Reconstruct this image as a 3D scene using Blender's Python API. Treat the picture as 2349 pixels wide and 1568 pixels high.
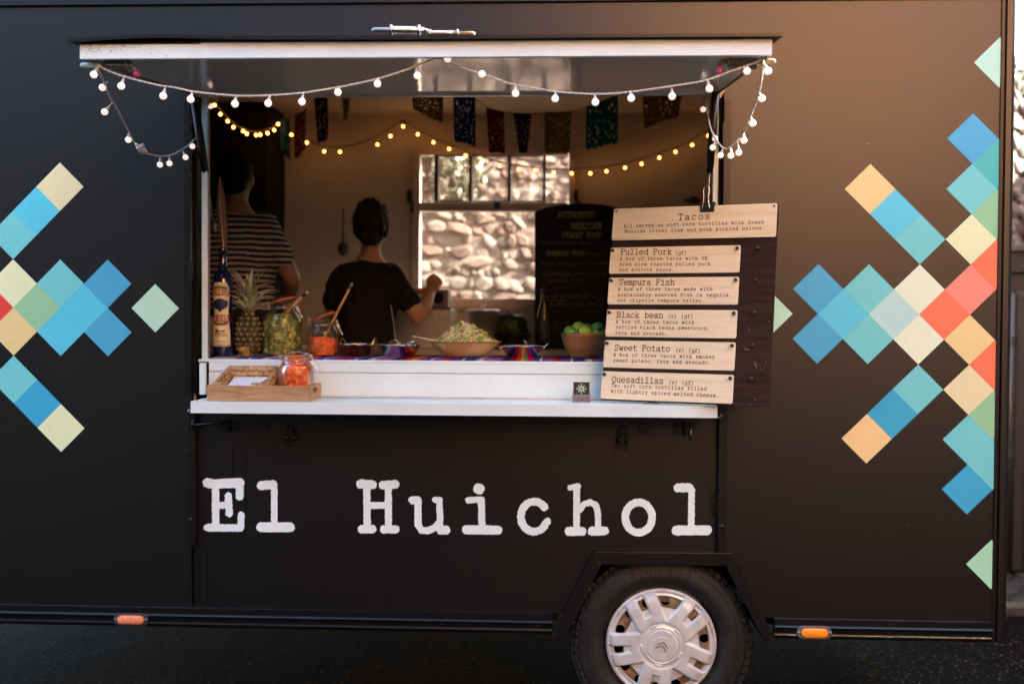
"""Street-food truck seen square-on from the kerb: hatch open, two people at work inside, food on the counter."""
import bpy, bmesh, math, random
import numpy as np
from mathutils import Vector, Matrix, noise

# ---------------------------------------------------------------- camera, world, sun, exposure
SC = bpy.context.scene
for o in list(bpy.data.objects):
    bpy.data.objects.remove(o)
COL = SC.collection

CAM = np.array([0.0, -3.8, 1.587])
YAW, PITCH, ROLL = (math.radians(a) for a in (2.43147, -1.27958, 0.31595))
FPX = 2348 * 35 / 36          # focal length in survey pixels

cd = bpy.data.cameras.new("camera")
cam = bpy.data.objects.new("camera", cd)
COL.objects.link(cam)
cam.location = CAM.tolist()
CROT = Matrix.Rotation(YAW, 3, 'Z') @ Matrix.Rotation(math.pi / 2 + PITCH, 3, 'X') @ Matrix.Rotation(ROLL, 3, 'Z')
cam.rotation_euler = CROT.to_euler()
cd.lens = 35
cd.sensor_width = 36
cd.clip_start = 0.05
cd.clip_end = 3000
cd.dof.use_dof = True
cd.dof.focus_distance = 3.4
cd.dof.aperture_fstop = 1.6
SC.camera = cam

SUN_DIR = Vector((0.80, 0.26, 0.54)).normalized()     # towards the sun
elev = math.asin(SUN_DIR.z)
world = bpy.data.worlds.new("World")
SC.world = world
world.use_nodes = True
nt = world.node_tree
bg = nt.nodes["Background"]
sky = nt.nodes.new("ShaderNodeTexSky")
sky.sky_type = 'NISHITA'
sky.sun_disc = False
sky.sun_elevation = elev
sky.sun_rotation = math.atan2(SUN_DIR.x, SUN_DIR.y)
sky.air_density = 1.0
sky.dust_density = 4.0
sky.ozone_density = 0.0
nt.links.new(sky.outputs[0], bg.inputs[0])
bg.inputs[1].default_value = 0.12

sl = bpy.data.lights.new("sun", 'SUN')
sl.energy = 5.0
sl.angle = math.radians(0.5)
sl.color = (1.0, 0.97, 0.85)
so = bpy.data.objects.new("sun", sl)
COL.objects.link(so)
so.rotation_euler = SUN_DIR.to_track_quat('Z', 'Y').to_euler()

SC.view_settings.view_transform = 'Standard'
SC.view_settings.look = 'None'
SC.view_settings.exposure = 3.5
SC.view_settings.gamma = 1.0
SC.render.engine = 'CYCLES'
SC.cycles.max_bounces = 10
SC.cycles.transparent_max_bounces = 24
SC.cycles.use_denoising = True
SC.cycles.sample_clamp_indirect = 6.0

# ---------------------------------------------------------------- survey: photograph point + distance -> place
def at(x, y, Y):
    d = CROT @ Vector((x - 1174, 784 - y, -FPX))
    return Vector(CAM) + d * ((Y + 3.8) / d.y)

def mpp(Y):
    """metres per survey pixel at depth Y"""
    return (Y + 3.8) / FPX

# ---------------------------------------------------------------- tagging and building
def tag(o, label=None, cat=None, group=None, kind=None):
    if label: o['label'] = label
    if cat: o['category'] = cat
    if group: o['group'] = group
    if kind: o['kind'] = kind
    return o

def thing(name, label, cat, loc=(0, 0, 0), group=None):
    o = bpy.data.objects.new(name, None)
    COL.objects.link(o)
    o.location = loc
    o.empty_display_size = 0.05
    return tag(o, label, cat, group)

def settle(o, parent):
    """meshes are modelled where they stand: a part follows its thing from there"""
    if parent is not None:
        o.parent = parent
        o.matrix_parent_inverse = Matrix.Translation(-parent.location) if parent.parent is None else Matrix()

def group_part(name, parent):
    o = bpy.data.objects.new(name, None)
    COL.objects.link(o); o.empty_display_size = .03
    settle(o, parent)
    return o

def link(name, me, parent=None, m=None, smooth=False):
    o = bpy.data.objects.new(name, me)
    COL.objects.link(o)
    if m is not None and not me.materials:
        me.materials.append(m)
    if smooth:
        for p in me.polygons: p.use_smooth = True
    settle(o, parent)
    return o

def dup_tree(o, delta, parent=None):
    """copy of a thing (in world-space meshes) moved by DELTA, with its parts"""
    c = o.copy(); COL.objects.link(c)
    if parent is None:
        c.location = o.location + Vector(delta)
    else:
        c.parent = parent
    for ch in list(o.children):
        dup_tree(ch, delta, c)
    return c

class MB:
    """collects shapes and links them as ONE mesh"""
    def __init__(s): s.v = []; s.f = []
    def add(s, vs, fs):
        n = len(s.v); s.v += [tuple(p) for p in vs]; s.f += [tuple(i + n for i in f) for f in fs]; return s
    def box(s, x0, x1, y0, y1, z0, z1):
        return s.obox(Vector(((x0 + x1) / 2, (y0 + y1) / 2, (z0 + z1) / 2)), Vector((1, 0, 0)), Vector((0, 1, 0)), Vector((0, 0, 1)), abs(x1 - x0), abs(y1 - y0), abs(z1 - z0))
    def obox(s, c, ux, uy, uz, lx, ly, lz):
        vs = [c + ux * (a * lx / 2) + uy * (b * ly / 2) + uz * (d * lz / 2) for d in (-1, 1) for a, b in ((-1, -1), (1, -1), (1, 1), (-1, 1))]
        return s.add(vs, [(0, 3, 2, 1), (4, 5, 6, 7), (0, 1, 5, 4), (1, 2, 6, 5), (2, 3, 7, 6), (3, 0, 4, 7)])
    def cbox(s, c, ux, uy, uz, lx, ly, lz, ch):
        """box with chamfered edges"""
        vs = []; idx = {}
        for a in (-1, 1):
            for b in (-1, 1):
                for d in (-1, 1):
                    for k in range(3):
                        h = [lx / 2, ly / 2, lz / 2]
                        q = [h[0] - ch, h[1] - ch, h[2] - ch]; q[k] = h[k]
                        idx[(a, b, d, k)] = len(vs)
                        vs.append(c + ux * (a * q[0]) + uy * (b * q[1]) + uz * (d * q[2]))
        fs = []
        for k in range(3):
            o1, o2 = [i for i in range(3) if i != k]
            for sg in (-1, 1):
                ring = []
                for p, q in ((-1, -1), (1, -1), (1, 1), (-1, 1)):
                    t = [0, 0, 0]; t[k] = sg; t[o1] = p; t[o2] = q
                    ring.append(idx[(*t, k)])
                fs.append(ring)
        for k in range(3):
            o1, o2 = [i for i in range(3) if i != k]
            for p in (-1, 1):
                for q in (-1, 1):
                    t0 = [0, 0, 0]; t0[k] = -1; t0[o1] = p; t0[o2] = q
                    t1 = list(t0); t1[k] = 1
                    fs.append([idx[(*t0, o1)], idx[(*t0, o2)], idx[(*t1, o2)], idx[(*t1, o1)]])
        for a in (-1, 1):
            for b in (-1, 1):
                for d in (-1, 1):
                    fs.append([idx[(a, b, d, k)] for k in range(3)])
        return s.add(vs, fs)
    def prism(s, poly, ax, d0, d1):
        """POLY: 2D points; AX 'y': (x,z) extruded over y, 'z': (x,y) over z, 'x': (y,z) over x"""
        n = len(poly)
        def p3(p, d): return {'y': (p[0], d, p[1]), 'z': (p[0], p[1], d), 'x': (d, p[0], p[1])}[ax]
        vs = [p3(p, d0) for p in poly] + [p3(p, d1) for p in poly]
        return s.add(vs, [tuple(range(n))[::-1], tuple(range(n, 2 * n))] + [(i, (i + 1) % n, n + (i + 1) % n, n + i) for i in range(n)])
    def poly3(s, pts, nrm, t):
        """flat 3D polygon with thickness t along nrm"""
        n = len(pts); nrm = Vector(nrm).normalized()
        vs = [Vector(p) for p in pts] + [Vector(p) + nrm * t for p in pts]
        return s.add(vs, [tuple(range(n))[::-1], tuple(range(n, 2 * n))] + [(i, (i + 1) % n, n + (i + 1) % n, n + i) for i in range(n)])
    def tube(s, pts, r, seg=8, cap=True, flat=1.0):
        pts = [Vector(p) for p in pts]; n = len(pts)
        rs = r if isinstance(r, (list, tuple)) else [r] * n
        base = len(s.v); up = None
        for i, p in enumerate(pts):
            t = (pts[min(i + 1, n - 1)] - pts[max(i - 1, 0)])
            t = t.normalized() if t.length > 1e-9 else Vector((0, 0, 1))
            if up is None:
                up = Vector((0, 0, 1)) if abs(t.z) < .9 else Vector((1, 0, 0))
            a = t.cross(up)
            if a.length < 1e-6: a = t.cross(Vector((0, 1, 0.3)))
            a.normalize(); b = a.cross(t).normalized(); up = b
            for k in range(seg):
                w = 2 * math.pi * k / seg
                s.v.append(tuple(p + a * (math.cos(w) * rs[i]) + b * (math.sin(w) * rs[i] * flat)))
        for i in range(n - 1):
            for k in range(seg):
                k2 = (k + 1) % seg
                s.f.append((base + i * seg + k, base + i * seg + k2, base + (i + 1) * seg + k2, base + (i + 1) * seg + k))
        if cap:
            s.f.append(tuple(base + k for k in range(seg))[::-1]); s.f.append(tuple(base + (n - 1) * seg + k for k in range(seg)))
        return s
    def lathe(s, prof, c, seg=32, axis='z', closed=False, sx=1.0, sy=1.0):
        """PROF: (radius, height) pairs round the axis through c"""
        c = Vector(c); base = len(s.v); n = len(prof)
        for r, h in prof:
            for k in range(seg):
                w = 2 * math.pi * k / seg
                a, b = r * math.cos(w) * sx, r * math.sin(w) * sy
                s.v.append(tuple(c + (Vector((a, b, h)) if axis == 'z' else Vector((a, h, b)) if axis == 'y' else Vector((h, a, b)))))
        for i in range(n - 1 if not closed else n):
            for k in range(seg):
                k2 = (k + 1) % seg; j = (i + 1) % n
                s.f.append((base + i * seg + k, base + i * seg + k2, base + j * seg + k2, base + j * seg + k))
        if not closed:
            if prof[0][0] > 1e-6: s.f.append(tuple(base + k for k in range(seg))[::-1])
            if prof[-1][0] > 1e-6: s.f.append(tuple(base + (n - 1) * seg + k for k in range(seg)))
        return s
    def ball(s, c, r, seg=12, rings=8, sz=1.0):
        prof = [(max(1e-5, r * math.sin(math.pi * i / rings)), -r * sz * math.cos(math.pi * i / rings)) for i in range(rings + 1)]
        return s.lathe(prof, c, seg)
    def torus(s, c, R, r, nrm=(0, 0, 1), seg=24, rs=8, a0=0, a1=360):
        nrm = Vector(nrm).normalized(); a = nrm.orthogonal().normalized(); b = nrm.cross(a)
        full = a1 - a0 >= 359.9; n = seg if not full else seg + 1
        pts = [Vector(c) + a * (R * math.cos(math.radians(a0 + (a1 - a0) * i / seg))) + b * (R * math.sin(math.radians(a0 + (a1 - a0) * i / seg))) for i in range(seg + 1)]
        return s.tube(pts, r, rs)
    def mesh(s, name, m=None, smooth=False, weld=False, fix=True):
        me = bpy.data.meshes.new(name)
        me.from_pydata(s.v, [], s.f)
        if fix or weld:
            bm = bmesh.new(); bm.from_mesh(me)
            if weld: bmesh.ops.remove_doubles(bm, verts=bm.verts, dist=1e-6)
            if fix: bmesh.ops.recalc_face_normals(bm, faces=bm.faces)
            bm.to_mesh(me); bm.free()
        if m: me.materials.append(m)
        if smooth:
            for p in me.polygons: p.use_smooth = True
        me.update()
        return me
    def build(s, name, m, parent=None, smooth=False, bevel=0, auto=False, fix=True):
        o = link(name, s.mesh(name, m, smooth, fix=fix), parent)
        if bevel:
            b = o.modifiers.new("bevel", 'BEVEL'); b.width = bevel; b.segments = 2; b.limit_method = 'ANGLE'; b.angle_limit = math.radians(40)
        if auto:
            for p in o.data.polygons: p.use_smooth = True
            e = o.modifiers.new("edges", 'EDGE_SPLIT'); e.split_angle = math.radians(40)
        return o

# ---------------------------------------------------------------- materials
def lin(r, g, b):
    f = lambda v: (v / 255 / 12.92) if v <= 10 else ((v / 255 + .055) / 1.055) ** 2.4
    return (f(r), f(g), f(b))

MATS = {}
def mat(name, col, rough=.5, metal=0., spec=.5, var=0., vscale=8., bump=0., bscale=60., emit=None, estr=0., coat=0., stretch=(1, 1, 1), col2=None, ior=1.5, sss=0., dirt=0., rvar=0.):
    if name in MATS: return MATS[name]
    m = bpy.data.materials.new(name); m.use_nodes = True
    n = m.node_tree; p = n.nodes["Principled BSDF"]
    p.inputs["Base Color"].default_value = (*col, 1)
    p.inputs["Roughness"].default_value = rough
    p.inputs["Metallic"].default_value = metal
    p.inputs["Specular IOR Level"].default_value = spec
    p.inputs["IOR"].default_value = ior
    p.inputs["Coat Weight"].default_value = coat
    if sss:
        p.inputs["Subsurface Weight"].default_value = sss
        p.inputs["Subsurface Radius"].default_value = (.01, .005, .003)
    tc = n.nodes.new("ShaderNodeTexCoord"); mp = n.nodes.new("ShaderNodeMapping")
    mp.inputs["Scale"].default_value = stretch
    n.links.new(tc.outputs["Object"], mp.inputs[0])
    if var or col2 or rvar:
        nz = n.nodes.new("ShaderNodeTexNoise"); nz.inputs["Scale"].default_value = vscale; nz.inputs["Detail"].default_value = 6
        nz.inputs["Roughness"].default_value = .62
        n.links.new(mp.outputs[0], nz.inputs["Vector"])
        if var or col2:
            mx = n.nodes.new("ShaderNodeMix"); mx.data_type = 'RGBA'
            c2 = col2 if col2 else tuple(max(0, c * (1 - var)) for c in col)
            c1 = col if col2 else tuple(c * (1 + var) for c in col)
            mr = n.nodes.new("ShaderNodeMapRange"); mr.inputs[1].default_value = .34; mr.inputs[2].default_value = .66
            n.links.new(nz.outputs[0], mr.inputs[0]); n.links.new(mr.outputs[0], mx.inputs[0])
            mx.inputs[6].default_value = (*c1, 1); mx.inputs[7].default_value = (*c2, 1)
            n.links.new(mx.outputs[2], p.inputs["Base Color"])
        if rvar:
            mr2 = n.nodes.new("ShaderNodeMapRange"); mr2.inputs[1].default_value = .3; mr2.inputs[2].default_value = .7
            mr2.inputs[3].default_value = rough - rvar; mr2.inputs[4].default_value = rough + rvar
            n.links.new(nz.outputs[0], mr2.inputs[0]); n.links.new(mr2.outputs[0], p.inputs["Roughness"])
    if bump:
        nb = n.nodes.new("ShaderNodeTexNoise"); nb.inputs["Scale"].default_value = bscale; nb.inputs["Detail"].default_value = 4
        n.links.new(mp.outputs[0], nb.inputs["Vector"])
        bp = n.nodes.new("ShaderNodeBump"); bp.inputs["Strength"].default_value = bump; bp.inputs["Distance"].default_value = .004
        n.links.new(nb.outputs[0], bp.inputs["Height"]); n.links.new(bp.outputs[0], p.inputs["Normal"])
    if emit:
        p.inputs["Emission Color"].default_value = (*emit, 1); p.inputs["Emission Strength"].default_value = estr
    MATS[name] = m
    return m

def glass(name, tint=(1, 1, 1), rough=.02, refl=1.0, ior=1.45):
    """thin clear glass: tinted see-through with a fresnel mirror"""
    m = bpy.data.materials.new(name); m.use_nodes = True
    n = m.node_tree; n.nodes.remove(n.nodes["Principled BSDF"])
    out = n.nodes["Material Output"]
    t = n.nodes.new("ShaderNodeBsdfTransparent"); t.inputs[0].default_value = (*tint, 1)
    g = n.nodes.new("ShaderNodeBsdfGlossy"); g.inputs["Roughness"].default_value = rough
    fr = n.nodes.new("ShaderNodeFresnel"); fr.inputs[0].default_value = ior
    mu = n.nodes.new("ShaderNodeMath"); mu.operation = 'MULTIPLY'; mu.inputs[1].default_value = refl; mu.use_clamp = True
    n.links.new(fr.outputs[0], mu.inputs[0])
    mx = n.nodes.new("ShaderNodeMixShader")
    n.links.new(mu.outputs[0], mx.inputs[0]); n.links.new(t.outputs[0], mx.inputs[1]); n.links.new(g.outputs[0], mx.inputs[2])
    n.links.new(mx.outputs[0], out.inputs[0])
    return m

def bands(name, axis, stops, period, rough=.8, spec=.2, warp=0., offset=0., bump=0., bscale=300., interp='CONSTANT'):
    """repeating colour bands along one object axis. STOPS: (position 0..1, colour)"""
    m = bpy.data.materials.new(name); m.use_nodes = True
    n = m.node_tree; p = n.nodes["Principled BSDF"]
    tc = n.nodes.new("ShaderNodeTexCoord"); sx = n.nodes.new("ShaderNodeSeparateXYZ")
    n.links.new(tc.outputs["Object"], sx.inputs[0])
    src = sx.outputs["XYZ".index(axis)]
    if warp:
        nz = n.nodes.new("ShaderNodeTexNoise"); nz.inputs["Scale"].default_value = 6
        n.links.new(tc.outputs["Object"], nz.inputs["Vector"])
        ma = n.nodes.new("ShaderNodeMath"); ma.operation = 'MULTIPLY_ADD'; ma.inputs[1].default_value = warp
        n.links.new(nz.outputs[0], ma.inputs[0]); n.links.new(src, ma.inputs[2]); src = ma.outputs[0]
    a = n.nodes.new("ShaderNodeMath"); a.operation = 'MULTIPLY_ADD'; a.inputs[1].default_value = 1 / period; a.inputs[2].default_value = offset
    n.links.new(src, a.inputs[0])
    fr = n.nodes.new("ShaderNodeMath"); fr.operation = 'FRACT'; n.links.new(a.outputs[0], fr.inputs[0])
    cr = n.nodes.new("ShaderNodeValToRGB"); cr.color_ramp.interpolation = interp
    e = cr.color_ramp.elements
    e[0].position = stops[0][0]; e[0].color = (*stops[0][1], 1)
    e[1].position = stops[1][0]; e[1].color = (*stops[1][1], 1)
    for q, c in stops[2:]:
        k = e.new(q); k.color = (*c, 1)
    n.links.new(fr.outputs[0], cr.inputs[0]); n.links.new(cr.outputs[0], p.inputs["Base Color"])
    p.inputs["Roughness"].default_value = rough; p.inputs["Specular IOR Level"].default_value = spec
    if bump:
        nb = n.nodes.new("ShaderNodeTexNoise"); nb.inputs["Scale"].default_value = bscale
        n.links.new(tc.outputs["Object"], nb.inputs["Vector"])
        bp = n.nodes.new("ShaderNodeBump"); bp.inputs["Strength"].default_value = bump; bp.inputs["Distance"].default_value = .003
        n.links.new(nb.outputs[0], bp.inputs["Height"]); n.links.new(bp.outputs[0], p.inputs["Normal"])
    return m

def cells(name, cols, scale, rough=.5, spec=.4, stretch=(1, 1, 1), bump=.3, sss=0.):
    """voronoi patches each in one of COLS"""
    m = bpy.data.materials.new(name); m.use_nodes = True
    n = m.node_tree; p = n.nodes["Principled BSDF"]
    tc = n.nodes.new("ShaderNodeTexCoord"); mp = n.nodes.new("ShaderNodeMapping"); mp.inputs["Scale"].default_value = stretch
    n.links.new(tc.outputs["Object"], mp.inputs[0])
    nz = n.nodes.new("ShaderNodeTexNoise"); nz.inputs["Scale"].default_value = scale * .7
    n.links.new(mp.outputs[0], nz.inputs["Vector"])
    ad = n.nodes.new("ShaderNodeMix"); ad.data_type = 'VECTOR'; ad.inputs[0].default_value = .04
    n.links.new(mp.outputs[0], ad.inputs[4]); n.links.new(nz.outputs["Color"], ad.inputs[5])
    vo = n.nodes.new("ShaderNodeTexVoronoi"); vo.inputs["Scale"].default_value = scale
    n.links.new(ad.outputs[1], vo.inputs["Vector"])
    sp = n.nodes.new("ShaderNodeSeparateColor"); n.links.new(vo.outputs["Color"], sp.inputs[0])
    cr = n.nodes.new("ShaderNodeValToRGB"); cr.color_ramp.interpolation = 'CONSTANT'
    e = cr.color_ramp.elements
    for i, c in enumerate(cols):
        if i < 2: k = e[i]; k.position = i / len(cols)
        else: k = e.new(i / len(cols))
        k.color = (*c, 1)
    n.links.new(sp.outputs[0], cr.inputs[0]); n.links.new(cr.outputs[0], p.inputs["Base Color"])
    p.inputs["Roughness"].default_value = rough; p.inputs["Specular IOR Level"].default_value = spec
    if bump:
        bp = n.nodes.new("ShaderNodeBump"); bp.inputs["Strength"].default_value = bump; bp.inputs["Distance"].default_value = .004
        n.links.new(vo.outputs["Distance"], bp.inputs["Height"]); n.links.new(bp.outputs[0], p.inputs["Normal"])
    return m

def wood(name, c1, c2, scale=14., stretch=(1, 8, 8), rough=.55, spec=.3, bump=.12):
    m = bpy.data.materials.new(name); m.use_nodes = True
    n = m.node_tree; p = n.nodes["Principled BSDF"]
    tc = n.nodes.new("ShaderNodeTexCoord"); mp = n.nodes.new("ShaderNodeMapping"); mp.inputs["Scale"].default_value = stretch
    n.links.new(tc.outputs["Object"], mp.inputs[0])
    nz = n.nodes.new("ShaderNodeTexNoise"); nz.inputs["Scale"].default_value = scale; nz.inputs["Detail"].default_value = 7; nz.inputs["Distortion"].default_value = .6
    n.links.new(mp.outputs[0], nz.inputs["Vector"])
    cr = n.nodes.new("ShaderNodeValToRGB"); e = cr.color_ramp.elements
    e[0].position = .3; e[0].color = (*c2, 1); e[1].position = .62; e[1].color = (*c1, 1)
    n.links.new(nz.outputs[0], cr.inputs[0]); n.links.new(cr.outputs[0], p.inputs["Base Color"])
    bp = n.nodes.new("ShaderNodeBump"); bp.inputs["Strength"].default_value = bump; bp.inputs["Distance"].default_value = .002
    n.links.new(nz.outputs[0], bp.inputs["Height"]); n.links.new(bp.outputs[0], p.inputs["Normal"])
    p.inputs["Roughness"].default_value = rough; p.inputs["Specular IOR Level"].default_value = spec
    return m

BLACK = mat("black satin paint", (.0021, .0024, .0033), rough=.38, spec=.60, var=.15, vscale=7, bump=.05, bscale=240)
BLACKT = mat("black trim paint", (.004, .004, .005), rough=.36, spec=.4, bump=.06, bscale=120, var=.2, vscale=20)
RUBBER = mat("black rubber", (.005, .005, .005), rough=.6, spec=.15)
WHITE = mat("white painted metal", (.66, .80, .825), rough=.42, spec=.4, var=.035, vscale=5, bump=.03, bscale=200)
WHITEG = mat("glossy white lining", (.78, .75, .70), rough=.09, spec=.8, bump=.03, bscale=3, stretch=(1, 6, 1))
DIRTYW = mat("weathered white metal", (.68, .82, .86), rough=.45, spec=.4, var=.05, vscale=9)
STEEL = mat("brushed steel", (.66, .63, .60), rough=.36, metal=.75, var=.1, vscale=30)
CHROME = mat("polished steel", (.75, .75, .75), rough=.08, metal=1)
DKSTEEL = mat("dull zinc plated steel", (.34, .33, .32), rough=.38, metal=1, var=.3, vscale=60)
RUST = mat("rusty steel", (.17, .085, .030), rough=.8, metal=.1, col2=(.30, .21, .125), vscale=38, bump=.4, bscale=200)
PINK = mat("pink plastic grip", lin(190, 70, 130), rough=.4)

# ---------------------------------------------------------------- outlines from strokes (lettering, cut metal)
def fill_field(F, xs, ys):
    """marching squares: polygons covering F < 0 on the grid. Returns 2D points, faces"""
    pts = []; faces = []; key = {}
    ny, nx = F.shape
    def corner(i, j):
        k = ('c', i, j)
        if k not in key: key[k] = len(pts); pts.append((xs[i], ys[j]))
        return key[k]
    def cross(i0, j0, i1, j1):
        k = ('e', min(i0, i1), min(j0, j1), i0 == i1)
        if k not in key:
            a, b = F[j0, i0], F[j1, i1]; t = a / (a - b)
            key[k] = len(pts); pts.append((xs[i0] + (xs[i1] - xs[i0]) * t, ys[j0] + (ys[j1] - ys[j0]) * t))
        return key[k]
    ins = F < 0
    for j in range(ny - 1):
        for i in range(nx - 1):
            q = ((i, j), (i + 1, j), (i + 1, j + 1), (i, j + 1))
            st = [ins[b, a] for a, b in q]
            if not any(st): continue
            f = []
            for k in range(4):
                a, b = q[k], q[(k + 1) % 4]
                if st[k]: f.append(corner(*a))
                if st[k] != st[(k + 1) % 4]: f.append(cross(*a, *b))
            if len(f) >= 3: faces.append(f)
    return pts, faces

def seg_field(strokes, GX, GY):
    """distance to strokes; each stroke (points, radius)"""
    F = np.full(GX.shape, 1e9)
    for pts, r in strokes:
        if len(pts) == 1: pts = pts * 2
        for (x0, y0), (x1, y1) in zip(pts[:-1], pts[1:]):
            dx, dy = x1 - x0, y1 - y0; L = dx * dx + dy * dy
            t = np.clip(((GX - x0) * dx + (GY - y0) * dy) / L, 0, 1) if L > 1e-12 else 0 * GX
            F = np.minimum(F, np.hypot(GX - x0 - t * dx, GY - y0 - t * dy) - r)
    return F

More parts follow.
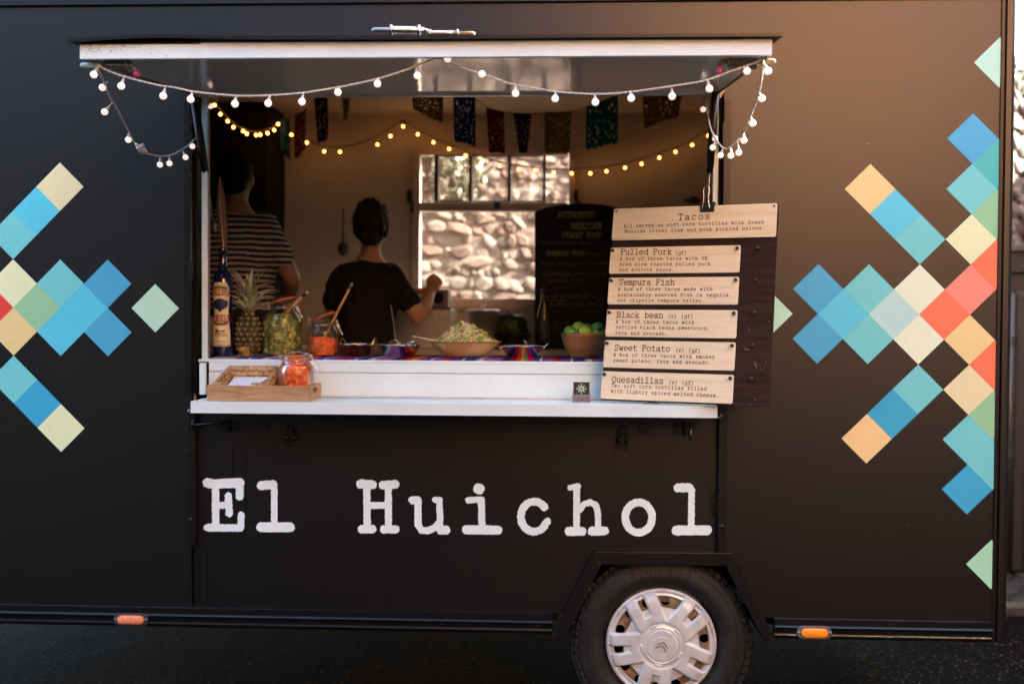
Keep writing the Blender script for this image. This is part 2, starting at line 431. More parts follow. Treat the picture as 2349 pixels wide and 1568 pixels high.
FONT = {
'a': '.9,4.2 1.7,4.9 3,5 4,4.2 4,.5 4.6,0 5.3,0;4,2.8 2,2.9 .8,2.2 .7,.9 1.6,0 2.8,.2 4,1.3',
'b': '0,7 1,7 1,0;@2.9,2.5,1.9,2.5,0,360', 'c': '@2.7,2.5,2.2,2.5,40,320;4.4,5 4.4,3.7',
'd': '3.5,7 4.6,7 4.6,0 5.5,0;@2.6,2.5,2,2.5,0,360', 'e': '@2.7,2.5,2.2,2.5,0,315;.5,2.6 4.9,2.6',
'f': '.9,0 4.1,0;2.3,0 2.3,5.6 3,6.9 4.2,6.9 4.8,6.3;.8,4.6 4.3,4.6',
'g': '@2.5,2.7,1.9,2.2,0,360;4.4,4.9 5.3,4.9;4.4,4.9 4.4,-1 3.4,-2 1.5,-2 .8,-1.5',
'h': '.2,7 1.2,7 1.2,0;.2,0 2.2,0;1.2,3.5 2.2,4.8 3.4,5 4.4,4 4.4,0;3.5,0 5.3,0',
'i': '1,5 2.8,5 2.8,0;.8,0 4.8,0;2.6,6.8 2.7,6.8', 'j': '1.5,5 3.5,5 3.5,-1 2.5,-2 1,-2;3.3,6.8 3.4,6.8',
'k': '.2,7 1.2,7 1.2,0;.2,0 2.2,0;1.2,2 4.2,4.8;3.2,4.8 5,4.8;2.4,3 4.4,0;3.4,0 5.3,0',
'l': '1,7 2.8,7 2.8,0;.8,0 4.8,0',
'm': '0,5 .8,5 .8,0;0,0 1.6,0;.8,4 1.5,5 2.3,5 2.8,4 2.8,0;2.3,0 3.4,0;2.8,4 3.5,5 4.4,5 4.9,4 4.9,0;4.3,0 5.7,0',
'n': '.2,5 1.2,5 1.2,0;.2,0 2.2,0;1.2,3.5 2.2,4.8 3.4,5 4.4,4 4.4,0;3.5,0 5.3,0',
'o': '@2.7,2.5,2.2,2.5,0,360', 'p': '.2,5 1.1,5 1.1,-2;.2,-2 2.2,-2;@3,2.5,1.9,2.5,0,360',
'q': '5.3,5 4.4,5 4.4,-2;3.4,-2 5.4,-2;@2.5,2.5,1.9,2.5,0,360', 'r': '.5,5 1.7,5 1.7,0;.5,0 3.5,0;1.7,3.4 2.8,4.7 4,5 4.8,4.3',
's': '4.3,5 4.3,3.9;4.3,4.2 3.4,5 1.8,5 1,4.2 1.2,3 2.7,2.6 4.2,2.2 4.6,1 3.6,0 1.9,0 .9,.9;.9,0 .9,1.2',
't': '2,6.6 2,1 2.8,0 4,0 4.8,.8;.6,4.8 4.3,4.8', 'u': '.2,5 1.1,5 1.1,1.2 2,0 3.2,0 4.3,1.2;3.5,5 4.3,5 4.3,0 5.4,0',
'v': '0,5 1.9,5;.9,5 2.7,0 4.5,5;3.5,5 5.4,5', 'w': '0,5 1.7,5;.7,5 1.6,0 2.7,3.6 3.8,0 4.7,5;3.7,5 5.4,5',
'x': '.8,5 4.6,0;4.6,5 .8,0;0,5 1.9,5;3.5,5 5.4,5;0,0 1.9,0;3.5,0 5.4,0', 'y': '0,5 1.9,5;.9,5 2.8,.4;4.6,5 2,-2;3.6,5 5.4,5;.8,-2 2.9,-2',
'z': '.8,4 .8,5 4.5,5 .8,0 4.6,0 4.6,1',
'A': '1,0 2.4,6.9 3,6.9 4.5,0;1.5,2.4 4,2.4;0,0 1.9,0;3.6,0 5.5,0;1.4,6.9 3,6.9', 'B': '0,7 3.4,7 4.4,6.2 4.3,4.2 3.3,3.6 1,3.6;3.3,3.6 4.8,2.8 4.8,.9 3.6,0 0,0;1,7 1,0',
'C': '4.6,5.4 3.8,6.8 2,6.9 .8,5.4 .6,3.5 .8,1.6 2,.1 3.7,.1 4.8,1.3;4.7,7 4.7,5.2', 'D': '0,7 2.8,7 4.4,5.8 4.8,3.5 4.4,1.2 2.8,0 0,0;1,7 1,0',
'E': '0,7 4.6,7 4.6,5.4;1,7 1,0;1,3.6 3,3.6;3,4.5 3,2.7;0,0 4.8,0 4.8,1.7', 'F': '0,7 4.8,7 4.8,5.4;1.1,7 1.1,0;1.1,3.6 3.2,3.6;3.2,4.5 3.2,2.7;0,0 2.4,0',
'G': '4.6,5.4 3.8,6.8 2,6.9 .8,5.4 .6,3.5 .8,1.6 2,.1 3.6,.2 4.6,1.2 4.6,3;3.2,3 5.4,3;4.7,7 4.7,5.2', 'H': '0,7 2,7;3.4,7 5.4,7;1,7 1,0;4.4,7 4.4,0;1,3.5 4.4,3.5;0,0 2,0;3.4,0 5.4,0',
'I': '.8,7 4.8,7;2.8,7 2.8,0;.8,0 4.8,0', 'J': '2,7 5,7;3.9,7 3.9,1.4 3,0 1.4,0 .5,1 .5,2.2', 'K': '0,7 2,7;1,7 1,0;0,0 2,0;4.4,7 1,3.2;3.4,7 5.4,7;2.3,4.4 4.6,0;3.6,0 5.5,0',
'L': '0,7 2.4,7;1.2,7 1.2,0;0,0 4.8,0 4.8,2', 'M': '0,7 1.2,7 2.7,2.6 4.2,7 5.5,7;.9,7 .9,0;4.6,7 4.6,0;0,0 1.9,0;3.6,0 5.5,0', 'N': '0,7 1.2,7 4.4,.3;1,7 1,0;4.4,7 4.4,0;3.4,7 5.4,7;0,0 2,0',
'O': '@2.7,3.5,2.2,3.5,0,360', 'P': '0,7 3.5,7 4.7,6.2 4.7,4.4 3.5,3.4 1.1,3.4;1.1,7 1.1,0;0,0 2.5,0', 'Q': '@2.7,3.5,2.2,3.5,0,360;1.6,-1.4 2.4,.2 3.2,-.8 4.6,-1.1',
'R': '0,7 3.2,7 4.4,6.2 4.4,4.4 3.2,3.5 1,3.5;1,7 1,0;0,0 2,0;2.8,3.5 4.4,0;4.2,0 5.5,0', 'S': '4.4,7 4.4,5.3;4.4,5.7 3.4,6.9 1.7,6.9 .8,5.8 1,4.4 2.7,3.7 4.4,3 4.7,1.4 3.6,.1 1.8,.1 .8,1.3;.8,0 .8,1.8',
'T': '.3,5.3 .3,7 5.1,7 5.1,5.3;2.7,7 2.7,0;1.4,0 4,0', 'U': '0,7 2,7;3.4,7 5.4,7;1,7 1,1.6 2,0 3.4,0 4.4,1.6 4.4,7', 'V': '0,7 1.9,7;3.5,7 5.4,7;.9,7 2.7,0 4.5,7',
'W': '0,7 1.6,7;.6,7 1.6,0 2.7,4.6 3.8,0 4.8,7;3.8,7 5.4,7', 'X': '.8,7 4.6,0;4.6,7 .8,0;0,7 1.9,7;3.5,7 5.4,7;0,0 1.9,0;3.5,0 5.4,0', 'Y': '0,7 1.9,7;3.5,7 5.4,7;.9,7 2.7,3.4 4.5,7;2.7,3.4 2.7,0;1.5,0 3.9,0',
'Z': '.8,5.6 .8,7 4.5,7 .8,0 4.7,0 4.7,1.5', '.': '2.5,.2 2.7,.2', ',': '2.6,.3 2.2,-1.2', '(': '3.6,7.6 2.4,5.5 2.1,3 2.4,.5 3.6,-1.4', ')': '1.8,7.6 3,5.5 3.3,3 3,.5 1.8,-1.4', '/': '.8,-.5 4.6,7.3', '*': '2,3.4 3,3.4', '%': '1,1 4.4,6;1,5.6 1.2,5.6;4.2,1.2 4.3,1.2',
'0': '@2.7,3.5,2,3.5,0,360', '1': '1.2,5.8 2.8,7 2.8,0;1,0 4.6,0', '2': '.9,5.4 1.8,6.9 3.6,6.9 4.5,5.4 3.9,3.8 .8,0 4.7,0', '3': '1,6.4 2.5,7 4,6.2 4,4.5 2.5,3.8 4.3,3 4.4,1 2.7,0 .9,.7',
'4': '3.4,0 3.4,7 .7,2.2 4.8,2.2', '6': '@2.7,2.1,1.9,2.1,0,360;.9,2.6 1.4,5 3.6,7', '9': '@2.7,4.9,1.9,2.1,0,360;4.5,4.4 4,2 1.8,0', '-': '1.2,3 4.2,3',
'5': '4.4,7 1.2,7 1,4 2.8,4.4 4.4,3.2 4.4,1.2 2.8,0 .9,.7', '7': '.8,6 .8,7 4.6,7 2.4,0', '8': '@2.7,5.3,1.6,1.7,0,360;@2.7,1.9,2,1.9,0,360',
}
_glyph = {}
def glyph(ch, r=.42, res=.34, rough=.0):
    k = (ch, r, res)
    if k in _glyph: return _glyph[k]
    st = []
    for t in FONT[ch].split(';'):
        if t[0] == '@':
            cx, cy, rx, ry, a0, a1 = map(float, t[1:].split(',')); n = 18
            st.append(([(cx + rx * math.cos(math.radians(a0 + (a1 - a0) * i / n)), cy + ry * math.sin(math.radians(a0 + (a1 - a0) * i / n))) for i in range(n + 1)], r))
        else:
            rr = r * (1.5 if ch in '.' or (ch in 'ij' and t.startswith(('2.6,6.8', '3.3,6.8'))) else 1)
            st.append(([tuple(map(float, q.split(','))) for q in t.split()], rr))
    xs = np.arange(-.9, 6.6, res); ys = np.arange(-3, 8.6, res)
    F = seg_field(st, *np.meshgrid(xs, ys))
    _glyph[k] = fill_field(F, xs, ys)
    return _glyph[k]

def write(mb, text, place, cap, adv=7.2, r=.42, res=.34, x0=0., jit=0., rnd=None):
    """TEXT from x0 along a line; PLACE(u, v) -> point, u along the line and v up, in metres. CAP: capital height"""
    s = cap / 7; u = x0
    for ch in text:
        if ch != ' ':
            p, f = glyph(ch, r, res)
            dx, dy = (rnd.uniform(-jit, jit), rnd.uniform(-jit, jit)) if jit else (0, 0)
            mb.add([place(u + (a + dx) * s, (b + dy) * s) for a, b in p], f)
        u += adv * s
    return u

INK = mat("burnt lettering", (.055, .022, .008), rough=.8, spec=.1, var=.3, vscale=300)

# ---------------------------------------------------------------- the food truck
BODY_X0, BODY_X1 = -2.75, 1.705
ROOF = 3.02
TRUCK = thing('food_truck', 'black food truck with its serving hatch propped open and pastel diamond stickers on its side', 'food truck', (-.5, 1.0, 0))
T = TRUCK
OPX0, OPX1 = -1.406, .634
OPTOP = 2.47
SKIRT = .462
def zz(x, y, Y=0): return at(x, y, Y).z
def xx(x, y, Y=0): return at(x, y, Y).x
# arch outline (outer edge of its trim)
A1 = at(1268, 1455, 0); A2 = at(1362, 1263, 0); A3 = at(1680, 1266, 0); A4 = at(1772, 1467, 0)
zb = .392
def lerp_at_z(a, b, z): return a.x + (b.x - a.x) * (z - a.z) / (b.z - a.z)
ax1s = lerp_at_z(A1, A2, SKIRT); ax4s = lerp_at_z(A3, A4, SKIRT)
# outer skin with the hatch opening: left bay, over the hatch, right bay
skin = [(BODY_X0, SKIRT), (OPX0, SKIRT), (OPX0, OPTOP), (OPX1, OPTOP), (OPX1, A3.z - .002), (A3.x, A3.z - .002), (ax4s, SKIRT), (1.652, SKIRT), (1.652, ROOF - .05), (BODY_X0, ROOF - .05)]
MB().prism(skin, 'y', 0, .03).build('side_wall', BLACK, T)
# the panel under the hatch, a finger's width behind the skin
LP = .014
seamz = zz(445, 1393)
low = [(OPX0 + .004, SKIRT), (ax1s, SKIRT), (A2.x, A2.z - .001), (OPX1 - .004, A2.z - .001), (OPX1 - .004, 1.2285), (OPX0 + .004, 1.2285)]
MB().prism(low, 'y', LP, .045).build('lower_panel', BLACK, T)
# upright trims beside it
STRIPX = (xx(432, 1000), xx(450, 1000))
o = MB().box(STRIPX[0], STRIPX[1], -.012, -.001, zz(440, 1250), zz(440, 935)).build('trim_strip', BLACKT, T, bevel=.002)
c = at(439, 1190, -.012); MB().lathe([(.009, 0), (.009, -.004), (.006, -.008), (.001, -.0095)], c, 14, 'y').build('screw', BLACKT, o, smooth=True)
o = MB().box(xx(1646, 1100), xx(1665, 1100), -.012, -.001, zz(1652, 1272), zz(1652, 925)).build('trim_strip', BLACKT, T, bevel=.002)
c = at(1654, 1207, -.012); MB().lathe([(.010, 0), (.010, -.004), (.007, -.009), (.001, -.0105)], c, 14, 'y').build('screw', BLACKT, o, smooth=True)
# frame strip beside the hatch, upper part
MB().box(OPX1 + .001, OPX1 + .026, -.004, -.001, 1.29, 2.42).build('trim_strip', BLACKT, T)
MB().box(OPX0 - .026, OPX0 - .001, -.004, -.001, 1.29, 2.42).build('trim_strip', BLACKT, T)
# thin seams under the left strip
for x, y0, y1 in ((453, 1255, 1390), (471, 1255, 1390)):
    MB().box(xx(x, 1300) - .001, xx(x, 1300) + .001, LP - .003, LP - .0005, zz(x, y1), zz(x, y0)).build('panel_seam', RUBBER, T)
for x in (531, 561, 1410, 1437):
    MB().box(xx(x, 1100) - .0008, xx(x, 1100) + .0008, LP - .002, LP - .0005, zz(x, 1200), zz(x, 1030)).build('panel_seam', mat("runnel", (.02, .019, .02), rough=.3) if x > 1000 else RUBBER, T)
# wheel arch trim, three pieces
wtr = .047
def trim_piece(a, b, c, d): MB().prism([a, b, c, d], 'y', -.014, -.0005).build('wheel_arch_trim', BLACKT, T, bevel=.0015)
B1 = at(1296, 1455, 0); B2 = at(1379, 1292, 0); B3 = at(1664, 1295, 0); B4 = at(1750, 1467, 0)
e = Vector((.0008, 0, 0))
def xz(v): return (v.x, v.z)
trim_piece(xz(A1), xz(B1), xz(B2), xz(A2))
trim_piece(xz(A2 + e), xz(B2 + e), xz(B3 - e), xz(A3 - e))
trim_piece(xz(A3), xz(B3), xz(B4), xz(A4))
# arch liner and underside
MB().prism([xz(B1), xz(B2), xz(B3), xz(B4), (B4.x + .02, B4.z), (B3.x + .015, B3.z + .02), (B2.x - .015, B2.z + .02), (B1.x - .02, B1.z)], 'y', .03, .5).build('wheel_arch_liner', RUBBER, T)
MB().box(BODY_X0, B1.x - .03, .05, 2.2, .42, .50).box(B4.x + .03, BODY_X1, .05, 2.2, .42, .50).box(B1.x - .04, B4.x + .04, .5, 2.2, .42, .5).build('chassis', RUBBER, T)
# skirt rail: flat band, groove and rolled edge
def skirt(x0, x1, name='skirt_rail'):
    p = [(-.003, .4615), (-.007, .459), (-.007, .437), (-.012, .435), (-.016, .430), (-.012, .424), (-.003, .421), (-.002, .405), (-.008, .403), (-.010, .398), (-.007, .389), (-.004, .384), (.02, .384), (.02, .4615)]
    return MB().prism(p, 'x', x0, x1).build(name, BLACKT, T)
s1 = skirt(BODY_X0, A1.x - .004); s2 = skirt(A4.x + .004, 1.652)
for (x, y) in ((360, 1421), (695, 1430), (1015, 1433), (1055, 1438), (1236, 1436)):
    p = at(x, y, -.003); p.z = .413
    MB().lathe([(.005, 0), (.005, -.0015), (.003, -.003), (.0005, -.0032)], p, 10, 'y').build('screw', BLACKT, s1, smooth=True)
for (x, y) in ((1800, 1440), (2036, 1443)):
    p = at(x, y, -.003); p.z = .413
    MB().lathe([(.005, 0), (.005, -.0015), (.003, -.003), (.0005, -.0032)], p, 10, 'y').build('screw', BLACKT, s2, smooth=True)
# corner post at the tail: two ribs and a rounded edge
cp = [(1.6525, .028), (1.6525, -.006), (1.662, -.008), (1.664, -.001), (1.668, -.001), (1.670, -.012), (1.688, -.014), (1.697, -.011), (1.703, -.004), (1.705, .006), (1.705, .06), (1.66, .06)]
MB().prism(cp, 'z', .386, ROOF - .045).build('corner_post', BLACK, T)
# roof edge trim above
rp = [(.025, 2.786), (-.006, 2.786), (-.012, 2.79), (-.012, 2.798), (-.004, 2.803), (-.004, 2.83), (-.02, 2.84), (-.02, 2.86), (.025, 2.87)]
MB().prism(rp, 'x', BODY_X0, 1.7).build('roof_trim', BLACK, T)
# shell
INW = mat("cream interior wall", (.74, .64, .49), rough=.5, spec=.3, var=.05, vscale=4)
DARKI = mat("dark cabinet", (.010, .009, .008), rough=.6, spec=.2)
FLOORM = mat("grey vinyl floor", (.09, .085, .08), rough=.5, var=.2, vscale=30)
W0 = at(945, 337, 2.1); W1 = at(1318, 705, 2.1)
WX0, WX1, WZ0, WZ1 = W0.x + .03, W1.x - .03, W1.z + .04, W0.z - .02
BY = 2.12
MB().box(BODY_X0 + .03, WX0, BY, 2.18, .5, 2.95).box(WX1, 1.66, BY, 2.18, .5, 2.95).box(WX0, WX1, BY, 2.18, .5, WZ0).box(WX0, WX1, BY, 2.18, WZ1, 2.95).build('back_wall', INW, T)
MB().box(1.66, 1.70, .03, 2.2, .5, 2.95).build('end_wall', INW, T)
MB().box(BODY_X0, BODY_X0 + .03, .03, 2.2, .5, 2.95).build('end_wall', BLACK, T)
MB().box(BODY_X0 + .03, 1.66, .05, BY, .50, .55).build('floor', FLOORM, T)
MB().box(BODY_X0 + .03, 1.66, .03, BY, 2.80, 2.83).build('ceiling', mat("pale ceiling", (.72, .62, .48), rough=.5), T)
MB().box(BODY_X0, 1.70, -.0, 2.2, 2.96, ROOF).build('roof', BLACK, T)
MB().box(1.67, 1.70, .031, .06, .42, 2.95).build('tail_return', BLACK, T)
# inside lining over and beside the hatch
MB().box(BODY_X0 + .03, OPX0 - .001, .04, .06, .55, 2.80).box(OPX1 + .001, 1.66, .04, .06, .80, 2.80).box(OPX0, OPX1, .04, .06, OPTOP + .02, 2.80).build('inner_lining', INW, T)
# dark tall cabinet against the back left
cx1 = xx(612, 500, 1.75)
MB().box(-2.4, cx1, 1.75, BY - .002, .55, 2.797).build('tall_cabinet', DARKI, T)
# hatch frame: black reveal, white angle, cap
JB = .10
for sx_, n in ((-1, 'l'), (1, 'r')):
    x = OPX0 if sx_ < 0 else OPX1
    MB().box(x, x - sx_ * .012, .0305, JB, 1.29, OPTOP).build('hatch_reveal', RUBBER, T)
WY = .036; wl = (xx(462, 500, WY), xx(475, 500, WY)); wr = (xx(1633, 600, WY), xx(1645.5, 600, WY))
wf = MB().box(wl[0], wl[1], WY, WY + .012, zz(468, 828, WY), OPTOP).build('white_angle', WHITE, T, bevel=.003)
MB().box(wl[0] - .003, wl[1] + .002, WY - .006, WY + .014, zz(468, 836, WY), zz(468, 829, WY)).build('cap', RUBBER, wf)
MB().box(wr[0], wr[1], WY, WY + .012, 1.43, OPTOP).build('white_angle', WHITE, T, bevel=.003)
MB().box(wl[1] - .004, wl[1] - .0005, WY + .0125, WY + .035, 1.43, OPTOP).build('side_liner', mat("grey liner", (.16, .15, .14), rough=.5), T)
MB().box(OPX0 + .013, OPX1 - .013, .06, .10, OPTOP - .015, OPTOP + .05).build('head_rail', INW, T)
MB().box(xx(458, 870, .005), xx(471, 870, .005), .0, .02, 1.29, zz(466, 832, .01)).build('white_angle', WHITE, T, bevel=.002)

# counter: apron, top, fold-down ledge
CT = at(1000, 827, .03).z
LEDGE = at(1000, 925, -.20).z
LX0, LX1 = xx(437, 935, -.20), xx(1645, 935, -.20)
AX0 = xx(479, 860, .03)
sz = at(1000, 856, .03).z
ap = MB().box(AX0, .575, .03, .06, LEDGE + .002, sz - .001).build('counter_front', WHITE, T)
MB().box(AX0, .575, .029, .06, sz + .001, CT - .012).build('counter_fascia', WHITE, T, bevel=.002)
MB().box(OPX0 + .016, .615, .031, .62, CT - .012, CT).build('counter_top', WHITE, T, bevel=.003)
MB().box(OPX0 + .016, .60, .046, .07, .78, LEDGE - .01).build('counter_base', BLACK, T)
lb = at(1000, 952, -.20).z
MB().box(LX0, LX1, -.20, -.196, lb, LEDGE).box(LX0, LX1, -.1955, .028, LEDGE - .004, LEDGE).box(LX0, LX0 + .004, -.1955, .02, lb, LEDGE - .0045).box(LX1 - .004, LX1, -.1955, .02, lb, LEDGE - .0045).build('counter_ledge', WHITE, T)
MB().box(LX0 + .02, LX1 - .02, .012, .028, LEDGE + .0005, LEDGE + .008).build('ledge_hinge', STEEL, T, bevel=.002)
for x in (LX0 + .012, LX0 + .04, LX1 - .02, LX1 - .05):
    MB().lathe([(.004, 0), (.004, .001), (.002, .0025), (.0005, .0028)], (x, -.17 + (x - LX0) * .02, LEDGE + .0005), 10).build('rivet', CHROME, T, smooth=True)
# hooks that carry the ledge ends
for x, d in ((LX0, -1), (LX1, 1)):
    p0 = Vector((x - d * .03, -.15, lb + .006)); p1 = Vector((x + d * .018, -.16, lb - .004))
    MB().tube([p0, p1, p1 + Vector((d * .006, -.004, .006)), p1 + Vector((d * .0, 0, .014))], .0035, 8).build('ledge_hook', DKSTEEL, T, smooth=True)

# --- hardware under the ledge
def screw(c, parent, r=.005, m=BLACKT):
    return MB().lathe([(r, 0), (r, -.0015), (r * .6, -.003), (.0004, -.0033)], c, 10, 'y').build('screw', m, parent, smooth=True)
def toggle(x, y0, y1, w):
    g = group_part('toggle_latch', T)
    top, bot = at(x, y0, LP), at(x, y1, LP); W = w * mpp(0); H = top.z - bot.z; cx = top.x
    MB().box(cx - W * .45, cx + W * .5, LP - .006, LP - .0005, top.z - H * .42, top.z).build('plate', BLACKT, g, bevel=.0015)
    MB().box(cx - W * .48, cx + W * .48, LP - .006, LP - .0005, bot.z, bot.z + H * .22).build('plate', BLACKT, g, bevel=.0015)
    for s_ in (-1, 1):
        MB().lathe([(.0085, -.008), (.011, -.007), (.011, .007), (.0085, .008)], (cx + s_ * W * .3, LP - .016, bot.z + H * .42), 16, 'x').build('roller', BLACKT, g, smooth=True)
    MB().box(cx - W * .16, cx + W * .16, LP - .020, LP - .006, bot.z + H * .24, top.z - H * .08).build('lever', BLACKT, g, bevel=.003)
    MB().box(cx - W * .5, cx + W * .5, LP - .012, LP - .0065, bot.z + H * .33, bot.z + H * .52).build('hasp', BLACKT, g, bevel=.002)
    for s_ in (-1, 1):
        screw((cx + s_ * W * .28, LP - .006, bot.z + H * .11), g); screw((cx + s_ * W * .3, LP - .006, top.z - H * .32), g)
    return g
toggle(668, 972, 1023, 30); toggle(1427, 974, 1032, 29)
def hinge_plate(x0, x1, y0, y1):
    g = group_part('hinge', T)
    a, b = at(x0, y1, LP), at(x1, y0, LP); m_ = (a.x + b.x) / 2
    MB().box(a.x, m_ - .006, LP - .004, LP - .0005, a.z, b.z).build('plate', BLACKT, g, bevel=.001)
    MB().box(m_ + .006, b.x, LP - .004, LP - .0005, a.z, b.z).build('plate', BLACKT, g, bevel=.001)
    MB().tube([(m_, LP - .006, a.z), (m_, LP - .006, b.z)], .0055, 10).build('knuckle', BLACKT, g, smooth=True)
    for sx_ in (.14, .86):
        for sy_ in (.25, .75):
            screw((a.x + (b.x - a.x) * sx_, LP - .004, a.z + (b.z - a.z) * sy_), g, .004)
hinge_plate(504, 549, 962, 986); hinge_plate(1544, 1592, 966, 997)
p = at(1583, 990, LP); MB().tube([(p.x, LP - .012, p.z - .03), (p.x, LP - .012, p.z + .012)], .004, 8).build('hinge_pin', DKSTEEL, T, smooth=True)
p0, p1, p2 = at(446, 974, -.02), at(480, 972, -.015), at(530, 965, LP - .012)
MB().tube([p2, p1, p0], .005, 8).tube([p0 + Vector((-.006, 0, .02)), p0 + Vector((-.006, 0, -.02))], .0055, 8).build('stay_rod', BLACKT, T, smooth=True)
for x0, x1, y0, y1 in ((605, 617, 966, 986), (1468, 1487, 973, 992)):
    a, b = at(x0, y1, LP), at(x1, y0, LP)
    MB().box(a.x, b.x, LP - .01, LP - .0005, a.z, b.z).build('magnet_catch', BLACKT, T, bevel=.001)
# side hinge of the lower panel
g = group_part('hinge', T)
a, b = at(1629, 1180, LP), at(1643, 1131, LP)
MB().box(a.x, b.x, LP - .004, LP - .0005, a.z, b.z).build('plate', BLACKT, g, bevel=.001)
for k in range(3):
    z0 = a.z + (b.z - a.z) * (k / 3 + .01); z1 = a.z + (b.z - a.z) * ((k + 1) / 3 - .02)
    MB().tube([(b.x + .006, LP - .006, z0), (b.x + .006, LP - .006, z1)], .006, 10).build('knuckle', BLACKT, g, smooth=True)
    screw((a.x + .010, LP - .004, (z0 + z1) / 2), g, .0045, RUBBER)
# second hinge on the hatch upright
a, b = at(1655, 338, 0), at(1661, 282, 0); MB().box(a.x, b.x, -.012, -.0045, a.z, b.z).build('hinge', BLACKT, T, bevel=.002)
a, b = at(436, 640, 0), at(441, 598, 0); MB().box(a.x, b.x + .005, -.012, -.0045, a.z, b.z).build('hinge', BLACKT, T, bevel=.002)

# --- the propped flap: frame, lining, lip
FY = -.91
f0 = at(183, 135, FY); f1 = at(1770, 127, FY); fz0 = (f0.z + f1.z) / 2; fz1 = at(1000, 92, FY).z - .004
FX0, FX1 = f0.x, f1.x
RZ = at(1000, 218, .02).z
FLAP = group_part('hatch_flap', T)
h = fz1 - fz0
MB().box(FX0, FX1, FY, FY + .004, fz0, fz1).build('front_rail', DIRTYW, FLAP)
MB().prism([(FY + .0045, fz0), (FY + .016, fz0), (FY + .016, fz0 + .006), (FY + .0045, fz0 + .006)], 'x', FX0, FX1).build('rail_return', WHITE, FLAP)
def flapz(Y, off): return fz0 + (RZ - fz0) * (Y - FY) / (.02 - FY) + off
MB().add([(FX0 + .004, FY + .017, flapz(FY + .017, .014)), (FX1 - .004, FY + .017, flapz(FY + .017, .014)), (FX1 - .004, .02, RZ + .004), (FX0 + .004, .02, RZ + .004),
          (FX0 + .004, FY + .017, flapz(FY + .017, .018)), (FX1 - .004, FY + .017, flapz(FY + .017, .018)), (FX1 - .004, .02, RZ + .008), (FX0 + .004, .02, RZ + .008)],
         [(0, 1, 2, 3), (7, 6, 5, 4), (0, 4, 5, 1), (2, 6, 7, 3), (1, 5, 6, 2), (0, 3, 7, 4)]).build('lining', WHITEG, FLAP)
for x in (FX0, FX1):
    d = 1 if x == FX0 else -1
    MB().prism([(FY + .005, fz0), (.02, RZ - .0), (.02, RZ + h), (FY + .005, fz1)], 'x', x, x + d * .0035).build('side_rail', BLACKT, FLAP)
MB().box(FX0 + .01, FX1 - .01, .012, .022, RZ - .006, RZ + .0035).build('hinge_rail', STEEL, FLAP)
# lip: thin sheet over the frame, its left end bent up a little
n = 40; vs = []; fs = []
lx0, lx1 = at(155, 90, FY - .02).x, at(1796, 82, FY - .02).x
for k in range(n + 1):
    t = k / n; x = lx0 + (lx1 - lx0) * t
    dz = .006 * math.exp(-((t - .13) / .07) ** 2) + .002 * math.sin(t * 9)* (1 - t) - (.004 * max(0, (.05 - t) / .05))
    for Y, q in ((FY - .02, -.004), (FY - .02, .006), (.015, RZ - fz0 + .012), (.015, RZ - fz0 + .003)):
        vs.append((x, Y, fz1 + .006 + q + dz * (1 if Y < -.5 else .3)))
for k in range(n):
    for j in range(4):
        fs.append((k * 4 + j, k * 4 + (j + 1) % 4, (k + 1) * 4 + (j + 1) % 4, (k + 1) * 4 + j))
fs += [(0, 1, 2, 3), tuple(n * 4 + j for j in (3, 2, 1, 0))]
MB().add(vs, fs).build('lip', BLACKT, FLAP)
# brown dirt line at left of the frame top
MB().box(FX0 + .002, FX0 + .36, FY - .0012, FY - .0002, fz1 - .004, fz1 + .0).build('grime_line', mat("grime", (.05, .035, .025), rough=.9, var=.5, vscale=60), FLAP)

def spring(mb, a, b, r, turns, wire):
    a, b = Vector(a), Vector(b); d = b - a; L = d.length; d.normalize(); u = d.orthogonal().normalized(); v = d.cross(u)
    n = turns * 10
    return mb.tube([a + d * (L * i / n) + (u * math.cos(2 * math.pi * i / 10) + v * math.sin(2 * math.pi * i / 10)) * r for i in range(n + 1)], wire, 5)
def spring_latch(p_tip, p_f1, p_f2, p_end, R=.0075, mrod=DKSTEEL, mtip=None, tail=None, flange=.019, grip=None, parent=TRUCK):
    g = group_part('spring_latch', parent)
    p_tip, p_f1, p_f2, p_end = map(Vector, (p_tip, p_f1, p_f2, p_end))
    d = (p_end - p_tip).normalized()
    MB().tube([p_tip, p_tip + d * .006, p_f1 + (p_f1 - p_tip) * 0] if mtip else [p_tip, p_tip + d * .006, p_end], [R * .6, R, R], 14).build('bolt', mtip or mrod, g, smooth=True)
    if mtip: MB().tube([p_f1, p_end], R, 14).build('bolt', mrod, g, smooth=True)
    spring(MB(), p_f1 + d * .004, p_f2 - d * .004, R * 1.35, 17, .0013).build('spring', DKSTEEL, g, smooth=True)
    for q in (p_f1, p_f2):
        MB().tube([q - d * .003, q + d * .003], flange * .5, 18).build('flange', DKSTEEL, g, bevel=.001)
    if tail:
        MB().tube(tail, R * .9, 12).build('handle', mrod, g, smooth=True)
    if grip:
        MB().tube(grip, R * 1.15, 12).build('grip', PINK, g, smooth=True)
    return g
# on top in the middle: two bolts end to end
YT = FY - .005
top = lambda x, y: at(x, y, YT)
spring_latch(top(853, 70), top(897, 70), top(961, 70), top(972, 70), tail=[top(966, 70), top(976, 71), top(983, 75), top(982, 81)], flange=.031)
spring_latch(top(1089, 78), top(1049, 78), top(986, 78), top(980, 78), R=.0062, mrod=RUST, mtip=RUST, flange=.025)
MB().box(top(890, 80).x, top(1052, 80).x, YT + .004, YT + .03, fz1 + .0125, fz1 + .016).build('latch_plate', BLACKT, FLAP)
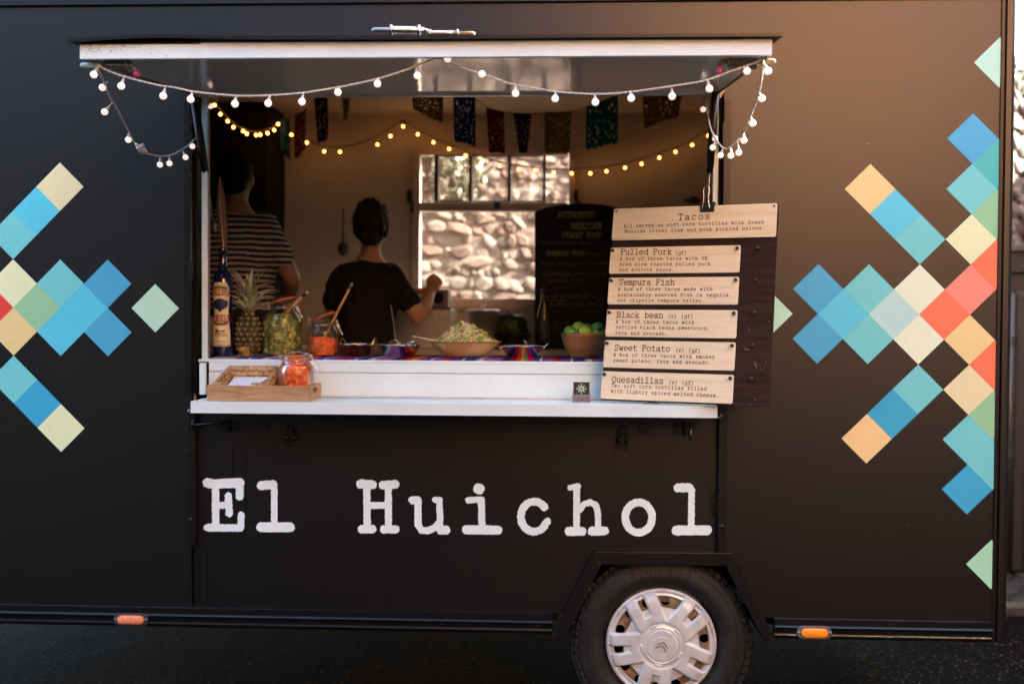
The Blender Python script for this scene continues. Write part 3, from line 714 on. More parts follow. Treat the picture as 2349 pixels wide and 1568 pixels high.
# under the two front corners
YL = FY + .05
l = lambda x, y: at(x, y, YL)
spring_latch(l(185, 150), l(238, 150), l(289, 150), l(295, 150), mrod=DKSTEEL, mtip=WHITE, tail=[l(293, 150), l(303, 151), l(310, 157), l(312, 166)], grip=[l(312, 163), l(313, 178)], flange=.022)
spring_latch(l(1778, 141), l(1737, 141), l(1670, 141), l(1664, 142), mrod=RUST, mtip=RUST, tail=[l(1670, 141), l(1658, 142), l(1651, 149), l(1650, 158)], grip=[l(1650, 155), l(1649, 171)], flange=.022)
for a, b in ((236, 292), (1672, 1738)):
    MB().box(l(a, 140).x, l(b, 140).x, YL + .006, YL + .03, l(a, 150).z - .006, l(a, 140).z + .006).build('latch_plate', BLACKT, FLAP, bevel=.002)
# brackets and gas struts
for pts in (((430, 178), (462, 176), (472, 200), (468, 216), (425, 208)), ((1632, 208), (1655, 203), (1664, 205), (1652, 226), (1634, 236))):
    q = [at(x, y, -.02) for x, y in pts]
    MB().poly3(q, (0, 1, 0), .004).build('strut_bracket', mat("grey bracket", (.20, .18, .16), rough=.4, metal=.6), FLAP)
for (t0, t1, t2) in (((446, 236, -.06), (471, 394, .05), (488, 515, .12)), ((1641, 213, -.06), (1627, 391, .05), (1623, 500, .11))):
    g = group_part('gas_strut', T)
    a, b, c2 = (at(*q) for q in (t0, t1, t2))
    MB().tube([a, b, b + (b - a).normalized() * .008], [.0155, .0155, .010], 16).build('cylinder', BLACKT, g, smooth=True)
    MB().tube([b, c2], .0048, 10).build('piston_rod', DKSTEEL, g, smooth=True)
    MB().box(c2.x - .012, c2.x + .012, c2.y - .012, c2.y + .012, c2.z - .03, c2.z + .01).build('ball_joint', BLACKT, g, bevel=.004)
# small bolts on the hinge rail, right and left
for x, y in ((497, 227), (1604, 227)):
    p = at(x, y, .02); MB().lathe([(.006, 0), (.006, .006), (.003, .006), (.003, .02)], (p.x, .02, p.z - .012), 6).build('bolt', STEEL, FLAP)

# --- stickers
def stick_mat(n, rgb, k=1.08): return mat("vinyl " + n, tuple(min(.9, c * k * w) for c, w in zip(lin(*rgb), (.86, 1.02, 1.06))), rough=.5, spec=.25, var=.02, vscale=40)
VC = {'y': ("pale yellow", (233, 216, 168)), 'b': ("sky blue", (92, 198, 217)), 't': ("teal", (117, 201, 201)), 'c': ("cream", (230, 230, 182)), 'g': ("leaf green", (152, 199, 153)),
      'r': ("red", (230, 68, 66)), 's': ("sand", (236, 204, 142)), 'm': ("mid blue", (78, 168, 204)), 'n': ("mint", (188, 226, 200)), 'o': ("orange red", (246, 122, 88)), 'k': ("salmon", (245, 142, 122)),
      'd': ("deep teal", (80, 184, 178)), 'w': ("pale cream", (230, 233, 202)), 'x': ("grey mint", (184, 218, 209)), 'p': ("peach", (240, 202, 142)), 'q': ("strong blue", (62, 166, 200)), 'j': ("jade", (168, 216, 178))}
HD = .09375
def sticker(c, u, v, k, clip=None):
    cx, cz = c.x + u * HD, c.z - v * HD
    e = HD - .0003
    P = [(cx, cz - e), (cx + e, cz), (cx, cz + e), (cx - e, cz)]
    if clip is not None and cx + e > clip:
        dx = clip - cx
        if dx < -e: return
        z1 = e - abs(dx)
        P = ([(cx, cz - e), (clip, cz - z1), (clip, cz + z1), (cx, cz + e), (cx - e, cz)] if dx > 0 else [(clip, cz - z1), (clip, cz + z1), (cx - e, cz)])
    n, rgb = VC[k]
    o = MB().prism(P, 'y', -.0015, -.0002).build('sticker', stick_mat(n, rgb), T)
    o['label'] = n + ' diamond sticker' if clip is None or cx + e <= clip else n + ' sticker cut off at the corner post'
CL = at(31, 705, 0)
for u, v, k in ((0, -1, 'c'), (0, 1, 's'), (-1, 0, 'r'), (1, 0, 'g'), (2, -1, 't'), (3, 0, 'b'), (2, 1, 'b'), (4, -1, 'm'), (4, 1, 'm'), (6, 0, 'n'),
                (2, -5, 'y'), (1, -4, 'b'), (0, -3, 't'), (0, 3, 't'), (1, 4, 'q'), (2, 5, 'c'), (-2, -1, 'o'), (-2, 1, 'o'), (-1, -2, 's'), (-1, 2, 's'), (-1, -4, 'g'), (-1, 4, 'g')):
    if CL.x + u * HD > -2.3 and not (u < 0 and abs(v) == 2) and not (u == -1 and abs(v) == 4): sticker(CL, u, v, k)
CR = at(2107, 721, 0)
CLIP = 1.6515
for u, v, k in ((0, -1, 'w'), (0, 1, 'w'), (-1, 0, 'x'), (-2, -1, 't'), (-3, 0, 'b'), (-2, 1, 't'), (-4, -1, 'm'), (-4, 1, 'm'), (-6, 0, 'n'), (1, 0, 'o'), (2, -1, 'k'), (3, -2, 'o'), (2, 1, 's'), (3, 2, 'o'),
                (2, 3, 'y'), (3, 4, 'g'), (2, 5, 't'), (3, 6, 't'), (2, 7, 'q'), (3, 10, 'j'), (2, -3, 'c'), (3, -4, 'g'), (2, -5, 't'), (3, -6, 'd'), (2, -7, 'm'), (3, -10, 'n'),
                (-2, -5, 'p'), (-1, -4, 'b'), (0, -3, 't'), (0, 3, 't'), (-1, 4, 'q'), (-2, 5, 'p')):
    sticker(CR, u, v, k, CLIP)

# paint chips on the uprights and along the skirt, mildew specks on the flap
rr = random.Random(77); mb = MB()
for x, y, Y in ((441, 1011, -.0125), (435, 1030, -.0125), (446, 1100, -.0125), (1650, 1213, -.0125), (1668, 1226, -.0125), (1667, 1236, -.0125), (1790, 1455, -.017), (740, 1444, -.017), (1560, 1285, -.0147), (1374, 1292, -.0147), (1880, 1087, -.0006), (2080, 1203, -.0006), (620, 1275, LP - .0006), (1990, 330, -.0006), (1830, 218, -.0006), (1838, 217, -.0006)):
    c = at(x, y, Y); s_ = rr.uniform(.0010, .0024)
    mb.add([c + Vector((s_ * math.cos(k * 1.2566 + 1) * rr.uniform(.5, 1.2), 0, s_ * math.sin(k * 1.2566 + 1) * rr.uniform(.5, 1.2))) for k in range(5)], [(0, 1, 2, 3, 4)])
mb.build('paint_chip', mat("bare primer", (.42, .40, .38), rough=.8), T, fix=False)['kind'] = 'stuff'
mb = MB()
for k in range(90):
    x = FX0 + .01 + abs(rr.gauss(0, .11)); z = fz1 - abs(rr.gauss(0, .016)) - .002; s_ = rr.uniform(.0006, .0022)
    if z > fz0 + .003: mb.add([(x + s_ * math.cos(a) * rr.uniform(.6, 1.3), FY - .0006, z + s_ * math.sin(a) * rr.uniform(.5, 1)) for a in (0, 1.2, 2.5, 3.8, 5)], [(0, 1, 2, 3, 4)])
mb.build('mildew_speck', mat("mildew", (.10, .085, .07), rough=.9), FLAP, fix=False)['kind'] = 'stuff'

# --- the painted name
LET = mat("white lettering vinyl", (.76, .90, .91), rough=.5, spec=.25, var=.02, vscale=30)
def zp(x, y, ox): return at((x * .5484 + ox) / 1.6354, (y * .5485 + 1704) / 1.6354, LP)
def arc(cx, cy, rx, ry, a0, a1, n=20): return [(cx + rx * math.cos(math.radians(a0 + (a1 - a0) * i / n)), cy - ry * math.sin(math.radians(a0 + (a1 - a0) * i / n))) for i in range(n + 1)]
NAME = [
 (0, [([(1420, 192), (1460, 200), (1640, 192)], 33), ([(1475, 200), (1477, 490)], 25), ([(1642, 195), (1640, 285)], 27), ([(1490, 345), (1560, 345)], 23), ([(1563, 282), (1568, 402)], 25), ([(1420, 498), (1645, 500)], 25), ([(1650, 410), (1646, 500)], 23)]),
 (0, [([(1788, 210), (1868, 205)], 31), ([(1876, 215), (1877, 480)], 22), ([(1788, 495), (1983, 495)], 33)]),
 (1280, [([(175, 200), (178, 500)], 25), ([(322, 205), (322, 500)], 24), ([(200, 345), (300, 345)], 23), ([(132, 200), (212, 205)], 31), ([(285, 207), (368, 203)], 29), ([(140, 508), (213, 508)], 28), ([(292, 510), (370, 510)], 28)]),
 (1280, [([(487, 310), (520, 310)], 27), ([(525, 310), (525, 480)], 24), ([(525, 480), (545, 512), (590, 520), (635, 500), (668, 462)], 23), ([(670, 310), (678, 510)], 22), ([(640, 308), (668, 308)], 20), ([(682, 515), (716, 515)], 30)]),
 (1280, [([(938, 232), (944, 234)], 36), ([(868, 310), (950, 305)], 21), ([(958, 310), (962, 500)], 24), ([(856, 512), (1068, 514)], 31)]),
 (1280, [(arc(1318, 422, 90, 103, 38, 322), 26), ([(1390, 345), (1396, 362)], 20), ([(1395, 470), (1412, 455)], 24)]),
 (1280, [([(1565, 225), (1618, 215)], 20), ([(1610, 220), (1608, 520)], 23), ([(1625, 380), (1660, 337), (1700, 324), (1738, 342), (1753, 385), (1757, 515)], 21), ([(1557, 522), (1645, 522)], 30), ([(1715, 522), (1800, 520)], 30)]),
 (1280, [(arc(2033, 428, 92, 103, 0, 360, 40), 26)]),
 (2560, [([(-30, 225), (45, 225)], 31), ([(60, 235), (58, 500)], 23), ([(-42, 518), (166, 515)], 34)])]
rg = np.random.RandomState(5)
for ox, st in NAME:
    P = [p for s_, r in st for p in s_]
    x0, x1 = min(p[0] for p in P) - 50, max(p[0] for p in P) + 50; y0, y1 = min(p[1] for p in P) - 50, max(p[1] for p in P) + 50
    xs = np.arange(x0, x1, 3.6); ys = np.arange(y0, y1, 3.6); GX, GY = np.meshgrid(xs, ys)
    F = seg_field(st, GX, GY)
    nx = np.array([[noise.noise(Vector((a / 16, b / 16, ox / 100))) + .6 * noise.noise(Vector((a / 7, b / 7, 3))) for a in xs] for b in ys])
    pts, fs = fill_field(F + nx * 5.0, xs, ys)
    mb = MB(); mb.add([zp(a, b, ox) + Vector((0, -.0025, 0)) for a, b in pts], [f[::-1] for f in fs])
    mb.build('letter', LET, T, fix=False)

# --- side marker lamps
def marker(x0, x1, y0, y1, lensm, hous):
    g = group_part('marker_light', T)
    a, b = at(x0, y1, -.012), at(x1, y0, -.012); c = (a + b) / 2; W = b.x - a.x; H = (b.z - a.z)
    def stad(w, h, n=10):
        r = h / 2; P = []
        for s_, a0 in ((1, -90), (-1, 90)):
            for i in range(n + 1):
                t = math.radians(a0 + 180 * i / n); P.append((s_ * (w / 2 - r) + r * math.cos(t), r * math.sin(t)))
        return P
    def ring(prof, name, m, par, smooth=True):
        mb = MB(); n = 22; base = 0
        for w, h, d in prof: mb.v += [(c.x + p[0], -.012 - d, c.z + p[1]) for p in stad(w, h)]
        for i in range(len(prof) - 1):
            for k in range(n): mb.f.append((i * n + k, i * n + (k + 1) % n, (i + 1) * n + (k + 1) % n, (i + 1) * n + k))
        mb.f.append(tuple((len(prof) - 1) * n + k for k in range(n)))
        return mb.build(name, m, par, auto=True)
    ring([(W, H, 0), (W, H, .004), (W * .985, H * .92, .007), (W * .82, H * .80, .007), (W * .80, H * .76, .003)], 'housing', hous, g)
    ln = ring([(W * .765, H * .72, .0032), (W * .765, H * .72, .011), (W * .74, H * .64, .014), (W * .7, H * .5, .0155)], 'lens', lensm, g)
    for s_ in (-1, 1):
        MB().lathe([(.0055, 0), (.0055, -.002), (.0035, -.0035), (.0004, -.0037)], (c.x + s_ * W * .435, -.019, c.z), 10, 'y').build('screw', DKSTEEL, g, smooth=True)
    return g
def lens_mat(name, c, hazy):
    m = mat(name, c, rough=.3 + hazy * .2, spec=.6, var=.25 if hazy else .08, vscale=160, bump=.5, bscale=700, coat=.3)
    return m
marker(262, 341, 1406, 1432, lens_mat("faded amber lens", lin(240, 140, 95), 1), mat("grey lamp housing", (.05, .05, .055), rough=.45))
marker(1826, 1907, 1435, 1463, lens_mat("amber lens", lin(255, 150, 30), 0), mat("grey lamp housing light", (.14, .13, .13), rough=.45))

# --- wheel
WG = group_part('wheel', T)
WC = at(1516, 1477, .045); WC.z = .341
TYR = .344
prof = [(.215, .17), (.225, .20), (.30, .215), (.332, .19), (.344, .165), (.346, .08), (.344, .03), (.338, .008), (.330, -.002), (.318, -.010), (.300, -.0165), (.296, -.016), (.293, -.0185), (.27, -.021), (.250, -.0195), (.247, -.017), (.236, -.013), (.228, -.004), (.222, .004), (.215, .012)]
ty = MB().lathe(prof, WC, 96, 'y', closed=True)
for k in range(64):     # shoulder tread blocks with grooves between
    w = 2 * math.pi * k / 64; ur = Vector((math.cos(w), 0, math.sin(w))); ut = Vector((-math.sin(w), 0, math.cos(w))); uy = Vector((0, 1, 0))
    ty.cbox(WC + ur * .3405 + uy * .032, ut, uy, ur, .0265, .062, .020, .003)
    ur2 = (ur + uy * -.35).normalized(); ty.cbox(WC + ur * .332 + uy * -.002, ut, ut.cross(ur2), ur2, .024, .026, .010, .002)
    w2 = w + .035; ur = Vector((math.cos(w2), 0, math.sin(w2))); ut = Vector((-math.sin(w2), 0, math.cos(w2)))
    ty.cbox(WC + ur * .346 + uy * .11, ut, uy, ur, .027, .07, .014, .003)
TYREM = mat("worn tyre rubber", (.0125, .0122, .012), rough=.62, spec=.35, var=.45, vscale=28, bump=.25, bscale=150)
tyre = ty.build('tyre', TYREM, WG, auto=True)
# moulded words on the sidewall
def round_text(text, rad, a0, cap, adv, inward=False, r=.5):
    mb = MB()
    def place(u, v):
        w = math.radians(a0) - u / rad
        R_ = rad + v
        # sidewall height at this radius
        y = np.interp(R_, [.222, .236, .247, .27, .293, .30, .318], [.004, -.013, -.017, -.021, -.0185, -.0165, -.010]) - .0009
        return WC + Vector((math.cos(w) * R_, y, math.sin(w) * R_))
    write(mb, text, place, cap, adv, r)
    mb.build('lettering', mat("moulded rubber", (.026, .025, .024), rough=.5, spec=.35), WG, fix=False)
round_text("MICHELIN", .270, 120, .030, 8.2, r=.62)
round_text("215/70 R15C", .278, 42, .014, 8.2)
round_text("TUBELESS", .238, 62, .007, 8)
round_text("RADIAL STEEL BELT", .238, 120, .007, 8)
round_text("109/107Q", .236, 33, .009, 8)
# rusty steel disc behind the cover
dm = MB(); xs = np.linspace(-.222, .222, 90); GX, GY = np.meshgrid(xs, xs); RR = np.hypot(GX, GY)
F = RR - .214
for k in range(14):
    w = 2 * math.pi * (k + .3) / 14; F = np.maximum(F, .0175 - np.hypot(GX - .166 * math.cos(w), GY - .166 * math.sin(w)))
p, f = fill_field(F, xs, xs)
dm.add([WC + Vector((a, .010 + .25 * max(0, math.hypot(a, b) - .19) - .01 * math.cos(math.hypot(a, b) * 40), b)) for a, b in p], f)
dm.build('rim_disc', RUST, WG, smooth=True)
MB().lathe([(.222, .0), (.218, .05), (.205, .06), (.2, .18), (.21, .18)], WC, 48, 'y', closed=True).build('rim', mat("rim steel", (.10, .08, .07), rough=.6, metal=.6, var=.4, vscale=40), WG, smooth=True)
MB().lathe([(.21, .09), (.001, .09)], WC, 32, 'y').build('brake_drum', RUBBER, WG)
# wheel cover with five split spokes
xs = np.linspace(-.218, .218, 150); GX, GY = np.meshgrid(xs, xs); RR = np.hypot(GX, GY); TH = np.arctan2(GY, GX)
F = RR - .2125
edge = np.full(GX.shape, -1.)
SP = [math.radians(116 + 72 * k) for k in range(5)]
holes = np.full(GX.shape, 1e3); spoke = np.full(GX.shape, 1e3)
for k in range(5):
    a = SP[k]; ur = (math.cos(a), math.sin(a)); U = GX * ur[0] + GY * ur[1]; V = -GX * ur[1] + GY * ur[0]
    # slot inside the pair
    sl_ = np.maximum(np.maximum(np.abs(V) - .0125 - .02 * (U - .13), .146 - U), RR - .187)
    holes = np.minimum(holes, sl_)
    for s_ in (-1, 1):
        spoke = np.minimum(spoke, np.maximum(np.abs(V - s_ * (.036 + .05 * (U - .12))) - .0225, np.maximum(.07 - U, -U)))
    spoke = np.minimum(spoke, np.maximum(np.abs(V) - .05, np.maximum(.05 - U, U - .12)))
    # window between the pairs
    b = a + math.radians(36); u2 = (math.cos(b), math.sin(b)); U2 = GX * u2[0] + GY * u2[1]; V2 = -GX * u2[1] + GY * u2[0]
    hw = np.maximum(np.maximum(RR - .187, .143 - U2), np.maximum(np.abs(V2) - (U2 - .143) * .62 - .027, -U2))
    holes = np.minimum(holes, hw)
F = np.maximum(F, -holes)
p, f = fill_field(F, xs, xs)
def samp(A, x, y):
    i = (x - xs[0]) / (xs[1] - xs[0]); j = (y - xs[0]) / (xs[1] - xs[0]); i0 = min(len(xs) - 2, max(0, int(i))); j0 = min(len(xs) - 2, max(0, int(j))); a = i - i0; b = j - j0
    return (A[j0, i0] * (1 - a) + A[j0, i0 + 1] * a) * (1 - b) + (A[j0 + 1, i0] * (1 - a) + A[j0 + 1, i0 + 1] * a) * b
def sm(t): t = min(1, max(0, t)); return t * t * (3 - 2 * t)
vs = []
for a, b in p:
    r = math.hypot(a, b)
    base = np.interp(r, [0, .055, .068, .095, .13, .17, .196, .206, .2125], [-.030, -.030, -.029, -.018, -.0145, -.010, .004, -.004, .003])
    sp_ = sm((.004 - samp(spoke, a, b)) / .008) * sm((.203 - r) / .012) * sm((r - .075) / .02)
    top_ = np.interp(r, [0, .08, .12, .17, .19, .21], [-.029, -.0275, -.026, -.0235, -.018, -.004])
    y = base + (min(top_, base) - base) * sp_
    if abs(r - .064) < .0022: y += .0025
    vs.append(WC + Vector((a, y - .004, b)))
mb = MB(); mb.add(vs, f)
COVER = mat("silver wheel cover paint", (.68, .71, .70), rough=.36, metal=.2, spec=.5, col2=(.54, .54, .51), vscale=18, bump=.04, bscale=300)
hc = mb.build('wheel_cover', COVER, WG, smooth=True)
so_ = hc.modifiers.new("thick", 'SOLIDIFY'); so_.thickness = .010; so_.offset = 1 if hc.data.polygons[0].normal.y > 0 else -1
es = hc.modifiers.new("edges", 'EDGE_SPLIT'); es.split_angle = math.radians(38)
# centre badge: ring and two chevrons
MB().torus(WC + Vector((0, -.0345, 0)), .034, .0012, (0, 1, 0), 36, 6).build('badge_ring', COVER, WG, smooth=True)
tl = math.radians(-22)
for q in (-.004, .010):
    pts = []
    for (a, b) in ((-.022, -.006), (0, .010), (.022, -.006), (.022, -.0125), (0, .0035), (-.022, -.0125)):
        b += q; pts.append((WC.x + a * math.cos(tl) - b * math.sin(tl), WC.z + a * math.sin(tl) + b * math.cos(tl)))
    MB().prism(pts, 'y', WC.y - .0385, WC.y - .0335).build('chevron', mat("badge chevron", (.42, .40, .37), rough=.25, metal=.6), WG, bevel=.0012)
for k in range(5):
    a = SP[k]; ur = Vector((math.cos(a), 0, math.sin(a))); ut = Vector((-math.sin(a), 0, math.cos(a)))
    MB().cbox(WC + ur * .078 + Vector((0, -.0295, 0)), ut, Vector((0, 1, 0)), ur, .026, .008, .010, .002).build('wheel_cover_lug', COVER, WG)

# --- back window
WINP = mat("window frame paint", (.72, .58, .50), rough=.4, spec=.4, var=.06)
DKF = mat("dark window bar", (.06, .045, .035), rough=.4)
WIN = group_part('window', T)
yb = 2.105
def wbox(x0, x1, y0, y1, ya, yb_, name, m, par=WIN, bev=.003):
    a, b = at(x0, y1, ya), at(x1, y0, ya); return MB().box(a.x, b.x, ya, yb_, a.z, b.z).build(name, m, par, bevel=bev)
wbox(944, 962, 337, 706, 2.07, 2.15, 'frame', WINP); wbox(1303, 1320, 337, 706, 2.07, 2.15, 'frame', WINP)
wbox(962.5, 1302.5, 337, 355, 2.075, 2.15, 'frame', WINP); wbox(962.5, 1302.5, 686, 706, 2.06, 2.16, 'sill', WINP)
wbox(955, 1310, 700, 710, 2.03, 2.09, 'sill', WINP)
wbox(962.5, 1302.5, 465, 484, 2.07, 2.14, 'transom', WINP)
for x0, x1 in ((995, 1005), (1074, 1083), (1163, 1172), (1244, 1252)):
    wbox(x0, x1, 355.5, 464.5, 2.09, 2.13, 'mullion', DKF)
for x0, x1 in ((1005.5, 1073.5), (1083.5, 1162.5), (1172.5, 1243.5)):
    wbox(x0, x1, 460, 464.5, 2.095, 2.12, 'bar', DKF); wbox(x0, x1, 355.5, 359, 2.095, 2.12, 'bar', DKF)
    for a, b in ((x0 + .3, x0 + 3.2), (x1 - 3.2, x1 - .3)): wbox(a, b, 360, 459, 2.085, 2.10, 'pane_edge', WINP, bev=.001)
PANE = glass("window glass", (.93, .89, .85), refl=.8)
for x0, x1 in ((962.5, 994.5), (1005.5, 1073.5), (1083.5, 1162.5), (1172.5, 1243.5), (1252.5, 1302.5)): wbox(x0, x1, 355.5, 464.5, 2.110, 2.113, 'pane', PANE, bev=0)
wbox(962.5, 1302.5, 484.5, 685.5, 2.110, 2.113, 'pane', PANE, bev=0)
wbox(1132, 1148, 463, 477, 2.05, 2.068, 'latch', DKF)
for x in (934, 1318):
    wbox(x - 2, x + 8, 436, 462, 2.06, 2.118, 'latch', DKF); wbox(x + 8, x + 14, 459, 488, 2.05, 2.068, 'latch', DKF)

# --- worktop along the back
WT = at(1000, 800, 1.55).z
MB().box(cx1 + .002, 1.659, 1.5, BY - .001, WT - .04, WT).build('worktop', STEEL, T, bevel=.004)
MB().box(cx1 + .002, 1.659, 1.55, BY - .001, .55, WT - .041).build('worktop_cupboard', mat("grey cupboard", (.2, .19, .18), rough=.5), T)

# ---------------------------------------------------------------- ground, wall behind, yard
def asphalt():
    m = bpy.data.materials.new("asphalt"); m.use_nodes = True
    n = m.node_tree; p = n.nodes["Principled BSDF"]; tc = n.nodes.new("ShaderNodeTexCoord")
    vo = n.nodes.new("ShaderNodeTexVoronoi"); vo.inputs["Scale"].default_value = 120; n.links.new(tc.outputs["Object"], vo.inputs[0])
    nz = n.nodes.new("ShaderNodeTexNoise"); nz.inputs["Scale"].default_value = 2.2; nz.inputs["Detail"].default_value = 8; n.links.new(tc.outputs["Object"], nz.inputs[0])
    sp = n.nodes.new("ShaderNodeSeparateColor"); n.links.new(vo.outputs["Color"], sp.inputs[0])
    cr = n.nodes.new("ShaderNodeValToRGB"); e = cr.color_ramp.elements
    e[0].position = 0; e[0].color = (.0012, .0011, .0010, 1); e[1].position = .80; e[1].color = (.0028, .0024, .0020, 1)
    k = e.new(.95); k.color = (.011, .009, .007, 1); k = e.new(.985); k.color = (.10, .085, .065, 1)
    n.links.new(sp.outputs[0], cr.inputs[0])
    mx = n.nodes.new("ShaderNodeMix"); mx.data_type = 'RGBA'; mx.blend_type = 'MULTIPLY'; mx.inputs[0].default_value = .8
    c2 = n.nodes.new("ShaderNodeValToRGB"); c2.color_ramp.elements[0].position = .35; c2.color_ramp.elements[0].color = (.45, .42, .38, 1); c2.color_ramp.elements[1].position = .65
    n.links.new(nz.outputs[0], c2.inputs[0]); n.links.new(cr.outputs[0], mx.inputs[6]); n.links.new(c2.outputs[0], mx.inputs[7]); n.links.new(mx.outputs[2], p.inputs["Base Color"])
    p.inputs["Roughness"].default_value = .85; p.inputs["Specular IOR Level"].default_value = .04
    bp = n.nodes.new("ShaderNodeBump"); bp.inputs["Strength"].default_value = .9; bp.inputs["Distance"].default_value = .006
    n.links.new(vo.outputs["Distance"], bp.inputs["Height"]); n.links.new(bp.outputs[0], p.inputs["Normal"])
    return m
mb = MB()
mb.add([(-300, -300, 0), (300, -300, 0), (300, 300, 0), (-300, 300, 0)], [(0, 1, 2, 3)])
tag(mb.build('ground', asphalt(), fix=False), kind='structure')
# gravel crumbs lying on the asphalt
rnd = random.Random(4)
mb = MB()
for k in range(2600):
    x, y = rnd.uniform(-2.4, 2.6), rnd.uniform(-.55, 2.4) if k % 2 else rnd.uniform(-.55, .4)
    r = rnd.uniform(.002, .006) * (1.5 if rnd.random() < .08 else 1); w = rnd.uniform(0, 6)
    c = Vector((x, y, r * .5)); u = Vector((math.cos(w), math.sin(w), 0)); v = Vector((-u.y, u.x, 0))
    mb.add([c + u * r, c + v * r * .8, c - u * r, c - v * r * .7, c + Vector((0, 0, r * .9)), c - Vector((0, 0, r * .6))], [(0, 1, 4), (1, 2, 4), (2, 3, 4), (3, 0, 4), (1, 0, 5), (2, 1, 5), (3, 2, 5), (0, 3, 5)])
tag(mb.build('gravel', mat("grit", (.030, .024, .018), rough=.9, spec=.05, col2=(.005, .004, .0035), vscale=90)), kind='stuff')

STONES = [mat("stone " + str(i), c, rough=.85, spec=.2, var=.25, vscale=9, bump=.5, bscale=30) for i, c in enumerate(((.165, .125, .105), (.18, .15, .13), (.145, .10, .083), (.165, .138, .12), (.205, .17, .15), (.12, .083, .07)))]
MORTAR = mat("lime mortar", (.175, .137, .117), rough=.95, var=.25, vscale=10, bump=.6, bscale=30)
STONE_ME = []
def blob(seed):
    bm = bmesh.new(); bmesh.ops.create_icosphere(bm, subdivisions=1, radius=1)
    rr = random.Random(seed)
    for v in bm.verts:
        q = v.co; p_ = 3.2
        nrm = (abs(q.x) ** p_ + abs(q.y) ** p_ + abs(q.z) ** p_) ** (1 / p_)
        v.co = q / nrm * .5 * rr.uniform(.74, 1.18)
    me = bpy.data.meshes.new('stone'); bm.to_mesh(me); bm.free()
    me.materials.append(STONES[seed % len(STONES)])
    for p_ in me.polygons: p_.use_smooth = seed % 4 == 0
    return me
for i in range(18): STONE_ME.append(blob(i))
def stone_wall(name, label, o0, ang, length, height, depth, region, course, seed, z0=0.0):
    """rubble wall running from o0 at angle ANG; loose stones built over REGION (u0,u1,z0,z1)"""
    rr = random.Random(seed)
    u = Vector((math.cos(ang), math.sin(ang), 0)); nrm = Vector((u.y, -u.x, 0))
    t = thing(name, label, 'wall', (o0[0], o0[1], z0))
    o0 = Vector((o0[0], o0[1], 0))
    c = o0 + u * length / 2 - nrm * depth / 2 + Vector((0, 0, z0 + height / 2))
    MB().obox(c, u, -nrm, Vector((0, 0, 1)), length, depth, height).build('core', MORTAR, t)
    z = region[2]; n = 0
    while z < region[3]:
        h = course * rr.uniform(.55, 1.3); x = region[0] + rr.uniform(-.1, 0)
        while x < region[1]:
            w = course * rr.choice((.6, .9, 1.2, 1.6, 2.3)) * rr.uniform(.85, 1.15)
            ob = link('stone', STONE_ME[rr.randrange(18)], t)
            ob.matrix_basis = Matrix.Translation(o0 + u * (x + w / 2) + nrm * rr.uniform(-.02, .02) + Vector((0, 0, z + h / 2 + rr.uniform(-.02, .02)))) @ Matrix.Rotation(ang + rr.uniform(-.08, .08), 4, 'Z') @ Matrix.Rotation(rr.gauss(0, .3) + rr.choice((0, 0, 0, math.pi)), 4, 'Y') @ Matrix.Rotation(rr.uniform(-.3, .3), 4, 'X') @ Matrix.Diagonal((w * 1.16, course * rr.uniform(.3, .6), h * 1.25, 1))
            n += 1; x += w
        z += h
    return n
stone_wall('stone_wall', 'sunlit rubble stone wall seen through the back window of the truck', (-2.4, 3.4), math.radians(30), 5.2, 3.9, .5, (1.38, 3.02, 1.68, 3.08), .090, 3)
stone_wall('stone_wall', 'bright rubble stone bank above the dark shed beyond the tail of the truck', (2.8, 3.22), math.radians(50), 4.6, 1.5, .5, (.0, 2.0, 2.0, 3.44), .15, 8, 2.0)
# ivy hanging over the first wall, leaves on the bank
LEAFM = [mat("leaf a", (.050, .085, .022), rough=.5, var=.3, vscale=30), mat("leaf b", (.085, .085, .04), rough=.5, var=.3, vscale=30)]
def leaves(mb, c, r, n, size, rr, sq=(1, 1, 1)):
    for _ in range(n):
        d = Vector((rr.gauss(0, 1), rr.gauss(0, 1), rr.gauss(0, 1))).normalized() * r * rr.random() ** .45
        p_ = Vector(c) + Vector((d.x * sq[0], d.y * sq[1], d.z * sq[2]))
        a = Vector((rr.gauss(0, 1), rr.gauss(0, 1), rr.gauss(0, 1))).normalized(); b = a.orthogonal().normalized(); s_ = size * rr.uniform(.6, 1.4)
        mb.add([p_ - a * s_, p_ + b * s_ * .45, p_ + a * s_, p_ - b * s_ * .45], [(0, 1, 2, 3)])
def bush(name, label, blobs, n, size, seed, m, stem=None):
    rr = random.Random(seed)
    c0 = Vector(blobs[0][0])
    t = thing(name, label, 'bush', tuple(c0))
    mb = MB()
    for c, r in blobs: leaves(mb, c, r, n, size, rr)
    mb.build('foliage', m, t, fix=False)
    mb = MB()
    for c, r in blobs:
        c = Vector(c)
        for k in range(5): mb.tube([c - Vector((0, 0, r * 1.2)), c + Vector((rr.uniform(-r, r) * .5, rr.uniform(-r, r) * .5, 0)), c + Vector((rr.uniform(-r, r) * .9, rr.uniform(-r, r) * .9, r * .6))], [.02, .012, .004], 5)
    mb.build('stem', mat("twig bark", (.09, .06, .04), rough=.9), t)
bush('hedge', 'dark hedge along the top of the stone bank beyond the truck', [((2.85 + .26 * k, 3.45 + .31 * k, 3.47 + .04 * (k % 2)), .20) for k in range(7)], 420, .035, 5, LEAFM[0])
bush('ivy_bush', 'ivy clump growing on the stone wall outside the window', [((-1.0, 4.05, 3.1), .3), ((-.75, 4.15, 2.75), .26), ((-1.25, 4.0, 2.6), .22)], 260, .04, 9, LEAFM[1])

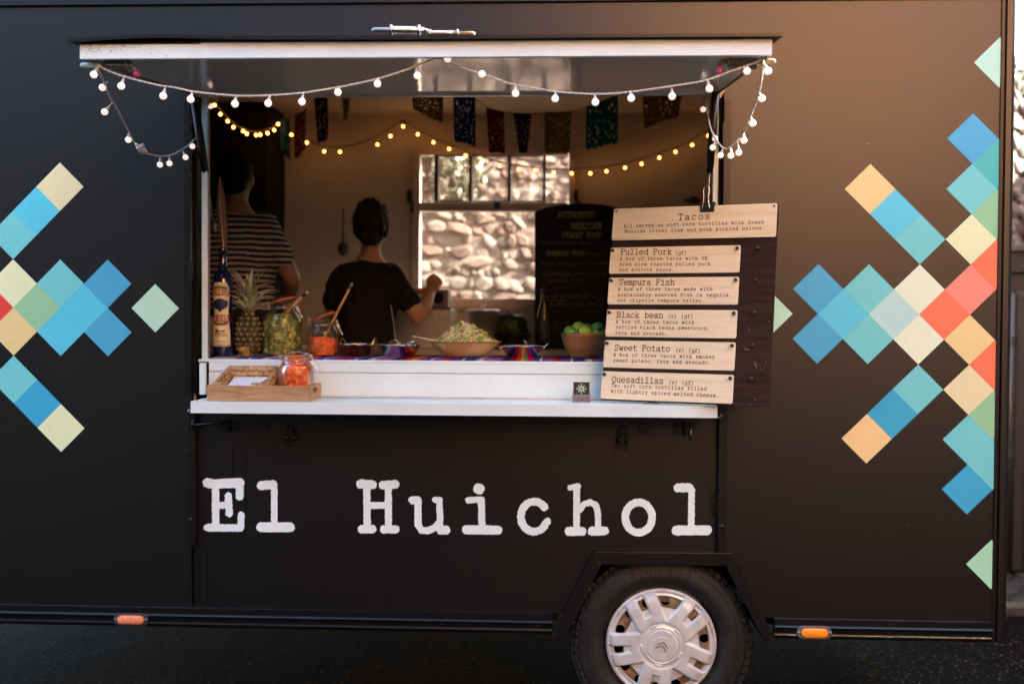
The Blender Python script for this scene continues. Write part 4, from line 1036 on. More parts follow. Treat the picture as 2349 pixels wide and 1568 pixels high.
# dark shed with a boarded door beyond the tail
SHEDM = mat("dark painted shed boards", (.008, .0075, .009), rough=.5, spec=.5, var=.2, vscale=10)
SX = at(2309, 900, 2.5).x
shed = thing('shed', 'low dark shed with a framed door and drainpipe beyond the tail of the truck', 'shed', (SX + 1, 2.6, 0))
ztop = at(2330, 562, 2.5).z
MB().box(SX - .6, SX + 3.2, 2.52, 3.1, 0, ztop - .04).build('wall', SHEDM, shed)
MB().box(SX - .62, SX + 3.25, 2.44, 3.15, ztop - .04, ztop).build('roof_edge', mat("grey roof felt", (.045, .036, .032), rough=.8, var=.3, vscale=20), shed, bevel=.006)
MB().box(SX - .6, SX + 3.2, 2.48, 2.519, ztop - .17, ztop - .041).build('fascia', SHEDM, shed, bevel=.004)
px_ = at(2314, 1000, 2.46).x
MB().tube([(px_, 2.47, .1), (px_, 2.47, ztop - .3)], .032, 16).build('drainpipe', mat("grey pipe", (.028, .024, .026), rough=.4), shed, smooth=True)
for z in (.75, 1.45): MB().tube([(px_, 2.47, z), (px_, 2.47, z + .05)], .038, 16).build('pipe_bracket', mat("grey pipe", ()), shed, smooth=False)
dx = at(2334, 900, 2.5).x
MB().box(dx - .03, dx + .03, 2.47, 2.519, .05, ztop - .35).build('door_frame', mat("door frame paint", (.022, .020, .022), rough=.45), shed, bevel=.004)
MB().box(dx - .03, dx + 1.2, 2.47, 2.519, ztop - .349, ztop - .28).build('door_frame', mat("door frame paint", ()), shed, bevel=.004)
for k in range(7): MB().box(dx + .032 + k * .16, dx + .187 + k * .16, 2.495, 2.519, .06, ztop - .352).build('door_board', mat("door boards", (.004, .004, .005), rough=.45), shed, bevel=.003)
# cobbles and kerb stones at the foot of the shed
COB = [mat("cobble %d" % i, c, rough=.7, spec=.35, var=.35, vscale=20, bump=.5, bscale=60) for i, c in enumerate(((.014, .012, .010), (.022, .018, .015), (.010, .0085, .0075)))]
pav = tag(MB().box(1.9, 5.2, 1.75, 2.44, -.05, .012).build('cobbled_pavement', mat("dark earth", (.025, .02, .015), rough=.95, var=.4, vscale=30)), kind='structure')
CM = []
for i in range(3):
    me = MB().cbox(Vector((0, 0, 0)), Vector((1, 0, 0)), Vector((0, 1, 0)), Vector((0, 0, 1)), .135, .085, .07, .022).mesh('cobble', COB[i], smooth=True); CM.append(me)
rr = random.Random(12)
for j in range(7):
    for i in range(12):
        o = link('cobble', CM[rr.randrange(3)], pav)
        o.matrix_basis = Matrix.Translation((2.02 + i * .145 + (j % 2) * .07 + rr.uniform(-.008, .008), 1.80 + j * .095 + rr.uniform(-.006, .006), .022 + rr.uniform(-.008, .01))) @ Matrix.Rotation(rr.uniform(-.1, .1), 4, 'Z') @ Matrix.Rotation(rr.uniform(-.08, .08), 4, 'X')
kb = thing('kerb', 'pale worn kerb stones edging the cobbles by the shed', 'kerb', (3, 1.7, 0))
for i in range(6):
    x = 2.0 + i * .42
    MB().cbox(Vector((x + .2, 1.70 + rr.uniform(-.01, .01), .02)), Vector((1, 0, 0)), Vector((0, 1, 0)), Vector((0, 0, 1)), .40, .09, .075, .012).build('kerb_stone', mat("pale kerb stone", (.045, .038, .029), rough=.85, var=.4, vscale=25, bump=.6, bscale=60), kb)

# unseen houses, added for reflections in the truck side and shade on the ground
HW = mat("orange reflection render", (.86, .37, .125), rough=.85, var=.08, vscale=2)
HS = mat("grey roughcast", (.20, .18, .165), rough=.9, var=.15, vscale=2)
def house(name, label, cx_, cy_, L, dep, hgt, ang, nwin, wm, floors, basem=None, baseh=0):
    t = thing(name, label, 'building', (cx_, cy_, 0))
    M_ = Matrix.Translation((cx_, cy_, 0)) @ Matrix.Rotation(ang, 4, 'Z')
    def bx(a, b, c, d, e, f, nm, m):
        mb = MB().box(a, b, c, d, e, f); mb.v = [tuple(M_ @ Vector(v)) for v in mb.v]; return mb.build(nm, m, t)
    bx(-L / 2, L / 2, -dep, 0, 0, hgt, 'wall', wm)
    if basem: bx(-L / 2, L / 2, .002, .12, 0, baseh, 'added_dark_base', basem)  # dark base, added so the lower truck side reflects no bright wall
    bx(-L / 2 - .2, L / 2 + .2, -dep - .3, .3, hgt + .002, hgt + .35, 'roof', mat("slate", (.07, .07, .08), rough=.6))
    for k in range(nwin):
        for z in floors:
            xw = -L / 2 + L * (k + .5) / nwin
            w = bx(xw - .45, xw + .45, .003, .05, z, z + 1.5, 'window', mat("house window", (.05, .06, .07), rough=.08, spec=.8))
house('added_reflection_house', 'unseen orange house added in full sun to be mirrored in the truck side', 5.0, -11.6, 7.4, 6, 9.6, math.radians(-24), 2, HW, (7.9,), mat("added dark base", (.03, .03, .032), rough=.6), 3.6)  # unseen, added so its sunlit orange shows as a warm reflection in the paint
house('added_shade_house', 'unseen grey house added on the sunny side to keep the ground in shade', 6.4, -3.6, 12.0, 6, 5.2, math.radians(90), 5, HS, (1.0, 3.4))  # unseen blocker, added to keep sun off the ground before the truck
house('added_dark_block', 'unseen black building added to darken the reflection in the truck side', -14.5, -12.5, 30, 8, 8.6, 0, 0, mat("added dark cladding", (.012, .011, .011), rough=.8), ())  # unseen, added to darken what the left of the truck side reflects
house('added_shade_block', 'unseen low grey block added to keep sun off the ground under the truck', 6.6, 5.2, 5.4, 5, 4.2, math.radians(90), 0, HS, ())  # unseen, added low to stop sun reaching the ground under the truck

# ---------------------------------------------------------------- strings of little lamps
def z1(L): return [(x * .3353, y * .3353) for x, y in L]
def z2(L): return [(782.7 + x * .3353, y * .3353) for x, y in L]
def z3(L): return [(1565.4 + x * .3353, y * .3353) for x, y in L]
def smooth_path(pts, n=8):
    """Catmull-Rom through points"""
    P = [Vector(p) for p in pts]; P = [P[0] * 2 - P[1]] + P + [P[-1] * 2 - P[-2]]; out = []
    for i in range(1, len(P) - 2):
        for k in range(n):
            t = k / n; a, b, c, d = P[i - 1], P[i], P[i + 1], P[i + 2]
            out.append(.5 * ((2 * b) + (c - a) * t + (2 * a - 5 * b + 4 * c - d) * t * t + (3 * b - a - 3 * c + d) * t ** 3))
    return out + [P[-2]]
def twisted(mb, path, r, pitch, k2=3):
    pts = smooth_path(path, 14)
    L = [0]
    for a, b in zip(pts[:-1], pts[1:]): L.append(L[-1] + (b - a).length)
    n = max(8, int(L[-1] / pitch * 7)); res = []
    j = 0
    for i in range(n + 1):
        s_ = L[-1] * i / n
        while j < len(L) - 2 and L[j + 1] < s_: j += 1
        t = (s_ - L[j]) / max(1e-9, L[j + 1] - L[j]); res.append((pts[j].lerp(pts[j + 1], min(1, t)), (pts[j + 1] - pts[j]).normalized(), s_))
    for ph in (0, math.pi):
        q = []
        for p_, d, s_ in res:
            u = d.cross(Vector((0, 1, 0)));
            if u.length < .01: u = Vector((1, 0, 0))
            u.normalize(); v = d.cross(u); w = 2 * math.pi * s_ / pitch + ph
            q.append(p_ + (u * math.cos(w) + v * math.sin(w)) * r * .9)
        mb.tube(q, r, 5)
    return [p_ for p_, d, s_ in res]
CABLEW = mat("white lamp cable", (.62, .58, .52), rough=.4, spec=.5)
GLOBE = mat("frosted lamp globe", (.80, .74, .72), rough=.35, spec=.5, emit=(1, .72, .60), estr=.085)
GLOWB = mat("lit lamp globe", (.8, .5, .2), rough=.4, emit=(1, .38, .075), estr=1.0)
def lamp_meshes(R, mg):
    g = MB().ball((0, 0, 0), R, 14, 10).mesh('bulb', mg, smooth=True)
    s_ = MB().lathe([(R * .50, R * .80), (R * .50, R * 1.15), (R * .42, R * 1.2), (R * .36, R * 1.9), (R * .22, R * 2.0), (R * .2, R * 2.3)], (0, 0, 0), 12).mesh('socket', CABLEW, smooth=True)
    return g, s_
def string(name, label, group, paths, bulbs, R, mg, rc, pitch, cat='string lights', cm=CABLEW):
    """PATHS: lists of 3D points; BULBS: globe centres"""
    t = thing(name, label, cat, tuple(paths[0][0]), group)
    allp = []
    for p_ in paths:
        mb = MB(); allp += twisted(mb, p_, rc, pitch); mb.build('cable', cm, t, smooth=True)
    g, s_ = lamp_meshes(R, mg)
    stub = MB()
    for c in bulbs:
        c = Vector(c)
        a = min(allp, key=lambda q: (q + Vector((0, 0, 0)) - (c + Vector((0, 0, R * 2)))).length)
        d = (a - c); L = d.length; d = d.normalized() if L > R else Vector((0, 0, 1))
        if d.z < -.2: d = Vector((d.x, d.y, .3)).normalized()
        rot = Vector((0, 0, 1)).rotation_difference(d).to_matrix().to_4x4()
        o = link('bulb', g, t); o.matrix_basis = Matrix.Translation(c) @ rot
        q = bpy.data.objects.new('socket', s_); COL.objects.link(q); q.parent = o
        if L > R * 2.2: stub.tube([c + d * R * 2.2, a], rc * .8, 5)
    if stub.v: stub.build('lead', cm, t, smooth=True)
    return t
GY = -.875
def D(pts, Ys):
    """survey points with depth interpolated along the list"""
    n = len(pts); ys = np.interp(range(n), np.linspace(0, n - 1, len(Ys)), Ys)
    return [at(x, y, float(Y)) for (x, y), Y in zip(pts, ys)]
main = z1([(650, 440), (740, 485), (850, 525), (1060, 580), (1190, 600), (1350, 632), (1600, 655), (1830, 655), (2080, 635), (2334, 595)]) + z2([(250, 540), (420, 488), (580, 425), (640, 402), (700, 410), (830, 465), (1000, 520), (1160, 575), (1300, 600), (1480, 630), (1740, 645), (1980, 630), (2334, 580)]) + z3([(160, 550), (330, 490), (470, 440), (550, 405)])
left = z1([(660, 450), (672, 480), (710, 560), (750, 660), (800, 745), (850, 840), (880, 900), (925, 985), (1010, 1050), (1110, 1070), (1200, 1050), (1300, 985), (1380, 890), (1405, 800), (1420, 720), (1412, 600), (1390, 500), (1380, 420)])
leftY = [GY, GY, -.80, -.70, -.62, -.52, -.46, -.36, -.27, -.17, -.09, -.01, .04, .05, .04, -.02, -.1, -.2]
right = z3([(550, 405), (550, 450), (520, 640), (460, 800), (410, 920), (370, 970), (300, 1020), (245, 980), (200, 900), (175, 800), (160, 680), (168, 600), (175, 530), (190, 390)])
rightY = [GY, GY, -.80, -.68, -.55, -.45, -.33, -.22, -.12, -.02, .02, .0, -.1, -.3]
bl = [(x, y, GY - .012) for x, y in z1([(642, 512), (829, 590), (1116, 658), (1304, 680), (1607, 712), (1834, 708), (2065, 697), (2311, 633)]) + z2([(247, 575), (520, 519), (727, 404), (961, 508), (1191, 640), (1462, 676), (1737, 700), (1982, 673), (2262, 660)]) + z3([(183, 608), (440, 488), (582, 488)])]
bl += [(a, b, Y) for (a, b), Y in zip(z1([(701, 600), (716, 767), (878, 957), (1094, 1127), (1159, 1119), (1269, 1077), (1316, 1002), (1397, 922), (1410, 832), (1440, 727), (1437, 610)]), (-.78, -.67, -.45, -.18, -.12, -.05, 0, .05, .07, .05, .0))]
bl += [(a, b, Y) for (a, b), Y in zip(z3([(540, 675), (477, 845), (417, 962), (382, 1045), (328, 1065), (258, 1063), (205, 1010), (222, 950), (140, 750), (145, 525)]), (-.80, -.68, -.56, -.46, -.38, -.28, -.18, -.14, .02, -.1))]
ST = string('string_lights', 'white frosted globe lights looped along the front of the open hatch', None,
            [D(main, [GY]), [at(x, y, Y) for (x, y), Y in zip(left, leftY)], [at(x, y, Y) for (x, y), Y in zip(right, rightY)]], [at(*q) for q in bl], .0108, GLOBE, .0019, .032)
# clear plug joining two lengths
cn = [at(312, 331, -.42), at(318, 337, -.40), at(330, 348, -.36), at(342, 355, -.32)]
MB().tube([cn[0], cn[0].lerp(cn[1], .6), cn[1], cn[1].lerp(cn[2], .5), cn[2], cn[2].lerp(cn[3], .4), cn[3]], [.004, .0055, .008, .0135, .012, .006, .0045], 14).build('connector', mat("clear plastic", (.82, .84, .86), rough=.2, spec=.8), ST, smooth=True)
MB().tube([at(315, 340, -.415), at(328, 333, -.39)], .006, 10).build('connector', mat("clear plastic", ()), ST, smooth=True)
ib = z1([(1467, 720), (1508, 783), (1557, 830), (1597, 872), (1663, 898), (1688, 916), (1752, 925), (1780, 923), (1830, 912), (1875, 891), (1902, 850), (1993, 923), (2098, 977), (2217, 1037), (2325, 1040)]) + z2([(247, 990), (336, 932), (422, 866), (523, 920), (630, 975), (737, 1020), (850, 1065), (965, 1100), (1083, 1135), (1213, 1158), (1328, 1165), (1452, 1180), (1575, 1187), (1703, 1187), (1813, 1172), (1940, 1148), (2053, 1122), (2175, 1080), (2285, 1040)]) + z3([(65, 993), (175, 930)])
ip = z1([(1440, 660), (1500, 745), (1560, 805), (1640, 870), (1750, 900), (1850, 880), (1920, 835), (2000, 890), (2100, 955), (2200, 1000), (2300, 1010)]) + z2([(60, 995), (180, 960), (290, 905), (425, 835), (540, 895), (650, 950), (760, 995), (880, 1045), (1050, 1100), (1200, 1130), (1400, 1155), (1600, 1155), (1800, 1140), (2000, 1100), (2200, 1040), (2334, 990)]) + z3([(100, 930), (190, 880)])
def iY(x): return float(np.interp(x, [480, 612, 640, 720, 3000], [1.2, 1.66, 1.7, 2.0, 2.03]))
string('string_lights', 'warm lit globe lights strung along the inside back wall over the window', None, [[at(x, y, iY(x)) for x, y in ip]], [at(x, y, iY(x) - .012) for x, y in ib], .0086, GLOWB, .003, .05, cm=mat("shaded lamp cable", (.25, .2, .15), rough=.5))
pk = at(924, 280, 2.09); MB().lathe([(.016, 0), (.016, -.02), (.007, -.03), (.007, -.05)], (pk.x, 2.118, pk.z), 12, 'y').build('wall_hook', DKF, T)

# ---------------------------------------------------------------- cut-paper bunting
def paper(name, rgb, k=.62):
    m = mat("tissue " + name, tuple(c * k for c in lin(*rgb)), rough=.8, spec=.1, var=.1, vscale=20)
    return m
FL = [([(639, 275), (664, 273), (664, 372), (642, 340)], 'faded blue', (50, 105, 150), 1.72), ([(676, 265), (702, 251), (701, 345), (677, 368)], 'deep red', (150, 40, 55), 1.66), ([(719, 225), (751, 220), (754, 318), (729, 335)], 'navy', (35, 35, 95), 1.55), ([(783, 219), (804, 219), (802, 256), (790, 282)], 'olive yellow', (150, 125, 30), 1.5),
      ([(944, 219), (1017, 219), (1016, 286), (948, 252)], 'gold', (160, 115, 40), 1.5), ([(1039, 216), (1090, 221), (1090, 338), (1041, 326)], 'royal blue', (25, 70, 150), 1.45), ([(1115, 246), (1155, 258), (1158, 354), (1121, 352)], 'crimson', (150, 25, 45), 1.5), ([(1177, 261), (1219, 262), (1209, 353), (1191, 354)], 'indigo', (30, 25, 95), 1.55),
      ([(1249, 259), (1311, 256), (1306, 354), (1249, 352)], 'lime yellow', (165, 140, 25), 1.6), ([(1344, 246), (1417, 219), (1416, 331), (1343, 345)], 'sea green', (10, 125, 120), 1.5), ([(1473, 219), (1563, 219), (1556, 268), (1477, 296)], 'amber', (185, 125, 30), 1.45)]
cordm = mat("bunting cord", (.12, .09, .07), rough=.9)
def flag(t, q, n, rgb, Y, seed):
    rr = random.Random(seed)
    xs = np.linspace(-.04, 1.04, 46); ys = np.linspace(-.04, 1.12, 62); GX, GY_ = np.meshgrid(xs, ys)
    tooth = .05 * np.abs(((GX * 5) % 1) - .5) * 2
    F = np.maximum(np.maximum(-GX, GX - 1), np.maximum(-GY_, GY_ - 1 + tooth)) * 1.0
    for j in range(9):
        for i in range(5):
            if rr.random() < .7:
                a, b = .14 + i * .18 + .09 * (j % 2) + rr.uniform(-.06, .06), .16 + j * .085 + rr.uniform(-.03, .03)
                F = np.maximum(F, rr.uniform(.020, .034) - np.hypot((GX - a) * 1.0, (GY_ - b) * rr.choice((.7, 1.3))))
    p_, f = fill_field(F, xs, ys)
    A, B, C_, E_ = (at(x, y, Y) for x, y in q)
    w = rr.uniform(0, 6)
    vs = []
    for u, v in p_:
        P = A.lerp(B, u).lerp(E_.lerp(C_, u), v); vs.append(P + Vector((0, .014 * math.sin(u * 7 + w + v * 2) * (.3 + v), 0)))
    o = MB().add(vs, f).build('paper_flag', paper(n, rgb), t, fix=False); o['label'] = n + ' cut-paper flag'
t = thing('bunting', 'short string of dark cut-paper flags beside the tall cabinet', 'bunting', tuple(at(700, 240, 1.65)), 'cut-paper bunting under the ceiling')
for i in range(4): flag(t, *FL[i], i)
MB().tube(smooth_path([at(600, 297, 1.74), at(640, 275, 1.72), at(676, 265, 1.66), at(702, 251, 1.63), at(719, 232, 1.57), at(751, 219, 1.55), at(810, 205, 1.5)]), .002, 6).build('cord', cordm, t)
t = thing('bunting', 'string of bright cut-paper flags sagging in front of the window top', 'bunting', tuple(at(1200, 230, 1.5)), 'cut-paper bunting under the ceiling')
for i in range(4, 11): flag(t, *FL[i], i)
MB().tube(smooth_path([at(930, 200, 1.5), at(1017, 205, 1.5), at(1090, 228, 1.45), at(1115, 246, 1.5), at(1160, 258, 1.52), at(1219, 262, 1.55), at(1311, 256, 1.6), at(1344, 246, 1.5), at(1417, 219, 1.5), at(1500, 195, 1.45)]), .002, 6).build('cord', cordm, t)

# ---------------------------------------------------------------- things on the counter
CY = .30
U = mpp(CY)
def base(x, Y=CY): p_ = at(x, 825, Y); return Vector((p_.x, Y, CT + .0035))
SER = [(0, lin(190, 30, 60)), (.05, lin(120, 60, 150)), (.17, lin(235, 235, 225)), (.19, lin(60, 60, 150)), (.30, lin(150, 190, 225)), (.33, lin(235, 225, 215)), (.36, lin(165, 110, 185)), (.52, lin(90, 40, 120)), (.56, lin(40, 20, 60)), (.60, lin(160, 20, 50)), (.66, lin(230, 80, 40)), (.70, lin(245, 180, 60)), (.73, lin(120, 190, 120)), (.76, lin(210, 30, 100)), (.82, lin(60, 90, 190)), (.88, lin(230, 230, 230)), (.90, lin(150, 90, 170))]
SER = [(p_, tuple(c * .55 for c in col)) for p_, col in SER]
SERM = bands("striped blanket weave", 'X', SER, .42, rough=.9, spec=.1, warp=.012, bump=.5, bscale=500)
mb = MB(); n = 90; x0, x1 = at(545, 825, .06).x, at(1400, 825, .06).x
prof_ = [(.058, -.006), (.050, .0015), (.07, .0030), (.2, .0028), (.36, .0030), (.52, .0022)]
for k in range(n + 1):
    x = x0 + (x1 - x0) * k / n
    for j, (Y, z) in enumerate(prof_): mb.v.append((x, Y - (.006 * noise.noise(Vector((x * 9, 0, 0))) if j < 2 else 0) - .012, CT + z + (.0012 * noise.noise(Vector((x * 30, j, 0))) if 0 < j else 0) + .001))
for k in range(n):
    for j in range(len(prof_) - 1): a = k * len(prof_) + j; mb.f.append((a, a + 1, a + 1 + len(prof_), a + len(prof_)))
o = mb.build('serape_blanket', SERM, None, smooth=True); sd = o.modifiers.new("thick", 'SOLIDIFY'); sd.thickness = .0018; sd.offset = 1
tag(o, 'striped multicoloured woven blanket spread along the serving counter', 'blanket')

# --- tequila bottle
c = base(511.5, .27); c.z = CT + .0005
BL = thing('liquor_bottle', 'tall dark blue tequila bottle with a cream label, feather in its neck', 'bottle', tuple(c))
z_ = lambda y: (1140 - y) * .432e-3
bp_ = [(.0, .004), (.034, .0), (.040, .003), (.0405, z_(1050)), (.0405, z_(900)), (.0378, z_(800)), (.0368, z_(700)), (.0385, z_(600)), (.0402, z_(500)), (.0395, z_(420)), (.034, z_(350)), (.0235, z_(318)), (.0168, z_(290)), (.0152, z_(200)), (.0145, z_(140)), (.0165, z_(130)), (.0165, z_(105)), (.0150, z_(98)), (.0125, z_(98)), (.012, z_(140))]
COB_ = mat("cobalt glass", (.006, .010, .075), rough=.04, spec=1.0, ior=1.5)
MB().lathe(bp_, c, 40).build('glass_body', COB_, BL, smooth=True)
def rad(z): return float(np.interp(z, [b for a, b in bp_[1:15]], [a for a, b in bp_[1:15]]))
def onb(off): return lambda u, v: c + Vector((math.sin(u / .0395) * (rad(v) + off), -math.cos(u / .0395) * (rad(v) + off), v))
def sheet(field, xs, ys, off, name, m, par):
    p_, f = fill_field(field, xs, ys); pl = onb(off)
    return MB().add([pl(a, b) for a, b in p_], f).build(name, m, par, smooth=True, fix=False)
xs = np.linspace(-.05, .05, 70); ys = np.linspace(z_(1050), z_(410), 90); GX, GYY = np.meshgrid(xs, ys)
half = np.interp(GYY, [z_(1045), z_(950), z_(800), z_(700), z_(600), z_(520), z_(470), z_(430)], [.046, .045, .0405, .039, .0415, .0425, .036, .027])
lf = np.maximum(np.maximum(np.abs(GX) - half, z_(1040) - GYY), GYY - z_(430))
LABC = mat("cream paper label", lin(226, 220, 188), rough=.55, var=.03, vscale=60)
GOLD = mat("gold edge", (.45, .36, .16), rough=.35, metal=.7)
sheet(lf, xs, ys, .0004, 'label_edge', GOLD, BL); lab = sheet(lf + .0022, xs, ys, .0007, 'label', LABC, BL)
em = np.maximum(np.hypot(GX / 1.15, (GYY - z_(628)) / 1.0) - .0285, -1)
em = np.minimum(em, np.maximum(np.abs(GX) - np.interp(GYY, [z_(715), z_(640)], [.001, .022]), np.maximum(z_(715) - GYY, GYY - z_(640))))
em = np.maximum(em, GYY - z_(588) + np.maximum(np.abs(GX) - .008, 0) * .45)
sheet(em - .0016, xs, ys, .0009, 'shield_edge', GOLD, BL); sheet(em, xs, ys, .0011, 'shield', mat("label blue", (.012, .016, .085), rough=.4, var=.3, vscale=150), BL)
def face(u, v): return -(.011 - math.hypot(u, v))
p_, f = fill_field(np.minimum(np.hypot(GX * 1.15, GYY - z_(640)) - .0095, np.maximum(np.abs(GX) - .014, np.abs(GYY - z_(606)) - .0032)), xs, ys)
MB().add([onb(.0013)(a, b) for a, b in p_], f).build('portrait', mat("label light blue", (.03, .04, .13), rough=.4, var=.6, vscale=300), BL, fix=False)
REDI = mat("label red", lin(165, 35, 45), rough=.5); DKI = mat("label dark ink", (.02, .018, .02), rough=.5); OLV = mat("label olive", (.12, .11, .04), rough=.5)
def ltext(text, y, cap, adv, m, r=.55, arch=0.):
    W_ = (len(text) - .25) * adv * cap / 7; pl = onb(.0012); mb = MB()
    write(mb, text, lambda u, v: pl(u - W_ / 2, z_(y) + v + arch * (1 - ((u - W_ / 2) / (W_ / 2)) ** 2)), cap, adv, r)
    mb.build('lettering', m, BL, fix=False)
sheet(np.maximum(np.abs(GX) - .029, np.abs(GYY - z_(478) + 6 * GX * GX) - .0055), xs, ys, .0010, 'label_band', OLV, BL)
ltext("REPOSADO", 482, .0085, 5.4, mat("label gold ink", (.5, .42, .22), rough=.5), .5, .0045)
ltext("TEQUILA", 560, .021, 3.6, REDI, .48, .004); ltext("CORRALEJO", 808, .026, 2.35, REDI, .42, .002)
sheet(np.maximum(np.abs(GX) - .033, np.abs(GYY - z_(828) - 5 * GX * GX) - .006), xs, ys, .0010, 'label_band', OLV, BL)
ltext("HECHO EN MEXICO", 945, .0055, 5.2, DKI, .5)
for y in (958, 967, 976):
    for k in range(9): sheet(np.maximum(np.abs(GX + .030 - k * .0075) - .0028, np.abs(GYY - z_(y)) - .0007), xs, ys, .0010, 'small_print', DKI, BL) if False else None
ltext("38% ALC.VOL          ", 998, .0040, 5.2, DKI, .55); ltext("            CONT.NET. 1L", 998, .0040, 5.2, DKI, .55); ltext("EL ABUSO EN EL CONSUMO DE ESTE PRODUCTO", 1028, .0034, 4.6, DKI, .6)
# cart and horse
ct = [([(-.019, 0), (-.004, 0)], .0016), ([(-.018, .004), (-.018, .010), (-.006, .010), (-.006, .004)], .002), ([(-.012, .006)], .004), ([(.004, .004), (.016, .0045)], .003), ([(.016, .006), (.020, .011)], .0016), ([(.004, .003), (.003, -.005)], .0008), ([(.014, .003), (.015, -.005)], .0008), ([(-.004, .001), (.004, .003)], .0006), ([(-.024, -.007), (.024, -.007)], .0014)]
for cx_ in (-.016, -.006): ct.append(([(cx_ + .0045 * math.cos(k * .4), -.001 + .0045 * math.sin(k * .4)) for k in range(17)], .0007))
xs2 = np.linspace(-.028, .028, 70); ys2 = np.linspace(-.012, .016, 40)
p_, f = fill_field(seg_field(ct, *np.meshgrid(xs2, ys2)), xs2, ys2)
MB().add([onb(.0012)(a, b + z_(905)) for a, b in p_], f).build('cart_drawing', OLV, BL, fix=False)
for s_ in (-1, 1):
    for k in range(13):
        y = 1000 - k * 42
        if 560 < y < 640: continue
        w = float(np.interp(z_(y), ys, half[:, 0])) - .0052
        p_, f = fill_field(np.hypot(GX - s_ * w, (GYY - z_(y)) * .7) - .0014, xs, ys)
        if f: MB().add([onb(.0011)(a, b) for a, b in p_], f).build('label_dot', DKI, BL, fix=False)

# --- feather standing in the bottle
ft = thing('feather', 'long mottled brown feather standing in the neck of the blue bottle', 'feather', (c.x, c.y, c.z + z_(100)))
q0, q1, q2, q3 = at(513, 590, .268), at(512, 560, .268), at(505, 480, .268), at(502.5, 408, .268)
sp_ = smooth_path([q0, q1, q2, q3], 16)
MB().tube(sp_, [.0022 - .0017 * i / len(sp_) for i in range(len(sp_))], 8).build('shaft', mat("feather shaft", (.62, .48, .32), rough=.4), ft, smooth=True)
FEM = bands("feather barring", 'Z', [(0, (.08, .055, .036)), (.35, (.24, .16, .10)), (.5, (.05, .035, .026)), (.78, (.32, .23, .15))], .010, rough=.8, warp=.028)
for sd_, wd in ((-1, .017), (1, .021)):
    mb = MB(); m_ = len(sp_); i0 = 12
    for i in range(i0, m_):
        t_ = (i - i0) / (m_ - 1 - i0); w = wd * math.sin(math.pi * min(1, t_ * .93 + .07)) ** .55
        a = sp_[i]; mb.v += [tuple(a + Vector((0, -.0005, 0))), tuple(a + Vector((sd_ * w * .5, .002, .004))), tuple(a + Vector((sd_ * w * (1 + .10 * math.sin(i * 2.3)), .006, .009)))]
    for i in range(m_ - i0 - 1):
        for j in range(2): a = i * 3 + j; mb.f.append((a, a + 1, a + 4, a + 3))
    mb.build('vane', FEM, ft, fix=False)

# --- pineapple
pc = base(570, .29)
PI_ = thing('pineapple', 'whole ripe pineapple with a spiky grey green crown on the counter', 'pineapple', tuple(pc))
H_ = .182
def prad(t): return .0465 * max(0.02, (1 - abs(2 * t - .92) ** 3.0 * .62)) if t < .97 else .02
bodyp = [(max(.002, prad(i / 24)) * .94, H_ * i / 24) for i in range(25)]
bodyp[0] = (.02, 0)
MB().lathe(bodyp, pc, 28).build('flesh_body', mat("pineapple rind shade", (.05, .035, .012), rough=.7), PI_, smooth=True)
EYT = mat("rind eye tip", (.34, .205, .125), rough=.55, var=.5, vscale=160, bump=.3, bscale=300)
EYM = [mat("rind brown green", (.055, .06, .018), rough=.55, var=.45, vscale=120, bump=.4, bscale=300), mat("rind green", (.085, .10, .025), rough=.55, var=.5, vscale=130, bump=.4, bscale=300), mat("rind gold", (.48, .31, .05), rough=.5, var=.35, vscale=120, bump=.4, bscale=300)]
def eye_mesh(m):
    mb = MB(); ring = []
    for k in range(6): a = math.radians(60 * k + 30); ring.append((math.cos(a), math.sin(a)))
    mb.v = [(x * .0150, y * .0142, -.003) for x, y in ring] + [(x * .0115, y * .0108, .0045) for x, y in ring] + [(x * .005, y * .0045 - .001, .0068) for x, y in ring] + [(0, .006, .0125)]
    for k in range(6):
        k2 = (k + 1) % 6
        mb.f += [(k, k2, 6 + k2, 6 + k), (6 + k, 6 + k2, 12 + k2, 12 + k), (12 + k, 12 + k2, 18)]
    me = mb.mesh('rind_eye', m, smooth=False); me.materials.append(EYT)
    for i, p_ in enumerate(me.polygons): p_.material_index = 1 if i % 3 == 2 else 0
    return me
EM = [eye_mesh(m) for m in EYM]
rr = random.Random(2); i = 0
rows = 9
for r_ in range(rows):
    t_ = .05 + .90 * r_ / (rows - 1); R_ = prad(t_); n = max(6, round(2 * math.pi * R_ / .0245))
    for k in range(n):
        a = 2 * math.pi * (k + .5 * (r_ % 2)) / n + r_ * .06
        nrm = Vector((math.cos(a), math.sin(a), -(prad(t_ + .03) - prad(t_ - .03)) / (.06 * H_))).normalized()
        p_ = pc + Vector((math.cos(a) * R_ * .97, math.sin(a) * R_ * .97, t_ * H_))
        zax = nrm; xax = Vector((-math.sin(a), math.cos(a), 0)); yax = zax.cross(xax).normalized()
        M_ = Matrix((( xax.x, yax.x, zax.x, p_.x), (xax.y, yax.y, zax.y, p_.y), (xax.z, yax.z, zax.z, p_.z), (0, 0, 0, 1)))
        o = link('rind_eye', EM[2 if rr.random() < .95 - t_ * 2.6 else rr.choice((0, 0, 1))], PI_); o.matrix_basis = M_ @ Matrix.Scale(rr.uniform(.96, 1.14), 4)
LFM = [mat("crown leaf", (.42, .45, .34), rough=.5, var=.25, vscale=40, bump=.15, bscale=200), mat("crown leaf dark", (.22, .28, .16), rough=.5, var=.3, vscale=40)]
